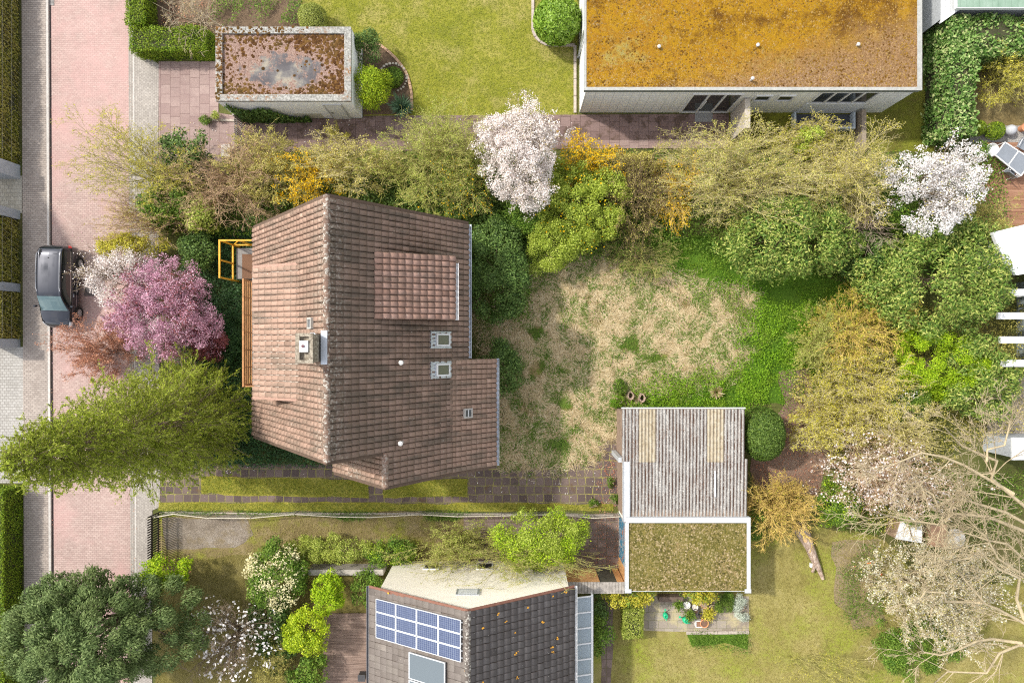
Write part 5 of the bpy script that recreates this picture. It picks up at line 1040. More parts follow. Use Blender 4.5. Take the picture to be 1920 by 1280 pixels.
M_CARP = NT('car_paint_navy').fin((.02, .023, .034), .10, spec=.5, metal=.6, coat=1.0); M_CARG = NT('car_glass').fin((.010, .014, .016), .04, spec=.9); M_CARW = NT('windscreen_glass').fin((.10, .16, .17), .05, spec=.9, metal=.3); M_TYRE = plain('tyre', (.02, .02, .02), .85); M_RIM = plain('alloy', (.50, .51, .53), .45, .05, 5, metal=.2); M_CHROME = NT('chrome_strip').fin((.72, .73, .75), .12, metal=.9)
def cbuild(m, name, mat, parent=None, **k): o = m.build(name, mat, **k); o.parent = parent or car; return o
body = surfmesh('body', np.linspace(0, len(ST) - 1, 85), np.linspace(0, 9, 55), M_CARP, car, 0, (1, -1))
endc = MB()
surfmesh('windscreen', np.linspace(6.95, 9.0, 14), np.linspace(6.25, 9, 14), M_CARW, car, .006, (1, -1))
surfmesh('rear_window', np.linspace(1.75, 2.7, 8), np.linspace(7.1, 9, 10), M_CARG, car, .006, (1, -1))
surfmesh('side_window', np.linspace(3.05, 4.55, 14), np.linspace(5.12, 5.92, 6), M_CARG, car, .006, (1,)); surfmesh('side_window', np.linspace(4.65, 7.6, 20), np.linspace(5.12, 5.90, 6), M_CARG, car, .006, (1,))
surfmesh('side_window', np.linspace(3.05, 4.55, 14), np.linspace(5.12, 5.92, 6), M_CARG, car, .006, (-1,)); surfmesh('side_window', np.linspace(4.65, 7.6, 20), np.linspace(5.12, 5.90, 6), M_CARG, car, .006, (-1,))
surfmesh('window_trim', np.linspace(2.9, 8.0, 24), np.linspace(4.99, 5.06, 3), M_CHROME, car, .008, (1,)); surfmesh('window_trim', np.linspace(2.9, 8.0, 24), np.linspace(4.99, 5.06, 3), M_CHROME, car, .008, (-1,))
surfmesh('door_trim', np.linspace(3.3, 8.2, 24), np.linspace(2.9, 3.02, 3), M_CHROME, car, .006, (1,)); surfmesh('door_trim', np.linspace(3.3, 8.2, 24), np.linspace(2.9, 3.02, 3), M_CHROME, car, .006, (-1,))
for u_ in (3.1, 4.6, 7.8): [surfmesh('panel_gap', np.array([u_ - .02, u_ + .02]), np.linspace(1.6, 5.0, 12), plain('gap_black', (.004, .004, .005), .6), car, .003, (sg_,)) for sg_ in (1, -1)]
surfmesh('panel_gap', np.array([9.32, 9.37]), np.linspace(5.2, 9, 14), plain('gap_black', (0, 0, 0)), car, .004, (1, -1))
surfmesh('tail_light', np.linspace(.9, 2.2, 10), np.linspace(4.2, 5.4, 8), NT('lamp_red').fin((.65, .02, .02), .15, spec=.6, coat=.5), car, .006, (1,)); surfmesh('tail_light', np.linspace(.9, 2.2, 10), np.linspace(4.2, 5.4, 8), bpy.data.materials['lamp_red'], car, .006, (-1,))
surfmesh('headlight', np.linspace(11.3, 12.8, 10), np.linspace(4.2, 5.7, 8), NT('lamp_clear').fin((.62, .65, .68), .08, spec=.8, coat=.5), car, .006, (1,)); surfmesh('headlight', np.linspace(11.3, 12.8, 10), np.linspace(4.2, 5.7, 8), bpy.data.materials['lamp_clear'], car, .006, (-1,))
surfmesh('grille', np.linspace(12.6, 13.6, 6), np.linspace(6.6, 9, 6), plain('grille_dark', (.06, .06, .065), .4), car, .006, (1, -1))
for sg in (1, -1):
    cbuild(MB().tube([(sg * .60, -1.62, 1.47), (sg * .62, -1.5, 1.535), (sg * .625, -.6, 1.56), (sg * .615, .1, 1.535), (sg * .60, .3, 1.46)], .017, 8), 'roof_rail', M_CHROME)
    cbuild(MB().lathe((sg * .99, 1.02, .95), [(.03, 0), (.085, .03), (.095, .09), (.06, .15), (.01, .165)], 12, 1.1, .7), 'mirror', M_CARP); cbuild(MB().bar((sg * .84, .98, .98), (sg * .95, 1.0, 1.0), .04), 'mirror_arm', M_CARP)
    for yy in (-1.22, 1.30):
        wz = .31; w = MB(); prof = [(.20, -.10), (.285, -.10), (.31, -.06), (.31, .06), (.285, .10), (.20, .10)]; vs = []; fs = []; n = 28
        for (rr, xx) in prof:
            for k in range(n): t = 6.2832 * k / n; vs.append((sg * .80 + xx, yy + rr * math.cos(t), wz + rr * math.sin(t)))
        for i in range(len(prof) - 1):
            for k in range(n): fs.append((i * n + k, i * n + (k + 1) % n, (i + 1) * n + (k + 1) % n, (i + 1) * n + k))
        w.add(vs, fs); wo_ = cbuild(w, 'wheel', M_TYRE, smooth=True); rm_ = MB(); xo = sg * .88
        for k in range(9): t = 6.2832 * k / 9; rm_.bar((xo, yy, wz), (xo - sg * .01, yy + .2 * math.cos(t), wz + .2 * math.sin(t)), .045, .03, up=(1, 0, 0))
        rm_.tube([(xo - .02, yy, wz), (xo + .02, yy, wz)], .05, 12); 
        for k in range(24): t = 6.2832 * k / 24; t2 = 6.2832 * (k + 1) / 24; rm_.bar((xo - sg * .02, yy + .205 * math.cos(t), wz + .205 * math.sin(t)), (xo - sg * .02, yy + .205 * math.cos(t2), wz + .205 * math.sin(t2)), .03, .03, up=(1, 0, 0))
        rm_.tube([(sg * .74, yy, wz), (sg * .868, yy, wz)], .205, 24); cbuild(rm_, 'rim', M_RIM, wo_)
        a = MB(); xx = sg * .884; vs = []; 
        for k in range(15):
            t = math.pi * (-.06 + 1.12 * k / 14)
            for rr in (.325, .365): vs.append((xx - sg * (.0 if rr < .34 else .012), yy + rr * math.cos(t), wz + rr * math.sin(t)))
        a.add(vs, [(2 * k, 2 * k + 1, 2 * k + 3, 2 * k + 2) for k in range(14)]); cbuild(a, 'wheel_arch', M_TYRE)
    for yy in (-.55, .45): cbuild(MB().bar((sg * .888, yy - .08, .80), (sg * .888, yy + .08, .80), .03, .025), 'door_handle', M_CHROME)
cbuild(MB().box(-.26, 2.055, .36, .26, 2.075, .47), 'number_plate', M_WHITE); cbuild(MB().lathe((0, -1.35, 1.51), [(.025, 0), (.01, .06)], 8), 'aerial', M_TYRE)

# ---------------------------------------------------------------- street side: pillars, hedges
M_PIL = plain('pillar_blue_grey', (.36, .39, .43), .8, .1, 4)
for (ya_, yb_, lab) in ((310, 336, 'blue grey gate pillar at the end of the long brown hedge'), (395, 412, 'blue grey gate pillar below the pale driveway entrance'), (532, 548, 'blue grey post between two brown hedge pieces level with the car'), (635, 651, 'blue grey pillar with small lamp above the grey driveway')):
    y1, y0 = W(0, ya_)[1], W(0, yb_)[1]; t = thing('gate_pillar', lab, 'pillar', (-25.6, (y0 + y1) / 2, 0), 'blue grey pillars along the left pavement'); MB().box(-26.3, y0, 0, -25.2, y1, 1.55).build('post', M_PIL, t, bevel=.01); MB().box(-26.33, y0 - .03, 1.551, -25.17, y1 + .03, 1.62).build('cap', plain('pillar_cap', (.52, .54, .57), .8), t, bevel=.01)
    if ya_ in (310, 635): MB().lathe((-25.35, (y0 + y1) / 2, .9), [(.06, 0), (.06, .2), (.03, .22)], 12).build('lamp', M_WHITE, t)
G1 = 'clipped hedges along the left pavement'
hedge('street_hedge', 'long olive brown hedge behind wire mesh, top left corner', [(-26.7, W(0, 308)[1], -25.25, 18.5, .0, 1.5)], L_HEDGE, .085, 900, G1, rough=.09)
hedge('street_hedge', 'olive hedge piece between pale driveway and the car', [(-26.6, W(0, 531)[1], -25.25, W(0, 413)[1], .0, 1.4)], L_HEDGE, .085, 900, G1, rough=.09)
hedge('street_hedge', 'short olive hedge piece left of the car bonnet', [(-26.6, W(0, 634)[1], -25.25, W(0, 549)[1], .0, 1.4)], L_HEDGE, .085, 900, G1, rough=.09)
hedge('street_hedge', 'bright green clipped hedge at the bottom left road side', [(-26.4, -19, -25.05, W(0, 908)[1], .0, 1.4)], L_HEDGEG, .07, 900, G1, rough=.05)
mf = MB()
for (p0, p1) in ((-25.17, 0),):
    for (ya_, yb_) in ((-40, 306), (414, 531), (550, 634)):
        a = W(0, yb_)[1]; b = min(W(0, ya_)[1], 18.4)
        for zz in (.65, 1.3): mf.tube([(p0, a, zz), (p0, b, zz)], .006, 4)
        yy = a
        while yy < b: mf.tube([(p0, yy, 0), (p0, yy + .5, 1.3)], .005, 3); yy += .3
tag(mf.build('wire_fence', plain('wire_pale', (.40, .38, .3), .6)), 'thin wire mesh fence in front of the brown hedges', 'fence')
G2 = 'clipped hedges round the top left bed'
hx = W(257, 0)[0]; hedge('garden_hedge', 'clipped green hedge turning the corner by the pink slab drive', [(W(262, 0)[0], W(0, 66)[1], W(300, 0)[0] - .15, 18.4, 0, 1.25), (W(268, 0)[0], W(0, 114)[1], W(404, 0)[0], W(0, 70)[1], 0, 1.25)], L_HEDGEG, .075, 900, None, rough=.07)
xx0, xx1 = W(1752, 0)[0], W(1816, 0)[0]
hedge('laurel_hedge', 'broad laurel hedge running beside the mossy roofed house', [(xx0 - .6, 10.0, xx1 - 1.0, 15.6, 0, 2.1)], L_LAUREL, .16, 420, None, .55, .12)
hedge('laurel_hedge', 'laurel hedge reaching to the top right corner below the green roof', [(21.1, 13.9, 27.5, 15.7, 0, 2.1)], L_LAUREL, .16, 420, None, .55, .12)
x, y, _ = W(1187, 1165, .8); hedge('box_hedge', 'small clipped rectangular box hedge left of the patio', [(x - .52, y - .72, x + .48, y + .72, 0, 1.1)], L_APPLE, .06, 1300, None, .6, .05)

# ---------------------------------------------------------------- fences
pf = thing('picket_fence', 'dark slatted gate fence between pavement and gravel', 'fence', W(292, 1005)); ys_ = W(0, 957)[1]; ye = W(0, 1062)[1]; x0 = W(302, 0)[0]
m = MB(); k = 0; yy = ys_
while yy > ye: m.box(x0 - .012, yy - .06, .06, x0 + .012, yy, 1.3); yy -= .125
m.build('pickets', plain('picket_black_brown', (.03, .022, .018), .7), pf); MB().box(x0 + .013, ye, .3, x0 + .05, ys_, .38).box(x0 + .013, ye, .95, x0 + .05, ys_, 1.03).build('rails', MATS['picket_black_brown'], pf)
bf = thing('boundary_fence', 'long low wire fence with wavering pale top rail across the plot', 'fence', W(720, 958)); P = [(290, 962), (340, 956), (400, 957), (480, 961), (560, 957), (640, 955), (700, 959), (790, 957), (860, 955), (940, 957), (1040, 957), (1110, 957), (1158, 958)]
z_ = .78; pp = [W(a, b + 6 - 3, 0)[:2] for a, b in P]; top = [(a + .0, b + .10 * math.sin(i * 2.1), z_ + .04 * math.sin(i * 1.3)) for i, (a, b) in enumerate(pp)]
MB().tube(top, .022, 6).build('top_rail', plain('rail_pale', (.55, .50, .40), .8, .2, 8), bf)
[MB().tube([(a, b, 0), (a, b, z_ + .05)], .025, 6).build('post', plain('post_grey', (.33, .30, .26), .8), bf) for a, b, c in top]
m = MB()
for q in range(len(top) - 1):
    a, b = Vector(top[q]), Vector(top[q + 1])
    for zz in (.15, .32, .5, .65): m.tube([(a.x, a.y, zz), (b.x, b.y, zz)], .005, 4)
    n_ = int((b - a).length / .12)
    for i in range(n_): c = a.lerp(b, i / n_); m.tube([(c.x, c.y, .05), (c.x, c.y, z_)], .0045, 4)
m.build('wire_mesh', plain('wire_grey', (.30, .29, .25), .7), bf)
tg = thing('slatted_gate', 'grey slatted wooden gate by the garage ivy', 'gate', W(450, 262)); x0 = W(456, 0)[0]; y1 = W(0, 232)[1]; y0 = W(0, 288)[1]; m = MB(); yy = y1
while yy > y0: m.box(x0 - .015, yy - .05, .05, x0 + .015, yy, 1.15); yy -= .095
m.build('slats', plain('slat_grey', (.33, .30, .27), .8, .2), tg); MB().box(x0 + .016, y0, .3, x0 + .05, y1, .36).box(x0 + .016, y0, .9, x0 + .05, y1, .96).build('rails', MATS['slat_grey'], tg); MB().box(x0 - .05, y1 + .01, 0, x0 + .06, y1 + .12, 1.3).box(x0 - .05, y0 - .12, 0, x0 + .06, y0 - .01, 1.3).build('post', MATS['slat_grey'], tg)
x, y, _ = W(431, 285); tag(MB().box(x - .24, y - .4, 0, x + .22, y + .25, .5).build('stone_pillar', plain('stone_pale', (.50, .46, .42), .9, .2, 8, bump=.4), bevel=.03), 'pale stone block beside the slatted wooden gate', 'stone')
tag(MB().bar((*W(385, 225)[:2], .05), (*W(440, 227)[:2], .05), .12, .1).build('step_edge', M_KERBD), 'brown kerb bar under the ivy near the pink slabs', 'kerb')

# ---------------------------------------------------------------- far right terrace and building
dk = MB(); x0, x1 = W(1834, 0)[0], W(2200, 0)[0]; yy = W(0, 268)[1]; k = 0
while yy > W(0, 436)[1]: dk.box(x0, yy - .135, .05, x1, yy, .09 + (k % 3) * .002); yy -= .142; k += 1
T = NT('red_deck_boards'); c_ = T.ramp(T.noise(1.2, 5, .7, T.mapped((.5, 9, 1))), [(.3, (.17, .08, .045)), (.5, (.27, .14, .085)), (.7, (.35, .20, .13))]); T.fin(c_, .8, T.noise(30, 3), .2, .01); tag(dk.build('wooden_deck', T.m), 'reddish brown plank terrace with the garden table at right edge', 'deck')
M_SLATE = plain('table_top_grey', (.20, .22, .25), .35, .08, 3)
def W2(a, b, z): return Vector(W(a, b, z))
tb = thing('garden_table', 'white framed garden table with two grey glass panels', 'table', W(1893, 300)); zt = .74; A_, B_, C_, D_ = W2(1884, 267, zt), W2(1935, 300, zt), W2(1914, 330, zt), W2(1866, 291, zt)
for s in (0, 1):
    a = A_.lerp(B_, s * .5 + .02); b = A_.lerp(B_, s * .5 + .48); c = D_.lerp(C_, s * .5 + .48); d_ = D_.lerp(C_, s * .5 + .02); MB().poly3([a, b, c, d_], .02).build('table_top', M_SLATE, tb)
m = MB(); 
for (p, q) in ((A_, B_), (B_, C_), (C_, D_), (D_, A_), (A_.lerp(B_, .5), D_.lerp(C_, .5))): m.bar(p, q, .055, .05)
m.build('frame', M_WHITE, tb)
for p in (A_, B_, C_, D_): MB().tube([(p.x, p.y, .09), (p.x, p.y, zt - .03)], .025, 8).build('leg', M_WHITE, tb)
def chair(px, py, ang, label):
    x, y, _ = W(px, py, .45); t = thing('garden_chair', label, 'chair', (x, y, .09), 'white framed garden chairs'); t.rotation_euler = (0, 0, ang)
    def pb(m, n, mat): o = m.build(n, mat); o.parent = t
    m = MB()
    for sx in (-.27, .27): m.tube([(sx, -.28, 0), (sx, -.25, .62), (sx, .1, .62), (sx, .28, .95)], .016, 6).tube([(sx, .22, 0), (sx, .1, .62)], .016, 6)
    pb(m, 'frame', M_WHITE); pb(MB().poly3([(-.25, -.24, .42), (.25, -.24, .42), (.25, .2, .40), (-.25, .2, .40)], .02), 'seat', M_SLATE); pb(MB().poly3([(-.25, .2, .42), (.25, .2, .42), (.25, .36, .95), (-.25, .36, .95)], .02), 'backrest', M_SLATE)
chair(1893, 322, 2.5, 'white framed garden chair pushed under the table from below'); chair(1917, 272, -.5, 'white framed garden chair above the table at the right edge')
x, y, _ = W(1856, 283, .3); tag(MB().lathe((x, y, .09), [(.12, 0), (.30, .15), (.34, .42), (.31, .44), (.26, .22), (.0, .18)], 26).build('fire_bowl', plain('bowl_white', (.74, .74, .72), .6, .05), smooth=False), 'round white bowl planter beside the garden table', 'bowl')
x, y, _ = W(1896, 244, .3); tag(MB().lathe((x, y, 0), [(.02, .0)] + [(.27 * math.sin(t * math.pi / 10), .27 - .27 * math.cos(t * math.pi / 10)) for t in range(1, 10)] + [(.01, .54)], 22).build('stone_ball', plain('stone_ball_grey', (.40, .41, .43), .6, .1, 6), smooth=True), 'grey stone ball on white gravel by the balls of box', 'stone ball')
x, y, _ = W(1919, 240, .2); tag(MB().lathe((x, y, 0), [(.15, 0), (.2, .35), (.22, .36), (.18, .33), (.02, .3)], 20).build('clay_pot', plain('terracotta', (.55, .24, .12), .8, .1)), 'terracotta pot on white gravel at the right edge', 'pot')
# pale building with flat roof and beams
pb_ = thing('pavilion', 'white flat roofed garden building with pergola beams at right edge', 'building', (25.2, 1.5, 0))
pts = [W(1860, 436, 2.9)[:2], W(2150, 365, 2.9)[:2], W(2150, 480, 2.9)[:2], W(1905, 516, 2.9)[:2], W(1885, 500, 2.9)[:2]]; MB().prism(pts, 2.75, 2.95).build('roof', plain('membrane_white', (.66, .67, .68), .6, .04, 1.5), pb_)
MB().prism([W(1885, 447, 2.9)[:2], W(2140, 385, 2.9)[:2], W(2140, 470, 2.9)[:2], W(1898, 505, 2.9)[:2]], 0, 2.74).build('wall', M_WHITE, pb_)
for k, py in enumerate((548, 592, 637, 681)): a = W(1868 + k * 4, py, 2.5); MB().box(a[0], a[1] - .16, 2.35, 31, a[1] + .16, 2.5).build('beam', M_WHITE, pb_)
[MB().box(W(1870, 0, 0)[0], W(0, py, 0)[1], 0, W(1870, 0, 0)[0] + .12, W(0, py, 0)[1] + .12, 2.35).build('post', M_WHITE, pb_) for py in (560, 680)]
MB().box(W(1862, 0)[0] + 1.2, W(0, 680)[1], 0, 31, W(0, 530)[1], 2.1).build('glazed_room', plain('dark_glazing', (.22, .25, .25), .15, .2), pb_)
ws = thing('white_shed_roof', 'small white roof at the right edge over pale paving', 'shed', W(1925, 835)); a, b = W(1898, 820, 2.2), W(1898, 862, 2.2); MB().box(a[0], b[1], 2.1, 30, a[1], 2.2).build('roof', plain('membrane_white', (1, 1, 1)), ws); MB().box(a[0] + .1, b[1] + .1, 0, 29.9, a[1] - .1, 2.1).build('wall', plain('grey_wall', (.4, .42, .44), .8), ws)
hs = thing('white_hutch', 'white flat garden hutch under the bare branches', 'hutch', W(1710, 1000)); P = [W(1694, 968, 1.0)[:2], W(1730, 966, 1.0)[:2], W(1730, 1018, 1.0)[:2], W(1680, 1010, 1.0)[:2]]; MB().prism(P, .9, .96).build('lid', plain('hutch_white', (.66, .68, .70), .5, .1), hs); MB().prism([(a * .995 + .06, b + .04) for a, b in P], 0, .9).build('box', plain('hutch_wood', (.28, .19, .13), .8), hs); a, b = W(1704, 985, .97), W(1709, 1005, .97); MB().bar((a[0], a[1], .98), (b[0], b[1], .98), .05, .03).build('handle', M_DARKWOOD, hs)
MB().box(W(1731, 0)[0] - .1, W(0, 1016)[1], 0, W(1756, 0)[0], W(0, 975)[1], .8).build('run', plain('run_wood', (.36, .22, .14), .8), hs)
x, y, _ = W(1793, 1010, .3); tag(MB().lathe((x, y, 0), [(.45, 0), (.5, .25), (.48, .27), (.02, .28)], 28, 1, 1).build('round_table_top', plain('disc_pale', (.50, .48, .44), .8, .15), smooth=False), 'pale round slab beside the white hutch under bare branches', 'stone slab')
gr_ = thing('green_roofed_shed', 'shed with pale green metal roof at the top right edge', 'shed', (23.5, 17.5, 0)); a = W(1796, 14, 2.7); T = NT('green_metal_roof'); wv = T.ramp(T.math('FRACT', T.math('MULTIPLY', T.sep()[0], 3.3)), [(0, .82), (.1, 1), (.9, 1), (1, .82)]); T.fin(T.mix(1.0, T.ramp(T.noise(2, 5, .7), [(.3, (.16, .25, .18)), (.7, (.26, .35, .28))]), wv, 'MULTIPLY'), .5)
MB().box(a[0], a[1], 2.62, 30, 22, 2.7).build('roof', T.m, gr_); MB().box(a[0] - .02, a[1] - .03, 2.5, 30, a[1] - .001, 2.69).box(a[0] - .06, a[1] - .03, 2.5, a[0] - .021, 22, 2.70).build('roof_trim', M_WHITE, gr_)
MB().box(a[0] + .35, a[1] + .3, 0, 29.8, 21.8, 2.61).build('wall', plain('barn_white', (.6, .62, .64), .8), gr_)
bw = thing('boarded_wall', 'narrow lean-to of white and brown boards left of the green roof', 'wall', (21.0, 16.4, 0)); m1 = MB(); m2 = MB()
for k in range(6): (m1 if k < 3 else m2).poly3([(20.6 + k * .24, 15.35 + k * .17, 2.2), (20.83 + k * .24, 15.5 + k * .17, 2.2), (20.83 + k * .24, 22, 2.25), (20.6 + k * .24, 22, 2.25)], .03)
m1.build('pale_boards', plain('board_pale', (.52, .53, .54), .7), bw); m2.build('brown_boards', plain('board_brown', (.42, .24, .15), .8, .2, 3), bw); MB().bar((20.55, 15.3, 2.2), (22.1, 16.4, 2.2), .09, .1).build('trim', M_WHITE, bw); MB().prism([(20.65, 15.5), (22.0, 16.45), (22.0, 22), (20.65, 22)], 0, 2.1).build('base', MATS['grey_wall'] if 'grey_wall' in MATS else M_CONC, bw)

# ---------------------------------------------------------------- patio things
def pot(px, py, r0, label, col, soil=(.10, .06, .04), h=.32, group='plant pots on the small patio', plant=None, name='flower_pot'):
    x, y, _ = W(px, py, .25); t = thing(name, label, 'pot', (x, y, 0), group); MB().lathe((x, y, .02), [(r0 * .7, 0), (r0, h * .85), (r0 * 1.1, h * .86), (r0 * 1.1, h), (r0 * .92, h), (r0 * .9, h * .86)], 22).build('pot', plain('pot_%d' % int(col[0] * 1000 + col[2] * 77), col, .8, .1, 8), t)
    MB().lathe((x, y, .02), [(r0 * .9, h * .8), (r0 * .9, h * .88)], 22).build('soil', plain('pot_soil_%d' % int(soil[1] * 1000), soil, .95, .4, 30, bump=.5), t)
    if plant:
        r = nxt(); n = int(plant[1]); P = np.column_stack([x + r.normal(size=n) * plant[2], y + r.normal(size=n) * plant[2], .3 + r.random(n) * .3]); s = .09 * (.6 + .8 * r.random(n)); npmesh('plant', *leaves(P, r.normal(size=(n, 3)) * .7 + np.array([0, 0, 1]), P - np.array([x, y, .2]), s * 1.4, s * .5), plant[0], t)
    return t
pot(1287, 1133, .17, 'white pot at the top left of the pot group', (.66, .65, .62), (.6, .58, .54)); pot(1303, 1137, .13, 'white pot next to the green seedling on patio', (.70, .66, .6), (.55, .5, .42)); pot(1304, 1145, .13, 'small dark pot under the white pot', (.06, .06, .07))
pot(1320, 1132, .18, 'terracotta pot with brown soil near the yellow shrub', (.52, .30, .18), (.30, .22, .15)); pot(1336, 1140, .20, 'wide clay pot with pale rim right of the spiky plant', (.50, .36, .26), (.22, .16, .1)); pot(1320, 1167, .20, 'orange clay pot on the patio edge beside the square planter', (.60, .27, .13), (.16, .09, .06))
pot(1326, 1149, .15, 'pot with bright yellow green spiky plant in the pot group', (.20, .12, .09), plant=(L_YG, 420, .15)); pot(1292, 1150, .12, 'small pot with dark green plant left of the pot group', (.12, .09, .07), plant=(L_MID, 300, .13)); pot(1314, 1155, .10, 'tiny dark pot in the middle of the pot group', (.05, .05, .05)); pot(1333, 1158, .09, 'tiny brown pot right of the group', (.25, .12, .08)); pot(1270, 1131, .12, 'pot with feathery green plant beside the white pot', (.15, .12, .1), plant=(L_MID, 260, .12))
x, y, _ = W(1310, 1168, .2); t = thing('square_planter', 'white square planter with brown soil by the patio edge', 'planter', (x, y, 0)); m = MB(); q = .17; m.box(x - q, y - q, .02, x + q, y - q + .03, .3).box(x - q, y + q - .03, .02, x + q, y + q, .3).box(x - q, y - q + .03, .02, x - q + .03, y + q - .03, .298).box(x + q - .03, y - q + .03, .02, x + q, y + q - .03, .298); m.build('box', plain('planter_white', (.7, .68, .64), .7), t); MB().box(x - q + .03, y - q + .03, .02, x + q - .03, y + q - .03, .24).build('soil', plain('soil_b', (.24, .13, .08), .95, .3, 30), t)
M_GPL = plain('green_plastic', (.02, .42, .20), .35, .06, 4)
def can(px, py, ang, label, s=1.0):
    x, y, _ = W(px, py, .15); t = thing('watering_can', label, 'watering can', (x, y, .02), 'green watering cans on the patio'); t.rotation_euler = (0, 0, ang); t.scale = (s, s, s)
    def pb(m, n, **k): o = m.build(n, M_GPL, **k); o.parent = t
    pb(MB().lathe((0, 0, 0), [(.13, 0), (.15, .05), (.14, .2), (.09, .27), (.06, .27), (.07, .24)], 20, 1, 1.25), 'body', smooth=True); pb(MB().tube([(0, .15, .06), (0, .3, .2), (0, .42, .33)], [.035, .025, .018], 8).lathe((0, .43, .32), [(.03, 0), (.055, .04), (.05, .05)], 12), 'spout'); pb(MB().tube([(0, -.12, .25), (0, -.24, .22), (0, -.26, .1), (0, -.16, .04)], .016, 8).tube([(0, .08, .26), (0, 0, .34), (0, -.1, .27)], .014, 8), 'handle')
can(1248, 1154, .15, 'upright green watering can alone on the patio slabs', .9); can(1286, 1162, .95, 'green watering can lying by the patio edge near the pots', 1.05)
x, y, _ = W(1243, 1108, .3); tag(MB().box(*W(1232, 1121, 0)[:2], .03, *W(1277, 1112, 0)[:2], .5).build('storage_trough', plain('trough_brown', (.12, .085, .065), .8, .3, 9), bevel=.01), 'dark brown trough against the green roof garage', 'trough')
# hollow logs / stumps in the meadow
def stump(px, py, r0, h, label, cat='log'):
    x, y, _ = W(px, py, h / 2); t = thing('hollow_stump', label, cat, (x, y, 0)); r = random.Random(px); n = 22; ro = [r0 * (1 + r.uniform(-.14, .14)) for _ in range(n)]; m = MB(); vs = []
    for (f, zz) in ((1.15, 0), (1.0, h * .6), (1.0, h), (.68, h - .02), (.6, .04)):
        for k in range(n): tt = 6.2832 * k / n; vs.append((x + ro[k] * f * math.cos(tt) * .85, y + ro[k] * f * math.sin(tt) * 1.15, zz + (r.uniform(-.03, .03) if zz > .1 else 0)))
    fs = [(i * n + k, i * n + (k + 1) % n, (i + 1) * n + (k + 1) % n, (i + 1) * n + k) for i in range(4) for k in range(n)] + [tuple(range(4 * n, 5 * n))]; m.add(vs, fs); m.build('shell', plain('old_wood', (.34, .25, .19), .95, .35, 8, bump=.6), t)
    MB().lathe((x, y, .05), [(r0 * .55, 0), (r0 * .5, .05)], 12).build('hollow', plain('hollow_dark', (.05, .03, .022), .95), t)
stump(1182, 741, .19, .35, 'hollow grey stump on the left above the corrugated shed'); stump(1203, 745, .18, .45, 'hollow brown stump beside its twin above the corrugated shed')
# felled trunk on the lawn
lg = thing('fallen_log', 'greyish felled tree trunk lying on the dry lawn', 'log', W(1522, 1035)); pts = [W(1497, 985, .3), W(1508, 1003, .3), W(1518, 1025, .28), W(1527, 1048, .25), W(1536, 1068, .2), W(1543, 1085, .14)]; T = NT('log_bark'); c_ = T.ramp(T.noise(4, 6, .8, T.mapped((3, 1, 3))), [(.35, (.14, .09, .065)), (.5, (.34, .25, .19)), (.62, (.52, .43, .36))]); T.fin(c_, .95, T.noise(12, 5, .8), .9, .04)
m = MB(); m.tube(pts, [.36, .33, .24, .20, .13, .08], 14); m.build('trunk', T.m, lg, smooth=True); MB().tube([W(1526, 1040, .25), W(1527, 1062, .3), W(1523, 1072, .25)], [.12, .09, .07], 9).build('branch_stub', T.m, lg); m = MB(); r = random.Random(2)
for k in range(26): a = W(1500 + r.uniform(-6, 6), 984 + r.uniform(-4, 6), .25); b = W(1497 + r.uniform(-17, 22), 975 + r.uniform(-8, 22), r.uniform(.05, .55)); m.tube([a, tuple((Vector(a) + Vector(b)) / 2 + Vector((0, 0, .05))), b], [.06, .035, .01], 5)
m.build('roots', T.m, lg); MB().lathe(W(1510, 1013, .56), [(.10, 0), (.09, .03)], 10).build('cut_face', plain('cut_wood', (.62, .40, .20), .8), lg)
x, y, _ = W(1521, 1058); tag(MB().box(x - .11, y - .1, 0, x - .0, y + .12, .2).build('white_block', M_WHITE, bevel=.02), 'small white block beside the felled trunk', 'block')
# neighbour's house beyond the left edge (only its shadow reaches the picture)
nh = thing('neighbour_house', 'gabled house beyond the left frame edge shading the road', 'house', (-32, 7, 0)); nx0, nx1, nyc = -37.0, -29.0, 7.2
MB().prism([(nx0, nyc - 4.2), (nx1 - .2, nyc - 4.2), (nx1 - .2, nyc + 4.2), (nx0, nyc + 4.2)], 0, 4.6).add([(x, nyc + q, z) for x in (nx0, nx1 - .2) for q, z in ((-4.2, 4.6), (4.2, 4.6), (0, 8.3))], [(0, 2, 1), (3, 4, 5)]).build('wall', M_CREAM, nh)
m = MB(); m.poly3([(nx0, nyc - 4.6, 4.3), (nx1, nyc - 4.6, 4.3), (nx1, nyc, 8.5), (nx0, nyc, 8.5)], .15); m.poly3([(nx0, nyc + 4.6, 4.3), (nx1, nyc + 4.6, 4.3), (nx1, nyc, 8.5), (nx0, nyc, 8.5)], .15); m.build('roof', T_MAIN, nh)
# ---------------------------------------------------------------- low cover
ivyp = [pxpoly([(352, 440), (480, 425), (540, 600), (640, 868), (345, 872), (335, 700), (350, 560)])]
housep = [(-11.9, -4.3), (-1.9, -4.3), (-1.9, 5.2), (-11.9, 5.2)]
carpet('ivy_cover', 'dark green ivy covering the ground left of the brown house', 'ground cover', ivyp, L_IVY, 650, .085, .05, .3, .8, .45, seed=3, tilt=.5, clear=[[(-13.4, 2.9), (-11, 2.9), (-11, 4.7), (-13.4, 4.7)]])
under = [pxpoly([(300, 300), (430, 305), (480, 288), (900, 292), (1100, 285), (1300, 290), (1880, 300), (1880, 480), (1640, 540), (1420, 500), (1230, 455), (1000, 520), (990, 600), (905, 600), (880, 440), (600, 380), (480, 445), (340, 445), (290, 420)])]
carpet('undergrowth', 'mixed dark green undergrowth beneath the northern shrub belt', 'undergrowth', under, L_MID, 300, .10, .05, .35, .6, .7, seed=4, tilt=.7, nsc=.45)
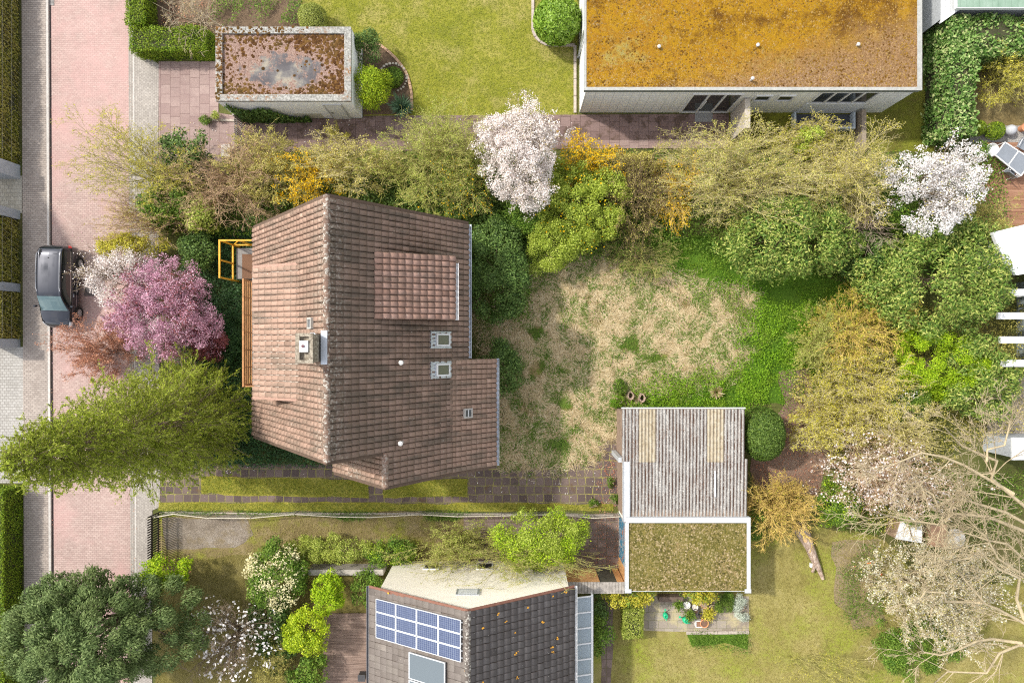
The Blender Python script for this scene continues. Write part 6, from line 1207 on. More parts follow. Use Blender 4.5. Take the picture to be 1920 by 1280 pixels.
carpet('ivy_cover', 'dark ivy creeping beneath the shrubs north of the brown house', 'ground cover', [pxpoly([(480, 350), (900, 330), (1000, 400), (990, 480), (890, 470), (880, 420), (600, 360), (480, 430)])], L_DARK, 420, .10, .2, .8, .7, .8, seed=14, tilt=.6)
carpet('undergrowth', 'yellowish undergrowth beneath the eastern thicket', 'undergrowth', [pxpoly([(1490, 600), (1900, 560), (1905, 800), (1720, 860), (1700, 990), (1600, 985), (1560, 860), (1480, 740)])], L_OLIVE, 260, .09, .05, .4, .5, .8, seed=6, tilt=.8)
carpet('undergrowth', 'green undergrowth below the bare tree at the right', 'undergrowth', [pxpoly([(1560, 900), (1920, 880), (1960, 1010), (1780, 1010), (1750, 1030), (1640, 1000), (1560, 990)])], L_MID, 260, .09, .03, .3, .5, .5, seed=7, tilt=.7, thr=-.3)
carpet('nettle_cover', 'bright green nettle patch curving round the straw meadow', 'ground cover', [pxpoly([(1230, 440), (1400, 470), (1500, 530), (1640, 550), (1600, 660), (1500, 755), (1405, 768), (1180, 762), (1170, 738), (1250, 700), (1370, 690), (1400, 610), (1330, 560), (1240, 500)])], G_BRIGHT, 420, .065, .03, .14, .6, .3, seed=8, tilt=.6, thr=-.16, nsc=1.1, feather=.4)
carpet('nettle_cover', 'lush green patch right of the meadow beside the yellow shrubs', 'ground cover', [pxpoly([(1400, 575), (1530, 570), (1520, 640), (1470, 700), (1420, 760), (1370, 740), (1400, 650)]), pxpoly([(1230, 715), (1400, 700), (1400, 766), (1180, 764), (1180, 745)])], G_LUSH, 560, .075, .03, .2, .6, .35, seed=9, tilt=.7, thr=-.22, nsc=1.3, feather=.4)
mead = [pxpoly([(900, 560), (1000, 490), (1100, 475), (1240, 510), (1340, 545), (1405, 545), (1410, 640), (1370, 705), (1240, 725), (1170, 745), (1160, 800), (1105, 866), (1000, 876), (935, 866), (915, 700)])]
blades('straw_grass', 'matted straw coloured grass in the middle of the plot', mead, G_STRAW, 1300, .22, .009, .93, .06, 5, .7, -.42, .9, feather=.3)
blades('meadow_tufts', 'green tufts coming through the straw grass', mead, G_GREEN, 900, .16, .009, .8, .05, 6, .8, .02, 1.6, feather=.4)
carpet('meadow_weeds', 'small green weeds scattered through the straw meadow', 'weeds', mead, G_GREEN, 140, .07, .02, .1, .6, .1, seed=10, thr=.12, nsc=1.7)
LW = dict(rnd=2.0)
blades('lawn_grass', 'short bright lawn grass between garage and mossy roofed house', [pxpoly([(560, -10), (1083, -10), (1080, 215), (772, 217), (765, 130), (705, 77), (560, 50)])], G_LAWN, 420, .075, .007, .55, .01, 15, .5, None, **LW)
blades('lawn_grass', 'short dry lawn grass in the lower right garden', [pxpoly([(1150, 1184), (1405, 1222), (1407, 985), (1530, 985), (1640, 1000), (1760, 1120), (1930, 1100), (1930, 1300), (1150, 1300)])], G_DRY, 300, .085, .007, .55, .01, 16, .5, None, **LW)
blades('lawn_grass', 'yellowish grass on the strips of the slab drive', [pxpoly([(378, 894), (690, 900), (692, 932), (376, 924)]), pxpoly([(718, 901), (876, 898), (876, 930), (720, 931)]), pxpoly([(300, 942), (1150, 945), (1150, 956), (300, 956)])], G_LAWN, 900, .09, .008, .5, .01, 17, .5, None, **LW)
blades('lawn_grass', 'worn grass on the lower drive and shaded garden', [pxpoly([(470, 965), (870, 965), (890, 1050), (300, 1060), (300, 1035), (460, 1030)]), pxpoly([(300, 1060), (620, 1045), (600, 1290), (290, 1290)])], G_DRY, 260, .08, .007, .55, .01, 18, .5, None, **LW)
blades('lawn_grass', 'mossy grass right of the white house wall', [pxpoly([(1410, 235), (1600, 262), (1655, 207), (1745, 100), (1748, 285), (1366, 282)])], G_LAWN, 300, .08, .007, .55, .01, 19, .5, None, **LW)
blades('verge_grass', 'longer green grass along the boundary fence', [pxpoly([(620, 964), (870, 964), (860, 974), (640, 974)]), pxpoly([(300, 958), (880, 958), (880, 964), (300, 964)])], G_GREEN, 900, .16, .009, .6, .02, 20, .5, -.15, **LW)
carpet('bed_plants', 'mixed spring plants in the bed above the garage', 'bed plants', [pxpoly([(470, 0), (565, 0), (565, 45), (480, 48)]), pxpoly([(405, 0), (470, 0), (440, 45), (400, 45)])], L_MID, 420, .09, .03, .2, .5, .3, seed=21, thr=-.05, nsc=1.2)
carpet('bed_plants', 'mid green perennials in the flower bed below the patio', 'bed plants', [pxpoly([(1288, 1186), (1402, 1184), (1402, 1222), (1360, 1210), (1300, 1210)])], G_GREEN, 700, .08, .03, .2, .4, .2, seed=22, thr=-.25)
carpet('bed_plants', 'green bulbs in the bed beside the felled trunk', 'bed plants', [pxpoly([(1562, 1022), (1640, 1015), (1665, 1150), (1620, 1185), (1572, 1150), (1575, 1090)])], G_GREEN, 460, .09, .03, .22, .3, .2, seed=23, thr=-.3, nsc=.8, feather=.2)
carpet('tulips', 'few orange tulips in the bed beside the felled trunk', 'flowers', [pxpoly([(1600, 1040), (1650, 1035), (1650, 1070), (1600, 1070)])], plain('tulip_orange', (.75, .16, .05), .6), 9, .11, .2, .3, .9, 0, seed=24)
x, y, _ = W(1360, 1134, .2)
for (px, py, rx, ry, m_, lb, nm) in ((1360, 1134, 17, 25, G_GREEN, 'soft green clump between pots and silvery plant', 'herb_clump'), (1390, 1142, 12, 30, L_SILVER, 'silvery grey plant at the right end of the patio', 'silver_plant')): bush(nm, lb, 'plant', px, py, rx, ry, .55, m_, .085, 900, .2, .25, None, .15)
# fallen leaves and bits on paving
def litter(name, label, polys, mat, dens, s, seed):
    P = np.concatenate([sample(p, dens, seed) for p in polys]); r = np.random.default_rng(seed); n = len(P); C = np.column_stack([P, .055 + r.random(n) * .012]); sz = s * (.5 + r.random(n)); tag(npmesh(name, *leaves(C, np.array([0, 0, 1.]) + .12 * r.normal(size=(n, 3)), r.normal(size=(n, 3)) * np.array([1, 1, .05]), sz, sz * .7), mat), label, 'litter', None, 'stuff')
litter('fallen_petals', 'white petals scattered over slab drive and paths', [pxpoly([(880, 880), (1150, 880), (1150, 945), (880, 945)]), pxpoly([(310, 220), (440, 225), (440, 300), (310, 300)]), pxpoly([(480, 220), (900, 225), (900, 270), (480, 270)]), pxpoly([(300, 868), (870, 875), (870, 895), (300, 895)])], L_MAG, 5, .05, 31)
litter('fallen_petals', 'pink and white petals on the road beside the cherries', [pxpoly([(110, 430), (250, 430), (250, 660), (110, 660)]), pxpoly([(93, 430), (110, 430), (110, 700), (94, 700)])], L_PINK, 7, .045, 33)
litter('dead_leaves', 'dry leaves and crumbs gathered along kerbs and gutters', [pxpoly([(90, 0), (97, 0), (106, 1000), (99, 1000)]), pxpoly([(236, 0), (250, 0), (258, 1100), (244, 1100)]), pxpoly([(41, 0), (48, 0), (56, 1100), (49, 1100)])], L_RUST, 14, .04, 34)
litter('dead_leaves', 'brown dead leaves on the yard slabs and soil', [pxpoly([(1120, 860), (1160, 860), (1160, 1060), (1110, 1060)]), pxpoly([(1410, 800), (1540, 760), (1550, 930), (1420, 920)]), pxpoly([(300, 0), (400, 0), (400, 60), (305, 60)])], L_RUST, 60, .06, 32)

# ---------------------------------------------------------------- shrubs and trees
# top left
twigs('bare_shrub', 'bare pale branched shrub behind the corner hedge', 'shrub', 355, 15, 55, 70, 2.6, plain('twig_pale_beige', (.42, .34, .24), .9, .3, 8), L_TAN, 40, .04, nst=16, m=(6, 5), rad0=.035, wob=.16)
bush('box_ball', 'large clipped olive green ball above the white garage', 'shrub', 586, 33, 28, 24, 1.35, L_BOX, .05, 1900, .9, .7, None, .0, 1.0, grow) if False else None
def ball(name, label, px, py, r0, z, mat, dens=1600, leaf=.05, cat='shrub', group=None, sy=1.0):
    r = nxt(); k = (H - z * .6) / 1280; x, y = place(px, py, z * .6); R = r0 * k; root = thing(name, label, cat, (x, y, 0), group); n = int(dens * 3.0 * math.pi * R * R); d = unit(r.normal(size=(n, 3))); d[:, 2] = np.where(d[:, 2] < -.5, -d[:, 2], d[:, 2]); bump_ = np.array([mnoise.noise(Vector(q * 2.5)) for q in d]) * .05
    P = np.array([x, y, z * .52]) + d * np.array([R, R * sy, z * .48]) * (.93 + bump_ + .09 * r.random(n))[:, None]; s = leaf * (.6 + .8 * r.random(n)); npmesh('foliage', *leaves(P, d + .6 * r.normal(size=(n, 3)), r.normal(size=(n, 3)), s, s * .6), mat, root)
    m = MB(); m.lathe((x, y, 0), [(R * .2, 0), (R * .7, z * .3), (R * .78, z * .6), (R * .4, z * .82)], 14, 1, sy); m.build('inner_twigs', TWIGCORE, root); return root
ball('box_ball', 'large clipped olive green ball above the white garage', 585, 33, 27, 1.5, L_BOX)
bush('evergreen_shrub', 'dark rounded evergreen at the garage top right corner', 'shrub', 684, 88, 27, 32, 2.0, L_HEDGEG if False else L_DARK, .08, 800, .35, .5, outward=.3)
bush('golden_conifer', 'golden green conifer beside the white garage wall', 'conifer', 692, 160, 33, 47, 2.6, leafmat('golden_needles', [(.12, .20, .006), (.26, .36, .01), (.40, .46, .02)], .2, .6, .35, .2, (.16, .26, .01)), .11, 900, .4, .3, outward=.6, amp=.2)
ball('ringed_shrub', 'low dark green mound inside a ring of pale stones', 736, 145, 20, .55, L_MID, 900, .07)
rr_ = random.Random(3); cx_, cy_, _ = W(737, 146); sr_ = thing('stone_ring', 'ring of pale stones round the low dark mound', 'stones', (cx_, cy_, 0)); M_RST = plain('stone_ring_pale', (.48, .43, .35), .9, .2, 12)
for k in range(17):
    t = -1.2 + k * .23; q = rr_.uniform(.05, .09); hx_ = cx_ + .72 * math.cos(t); hy_ = cy_ + .72 * math.sin(t)
    MB().prism([(hx_ - q, hy_ - q * .6), (hx_ + q * .3, hy_ - q * .9), (hx_ + q, hy_ - q * .1), (hx_ + q * .6, hy_ + q * .7), (hx_ - q * .6, hy_ + q * .7)], 0, rr_.uniform(.07, .12)).build('stone', M_RST, sr_, bevel=.015)
def spiky(name, label, px, py, R, z, mat, n=150, seed=1):
    r = nxt(); x, y = place(px, py, z * .5); root = thing(name, label, 'plant', (x, y, 0)); VV = []; FF = []; off = 0
    a = r.random(n) * 6.283; e = np.radians(10 + 70 * r.random(n)); L = R * (.7 + .5 * r.random(n)) / np.maximum(np.cos(e), .45) * .75; d = np.column_stack([np.cos(a) * np.cos(e), np.sin(a) * np.cos(e), np.sin(e)]); s = np.column_stack([-np.sin(a), np.cos(a), 0 * a]); p = np.array([[x, y, .08]]); V = []
    for f, w in ((0, .025), (.5, .03), (1, .003)): c = p + d * (L * f)[:, None] - np.array([0, 0, 1.]) * (L * f * f * .28)[:, None]; V += [c - s * w, c + s * w]
    V = np.stack(V, 1); V[..., 2] = np.maximum(V[..., 2], .02); b = (np.arange(n) * 6)[:, None]; F = np.concatenate([b + np.array([[0, 1, 3, 2]]), b + np.array([[2, 3, 5, 4]])]); npmesh('blades', V.reshape(-1, 3), F, mat, root); MB().lathe((x, y, 0), [(.09, 0), (.05, .15)], 8).build('base', BARKD, root)
spiky('yucca', 'spiky blue green yucca at the corner of the garage bed', 751, 199, .78, .9, leafmat('yucca_leaf', [(.05, .12, .06), (.13, .22, .12), (.22, .32, .2)], .1, .5, .2, .4), 190)
bush('small_shrub', 'tiny grey green shrub at the edge of pink slabs', 'shrub', 383, 223, 10, 9, .5, L_MID, .06, 1500, .15); bush('small_shrub', 'tiny brighter shrub next to the garage ivy', 'shrub', 402, 217, 9, 7, .5, L_APPLE, .06, 1500, .15)
ball('bamboo_bush', 'dense bright green bamboo dome beside the mossy roof', 1045, 36, 44, 2.2, leafmat('bamboo_leaf', [(.10, .20, .015), (.22, .36, .03), (.34, .48, .08)], .25, .45, .3, .4, (.18, .30, .02)), 520, .17)
# top right
twigs('feathery_shrub', 'yellow green feathery shrub on the brown lawn, top right', 'shrub', 1893, 133, 48, 48, 2.2, TANG, L_YG, 420, .09, .35, nst=34, m=(9, 6), rad0=.02)
ball('box_ball', 'clipped green ball left of its pair at the white gravel', 1834, 240, 15, .85, L_HEDGEG); ball('box_ball', 'clipped green ball next to the grey stone ball', 1867, 245, 17, .95, L_HEDGEG)
bush('small_shrub', 'green shrub squeezed between white magnolia and deck', 'shrub', 1838, 280, 16, 18, 1.2, L_MID, .09, 700, .25)
# northern belt, left to right
SH = 'shrubs of the northern belt'
twigs('willow_shrub', 'sparse yellow green willow shrub reaching over the road', 'shrub', 262, 318, 112, 92, 3.4, TANG, L_YG, 130, .07, .45, SH, nst=46, m=(9, 6), rad0=.028, el=(20, 75), wob=.09)
bush('dark_laurel', 'dark green laurel at the left end of the shrub belt', 'shrub', 342, 278, 55, 34, 2.6, L_DARK, .13, 420, .4, .5, SH)
twigs('bare_hazel', 'pinkish brown leafless shrub left of the forsythia', 'shrub', 432, 335, 92, 78, 3.3, PINKT, L_TAN, 120, .045, .5, SH, nst=52, m=(9, 6), rad0=.028, wob=.12)
bush('leafy_shrub', 'mid green leafy shrub above the white cherry', 'shrub', 315, 382, 60, 40, 2.6, L_MID, .11, 460, .4, .55, SH); bush('leafy_shrub', 'yellow green leafy shrub left of the brown roof corner', 'shrub', 368, 400, 36, 36, 2.8, L_APPLE, .12, 480, .35, .6, SH)
twigs('bare_shrub', 'olive brown bare shrub hanging low beside the road', 'shrub', 285, 415, 95, 50, 2.6, PINKT, L_OLIVE, 160, .05, .5, SH, nst=40, m=(8, 6), rad0=.022)
twigs('budding_shrub', 'olive budding shrub between bare hazel and forsythia', 'shrub', 500, 318, 62, 50, 3.0, TANG, L_OLIVE, 520, .065, .5, SH, nst=40, m=(9, 6), rad0=.02)
twigs('forsythia', 'yellow flowering forsythia close to the brown roof peak', 'shrub', 583, 338, 50, 40, 2.8, TANG, L_FORS, 430, .08, .6, SH, nst=34, m=(8, 5), rad0=.018)
twigs('budding_shrub', 'tan budding shrub right above the brown roof peak', 'shrub', 655, 308, 88, 48, 3.0, TAN, L_OLIVE, 480, .065, .5, SH, nst=48, m=(9, 6), rad0=.022)
twigs('forsythia', 'slim yellow sprig standing over the dark path', 'shrub', 628, 250, 13, 22, 1.8, TANG, L_YG, 350, .07, .4, SH, nst=12, m=(7, 4), rad0=.012)
twigs('light_willow', 'pale green feathery willow spreading over the path', 'shrub', 800, 300, 100, 76, 4.2, TANG, L_APPLE, 700, .06, .4, SH, nst=60, m=(10, 6), rad0=.025, wob=.09)
twigs('budding_shrub', 'dark olive shrub left of the white magnolia', 'shrub', 868, 340, 55, 60, 2.8, TANG, L_MID, 420, .08, .45, SH, nst=36, m=(8, 6), rad0=.02, extra=[('blossoms', L_FORS, 40, .09, .6)])
blossom('white_magnolia', 'tall white magnolia in full flower over the path', 973, 286, 76, 106, 5.4, L_WHITE, 1900, .062, .26, extra=[('leaves', L_TAN, 70, .06, .5)], amp=.22)
twigs('forsythia', 'yellow forsythia right of the tall white magnolia', 'shrub', 1098, 290, 52, 32, 2.8, TANG, L_FORS, 420, .085, .6, SH, nst=34, m=(8, 5), rad0=.018)
bush('spiraea', 'apple green leafy shrub below the white magnolia', 'shrub', 1090, 385, 84, 97, 3.2, L_FRESH, .085, 900, .35, .55, SH, amp=.3, extra=[('blossoms', L_FORS, 12, .09, .7)])
bush('spiraea', 'mixed green shrub trailing towards the meadow', 'shrub', 1040, 460, 55, 50, 2.0, L_FRESH, .075, 560, .35, .5, SH, amp=.35)
bush('dark_shrub', 'dark green shrub right behind the brown roof', 'shrub', 975, 415, 55, 38, 1.6, L_MID, .09, 560, .4, .5, SH, amp=.3)
twigs('bare_hazel', 'dark brown bare shrub with pale stems above the meadow', 'shrub', 1195, 375, 58, 78, 3.0, plain('twig_brown', (.24, .17, .09), .9, .3, 8), L_OLIVE, 240, .06, .45, SH, nst=46, m=(8, 6), rad0=.022)
twigs('forsythia', 'orange yellow shrub between bare hazel and tan tree', 'shrub', 1262, 355, 34, 55, 2.8, ORT, L_FORS, 200, .07, .6, SH, nst=26, m=(8, 5), rad0=.018)
twigs('tan_tree', 'wide tan twiggy tree spilling towards the white house', 'tree', 1400, 334, 148, 78, 4.6, TAN, L_OLIVE, 480, .06, .45, None, nst=64, m=(12, 7), rad0=.035, wob=.13, minr=.006, extra=[('young_leaves', L_APPLE, 160, .06, .5)])
twigs('tan_tree', 'yellow green twiggy shrub under the basement window', 'tree', 1510, 268, 70, 32, 2.6, TAN, L_YG, 520, .075, .4, None, nst=46, m=(9, 6), rad0=.02)
twigs('tan_tree', 'tan twiggy tree behind the large rhododendron', 'tree', 1592, 336, 82, 68, 4.4, TAN, L_OLIVE, 420, .06, .45, None, nst=50, m=(10, 6), rad0=.028, wob=.14, minr=.006, extra=[('young_leaves', L_YG, 200, .06, .5)])
twigs('bare_shrub', 'greyish bare twigs in the gap between two rhododendrons', 'shrub', 1625, 410, 45, 42, 3.0, plain('twig_grey', (.34, .26, .20), .9, .3, 8), None, 0, nst=30, m=(7, 5), rad0=.02)
bush('rhododendron', 'large rhododendron below the tan tree', 'shrub', 1482, 442, 132, 88, 3.8, L_RHODO, .17, 420, .5, .32, None, amp=.16, outward=.35, ns=.55, fill=.55)
bush('rhododendron', 'largest rhododendron at the right edge below the white magnolia', 'shrub', 1772, 520, 156, 114, 3.9, L_RHODO, .17, 420, .5, .32, None, amp=.18, outward=.35, ns=.55, fill=.55)
bush('dark_shrub', 'very dark shrub in the gap left of the largest rhododendron', 'shrub', 1628, 490, 42, 62, 2.2, L_DARK, .12, 420, .4, .5, None); bush('dark_shrub', 'dark green shrub under the right white magnolia', 'shrub', 1700, 385, 66, 46, 2.6, L_MID, .10, 560, .4, .5, None)
blossom('white_magnolia', 'white magnolia in full flower beside the plank terrace', 1757, 345, 98, 78, 5.0, L_MAG, 900, .075, .24, lobes=[(-.25, .25, .72, .68), (.42, -.1, .5, .85), (-.05, -.85, .42, .5), (.55, .6, .35, .4)], amp=.25, extra=[('leaves', L_YG, 30, .08, .5)])
twigs('olive_shrub', 'olive twigs overhanging the white roof corner', 'shrub', 1842, 415, 38, 32, 2.8, TANG, L_OLIVE, 480, .07, .4, None, nst=30, m=(8, 5), rad0=.018)
bush('lime_shrub', 'small bright green shrub at the foot of the largest rhododendron', 'shrub', 1655, 548, 34, 26, 1.2, L_LIME, .07, 900, .25)
bush('leafy_shrub', 'green tuft of leaves amid the tan tree by the basement window', 'shrub', 1520, 262, 30, 24, 3.2, L_FRESH, .09, 500, .25, .5, None, amp=.35)
bush('leafy_shrub', 'low olive green shrub at the path end below the orange yellow shrub', 'shrub', 1190, 302, 50, 20, 1.6, L_OLIVE, .08, 500, .25, .5, None, amp=.35)
# right thicket
TH = 'thicket shrubs on the right'
twigs('yellow_dogwood', 'yellow orange twigged shrub left of the largest rhododendron', 'shrub', 1618, 610, 62, 62, 3.0, ORT, L_YG, 420, .075, .4, TH, nst=46, m=(9, 6), rad0=.026, minr=.009)
twigs('olive_shrub', 'soft olive shrub beside the lush green patch', 'shrub', 1555, 640, 65, 55, 2.4, TANG, L_APPLE, 480, .065, .4, TH, nst=40, m=(9, 6), rad0=.02)
bush('lime_shrub', 'dense lime green shrub in the right thicket', 'shrub', 1768, 682, 92, 66, 3.0, L_LIME, .075, 1150, .35, .55, TH, amp=.2)
bush('rhododendron', 'pale leaved rhododendron below the pergola beams', 'shrub', 1842, 708, 82, 80, 3.0, L_RHODO, .16, 420, .42, .32, None, amp=.25, outward=.35)
twigs('tan_shrub', 'tan yellowish shrub left of the lime green one', 'shrub', 1620, 720, 85, 62, 3.0, TAN, L_YG, 600, .065, .45, TH, nst=50, m=(10, 6), rad0=.024, minr=.008)
twigs('tan_shrub', 'tan shrub over the pinkish bare soil', 'shrub', 1560, 790, 82, 55, 2.6, TAN, L_YG, 560, .065, .45, TH, nst=44, m=(10, 6), rad0=.022, minr=.008)
twigs('tan_shrub', 'brownish bare shrub in the middle of the right thicket', 'shrub', 1670, 800, 78, 60, 3.0, TAN, L_OLIVE, 460, .06, .45, TH, nst=44, m=(9, 6), rad0=.022, minr=.008)
bush('green_shrub', 'green shrub with white blossoms in the thicket', 'shrub', 1702, 755, 45, 45, 2.6, L_MID, .09, 640, .3, .5, TH, extra=[('blossoms', L_MAG, 60, .09, .8)])
ball('yew_ball', 'dark green conifer dome beside the corrugated roof', 1432, 814, 39, 3.0, leafmat('yew_needles', [(.03, .065, .010), (.075, .13, .018), (.15, .22, .04)], .12, .55, .3, .2, (.06, .10, .012)), 1500, .085, sy=1.28)
twigs('orange_dogwood', 'orange twigged bush right of the corrugated shed', 'shrub', 1458, 952, 58, 56, 2.4, ORT, L_YG, 160, .06, .4, None, nst=46, m=(9, 6), rad0=.024, minr=.010)
bush('lime_shrub', 'bright green shrub below the cherry plum', 'shrub', 1573, 945, 42, 50, 1.9, L_MID, .08, 800, .3, .5, TH, extra=[('young_leaves', L_LIME, 260, .08, .5)])
twigs('cherry_plum', 'cherry plum with scattered pinkish white blossom', 'tree', 1655, 895, 98, 62, 4.0, PINKT, None, 0, nst=50, m=(9, 6), rad0=.028, extra=[('blossoms', L_WHITE, 120, .09, .8), ('leaves', L_RUST, 40, .05, .5)], minr=.008)
bush('laurel_shrub', 'dark green shrub behind the bare branches', 'shrub', 1730, 940, 60, 40, 1.8, L_MID, .10, 460, .35, .5, TH, amp=.35)
# pale blossom tree and low plants lower right
twigs('blossom_shrub', 'pale creamy blossoming tree over the lower right lawn', 'tree', 1755, 1105, 100, 88, 3.8, PALE, None, 0, nst=40, m=(9, 6), rad0=.022, extra=[('blossoms', leafmat('petal_cream_white', [(.46, .42, .28), (.62, .58, .44), (.76, .73, .63)], .2, .6, .3, .2, (.40, .38, .2)), 300, .075, .8), ('leaves', L_OLIVE, 240, .06, .5)], minr=.008)
bush('ground_shrub', 'green mound beneath the bare tree bottom right', 'shrub', 1722, 1215, 80, 58, 1.3, L_MID, .08, 620, .35, .45, None, amp=.35)
twigs('willow_shrub', 'thin yellow green sapling at the bottom lawn edge', 'shrub', 1530, 1255, 95, 42, 2.4, TANG, L_YG, 60, .05, .45, None, nst=20, m=(6, 4), rad0=.012)
# the big bare tree at the right edge
def big_tree(name, label, x, y, z, limbs, bark, seed, tw=(9, 8, 6)):
    r = np.random.default_rng(seed); root = thing(name, label, 'tree', (x, y, 0)); A = []; B = []; RA = []; RB = []; N_ = []; D_ = []; LL = []; RR = []; m = MB()
    for pts in limbs:
        P = np.array([Vector(W(a, b, c)) if c is not None else Vector(a) for (a, b, c) in pts]); n = 7; t = np.linspace(0, len(P) - 1, n); Q = np.array([P[min(int(q), len(P) - 2)] * (1 - (q - min(int(q), len(P) - 2))) + P[min(int(q), len(P) - 2) + 1] * (q - min(int(q), len(P) - 2)) for q in t]); Q[1:-1] += r.normal(size=(n - 2, 3)) * .14
        L = np.linalg.norm(np.diff(Q, axis=0), axis=1).sum(); r0 = .0145 * L ** .75; m.tube([tuple(q) for q in Q], [r0 * (1 - .82 * i / (n - 1)) + .008 for i in range(n)], 7); d = unit(np.gradient(Q, axis=0)); N_.append(Q); D_.append(d); LL.append(L); RR.append(r0)
    m.build('limbs', bark, root, smooth=True); nd, dr, L, R_ = np.array(N_), np.array(D_), np.array(LL), np.array(RR); S = []
    for q, mm in enumerate(tw): P, D, L2, R2 = kids(nd, dr, L, R_, mm, 42, .42, r, t0=.25, rr=.5); D[:, 2] = D[:, 2] * .6; D = unit(D); s, nd, dr, L, R_ = grow(P, D, L2, R2, 5, .13, (0, 0, .05), r); S.append(s)
    A, B, RA, RB = catseg(S); npmesh('twigs', *tubes(A, B, np.maximum(RA, .008), np.maximum(RB, .006)), bark, root); tr = MB(); tr.tube([(x, y, 0), (x - .1, y + .1, 2.2), (x, y, 4.4)], [.36, .3, .24], 14); tr.build('trunk', bark, root, smooth=True); return root
c0 = (1960, 960, 4.5)
big_tree('bare_tree', 'big leafless tree with ochre branches reaching in from the right', 28.2, -8.4, 9, [
    [(2010, 1020, 4.5), (1900, 925, 6.3), (1850, 865, 7.2), (1770, 800, 8)], [(1900, 925, 6.3), (1800, 870, 7), (1720, 850, 7.6), (1640, 880, 8)], [(2010, 1020, 4.5), (1880, 960, 5.8), (1800, 935, 6.4), (1735, 925, 7)],
    [(2000, 1050, 4.4), (1880, 980, 5.5), (1790, 965, 6.2), (1745, 985, 6.8), (1640, 960, 7.5)], [(1850, 865, 7.2), (1900, 800, 8), (1870, 740, 8.6)], [(1790, 965, 6.2), (1740, 930, 6.9), (1700, 870, 7.6)], [(2000, 1060, 4.4), (1920, 1040, 5.6), (1850, 1010, 6.5), (1780, 1000, 7)]], PALE, 3)
big_tree('bare_tree', 'leafless tree with long pale limbs in the bottom right corner', 28.0, -14.8, 9, [
    [(2050, 1190, 4.4), (1920, 1160, 5.5), (1840, 1130, 6.4), (1790, 1060, 7.4)], [(2050, 1200, 4.4), (1915, 1205, 5.6), (1840, 1250, 6.4), (1740, 1290, 7)], [(1915, 1205, 5.6), (1820, 1200, 6.6), (1760, 1230, 7.2), (1720, 1210, 7.6)], [(1920, 1160, 5.5), (1900, 1080, 6.6), (1840, 1040, 7.5), (1770, 1050, 8)],
    [(2040, 1180, 4.4), (1940, 1090, 6), (1880, 1060, 7), (1850, 1000, 7.8)], [(1840, 1130, 6.4), (1760, 1110, 7.4), (1710, 1130, 8)]], PALE, 4, (9, 7, 5))
# left: around the porch
blossom('white_cherry', 'white flowering cherry behind the pink one, over the road', 222, 512, 66, 52, 3.8, L_WHITE, 800, .06, .24, lobes=[(.1, .2, .8, .7), (-.6, -.35, .4, .6), (-.25, -.9, .3, .6)], amp=.3, extra=[('leaves', L_TAN, 60, .05, .5)])
blossom('pink_cherry', 'pink flowering cherry plum beside the road', 302, 580, 108, 92, 4.4, L_PINK, 1500, .06, .26, bark=BARKD, extra=[('leaves', L_WINE, 240, .08, .6)], amp=.28)
bush('wine_shrub', 'dark wine red foliage under the pink cherry', 'shrub', 385, 640, 38, 34, 2.8, L_WINE, .09, 520, .35, .5, None, amp=.3, extra=[('blossoms', L_PINK, 60, .08, .7)])
twigs('copper_shrub', 'copper leaved shrub reaching over the road below the cherry', 'shrub', 178, 658, 56, 42, 3.2, plain('twig_wine', (.32, .17, .12), .9), L_RUST, 900, .075, .35, None, nst=32, m=(9, 6), rad0=.02)
bush('yellow_shrub', 'yellow green shrub above the white cherry', 'shrub', 232, 462, 55, 26, 2.2, L_YG, .085, 560, .3, .5, None, amp=.35)
bush('dark_shrub', 'dark green shrub between pink cherry and porch', 'shrub', 372, 470, 40, 42, 1.8, L_DARK, .11, 460, .35, .5, None, amp=.3); bush('dark_shrub', 'bluish dark shrub below the porch frame', 'shrub', 440, 570, 26, 36, 1.6, L_IVY, .09, 800, .3, .6, None, amp=.2); bush('dark_shrub', 'dark mound of ivy left of the balcony', 'shrub', 405, 640, 46, 60, 1.0, L_IVY, .09, 700, .35, .6, None, amp=.3)
conifer('weeping_larch', 'tall yellow green weeping larch leaning over the road', None, 14.2, 3.1, L_LARCH, 44, 8, loc=(-15.3, -3.7), dens=31, needle=.10, droop=-.5, pw=.62, z0=1.2, tw=(11, 4), asp=.28, trunk=.2)
# right of house
bush('rhododendron', 'tall dark green rhododendron along the brown house wall', 'shrub', 930, 505, 62, 98, 2.8, L_DARK, .12, 640, .42, .42, None, amp=.10, fill=.6, outward=.3, ns=.4); bush('rhododendron', 'smaller dark green rhododendron at the extension corner', 'shrub', 940, 692, 40, 54, 2.2, L_DARK, .12, 640, .38, .42, None, amp=.08, fill=.6, outward=.3, ns=.4)
twigs('bare_shrub', 'low dry twigs at the top of the meadow', 'shrub', 1205, 480, 62, 45, 1.1, TANG, L_MID, 160, .07, .5, None, nst=50, m=(7, 5), rad0=.014, el=(5, 50)); spiky('grass_tuft', 'reddish ornamental grass tuft above the shed roof', 1343, 735, .45, .5, G_STRAW, 140); bush('weed_clump', 'bright green weed clump left of the stumps', 'plant', 1157, 752, 15, 12, .5, G_BRIGHT, .08, 900, .2); bush('weed_clump', 'green clump above the stump pair', 'plant', 1162, 727, 16, 14, .45, G_GREEN, .08, 600, .2)
for (a, b, lb) in ((1145, 903, 'small weed on the slabs left of the shed'), (1153, 935, 'weed tuft by the shed corner pipe'), (1113, 944, 'pale weed at the boundary fence')): bush('weed_clump', lb, 'plant', a, b, 8, 9, .3, G_GREEN, .07, 900, .14)
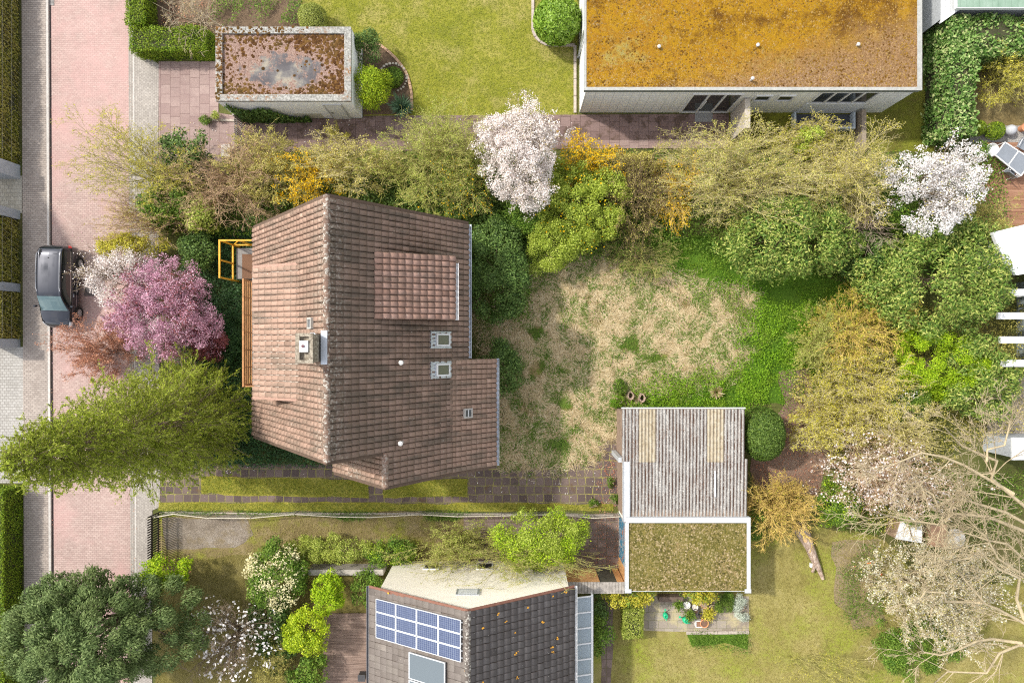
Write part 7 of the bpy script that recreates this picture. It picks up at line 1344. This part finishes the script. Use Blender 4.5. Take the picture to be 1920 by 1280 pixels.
# bottom left
bush('grey_green_cedar', 'large grey green cedar in the bottom left corner', 'tree', 172, 1192, 186, 122, 7.0, L_CEDAR, .14, 2300, .40, .32, None, amp=.10, fill=.3, outward=.6, zmin=-.1, ns=.45, bark=BARKD, stem='trunk', rad0=.22, zc=3.2)
bush('maple_shrub', 'fresh green shrub between road and cedar', 'shrub', 305, 1075, 54, 32, 2.4, L_LIME, .10, 560, .32, .6, None, amp=.3, extra=[('reddish_leaves', L_RUST, 14, .08, .5)])
blossom('young_magnolia', 'young magnolia with loose large white flowers', 425, 1205, 92, 88, 3.8, L_MAG, 46, .135, .22, amp=.2, fill=.1, nst=16); 
bush('pieris', 'cream flowering pieris above the lime shrubs', 'shrub', 516, 1082, 62, 56, 2.4, L_MID, .10, 420, .35, .5, None, amp=.25, extra=[('blossoms', L_CREAM, 330, .10, .6)])
bush('lime_shrub', 'bright lime shrub beside the plank deck, the upper one', 'shrub', 615, 1112, 32, 46, 2.5, L_LIME, .10, 1500, .26, .5, None, amp=.12, fill=.35, zmin=-.1); bush('lime_shrub', 'bright lime dome beside the plank deck, the lower one', 'shrub', 574, 1183, 43, 54, 2.6, leafmat('leaf_lime_yellow', [(.16, .26, .006), (.34, .44, .012), (.50, .56, .03)], .3, .5, .35, .3, (.22, .34, .01)), .10, 1600, .28, .5, None, amp=.1, fill=.35, zmin=-.1)
bush('rhododendron', 'dark rhododendron at the corner of the solar house', 'shrub', 684, 1108, 34, 36, 1.9, L_MID, .11, 560, .3, .4, None, amp=.2); bush('dark_shrub', 'green bush at the bottom beside the plank deck', 'shrub', 572, 1262, 44, 30, 1.6, L_MID, .11, 560, .35, .6, None, amp=.2); bush('dark_shrub', 'dark undergrowth shrub beneath the young magnolia', 'shrub', 512, 1190, 42, 85, 1.5, L_DARK, .10, 420, .35, .5, None, amp=.3)
twigs('olive_shrub', 'olive yellow shrub left of the lime domes', 'shrub', 515, 1245, 30, 40, 2.2, TANG, L_OLIVE, 480, .07, .4, None, nst=30, m=(8, 5), rad0=.016); spiky('green_tuft', 'strappy green tuft at the foot of the pieris', 562, 1098, .45, .5, L_MID, 120)
bush('low_shrub', 'row of pale green low shrubs along the lower drive', 'shrub', 630, 1032, 95, 24, 1.3, L_APPLE, .07, 640, .25, .5, None, amp=.3); bush('low_shrub', 'green low shrub with brighter leaves above the cream gable', 'shrub', 730, 1035, 60, 24, 1.2, L_MID, .08, 640, .25, .5, None, amp=.3, extra=[('young_leaves', L_LIME, 200, .07, .5)])
twigs('budding_shrub', 'olive budding shrub above the cream gable', 'shrub', 850, 1015, 85, 42, 2.2, TANG, L_APPLE, 420, .065, .45, None, nst=46, m=(9, 6), rad0=.018)
bush('lime_tree', 'bright lime leafed tree leaning over the cream gable', 'tree', 1015, 1014, 98, 54, 3.6, L_FRESH, .075, 760, .32, .5, None, amp=.28, extra=[('lime_leaves', L_LIME, 500, .075, .5)]); twigs('lime_branches', 'pale green twigs trailing over the cream gable', 'tree', 960, 1046, 160, 50, 4.4, TANG, L_APPLE, 50, .06, .4, None, nst=26, m=(8, 5), rad0=.018)
ch_ = MB(); x0, y1 = W(588, 1056)[:2]; x1, y0 = W(725, 1066)[:2]; ch_.box(x0, y0, 0, x1, y1, .95); tag(ch_.build('garden_wall', plain('grey_planks', (.36, .33, .29), .9, .25, 5, bump=.2)), 'low grey boarded wall between low shrubs and solar house', 'garden wall')
bush('laurel_shrub', 'glossy green shrub at the bottom of the glass lean-to', 'shrub', 1127, 1190, 19, 48, 1.6, L_MID, .11, 800, .28, .55, None, amp=.12); bush('laurel_shrub', 'dark mixed shrub at the top of the glass lean-to', 'shrub', 1122, 1138, 16, 28, 1.4, L_DARK, .09, 700, .25, .5, None, amp=.2)
bush('climber', 'yellow green climber along the garage wall, left part', 'shrub', 1180, 1118, 52, 17, 2.1, L_YG, .10, 700, .22, .55, None, amp=.2, extra=[('dark_leaves', L_MID, 240, .1, .5)]); bush('climber', 'yellow green climber along the garage wall, right part', 'shrub', 1312, 1116, 42, 12, 2.1, L_YG, .10, 620, .2, .55, None, amp=.25, extra=[('dark_leaves', L_MID, 200, .1, .5)])
bush('dark_shrub', 'dark shrub at the right corner of the green roof', 'shrub', 1418, 985, 16, 30, 1.4, L_MID, .09, 700, .25, .5, None, amp=.2)
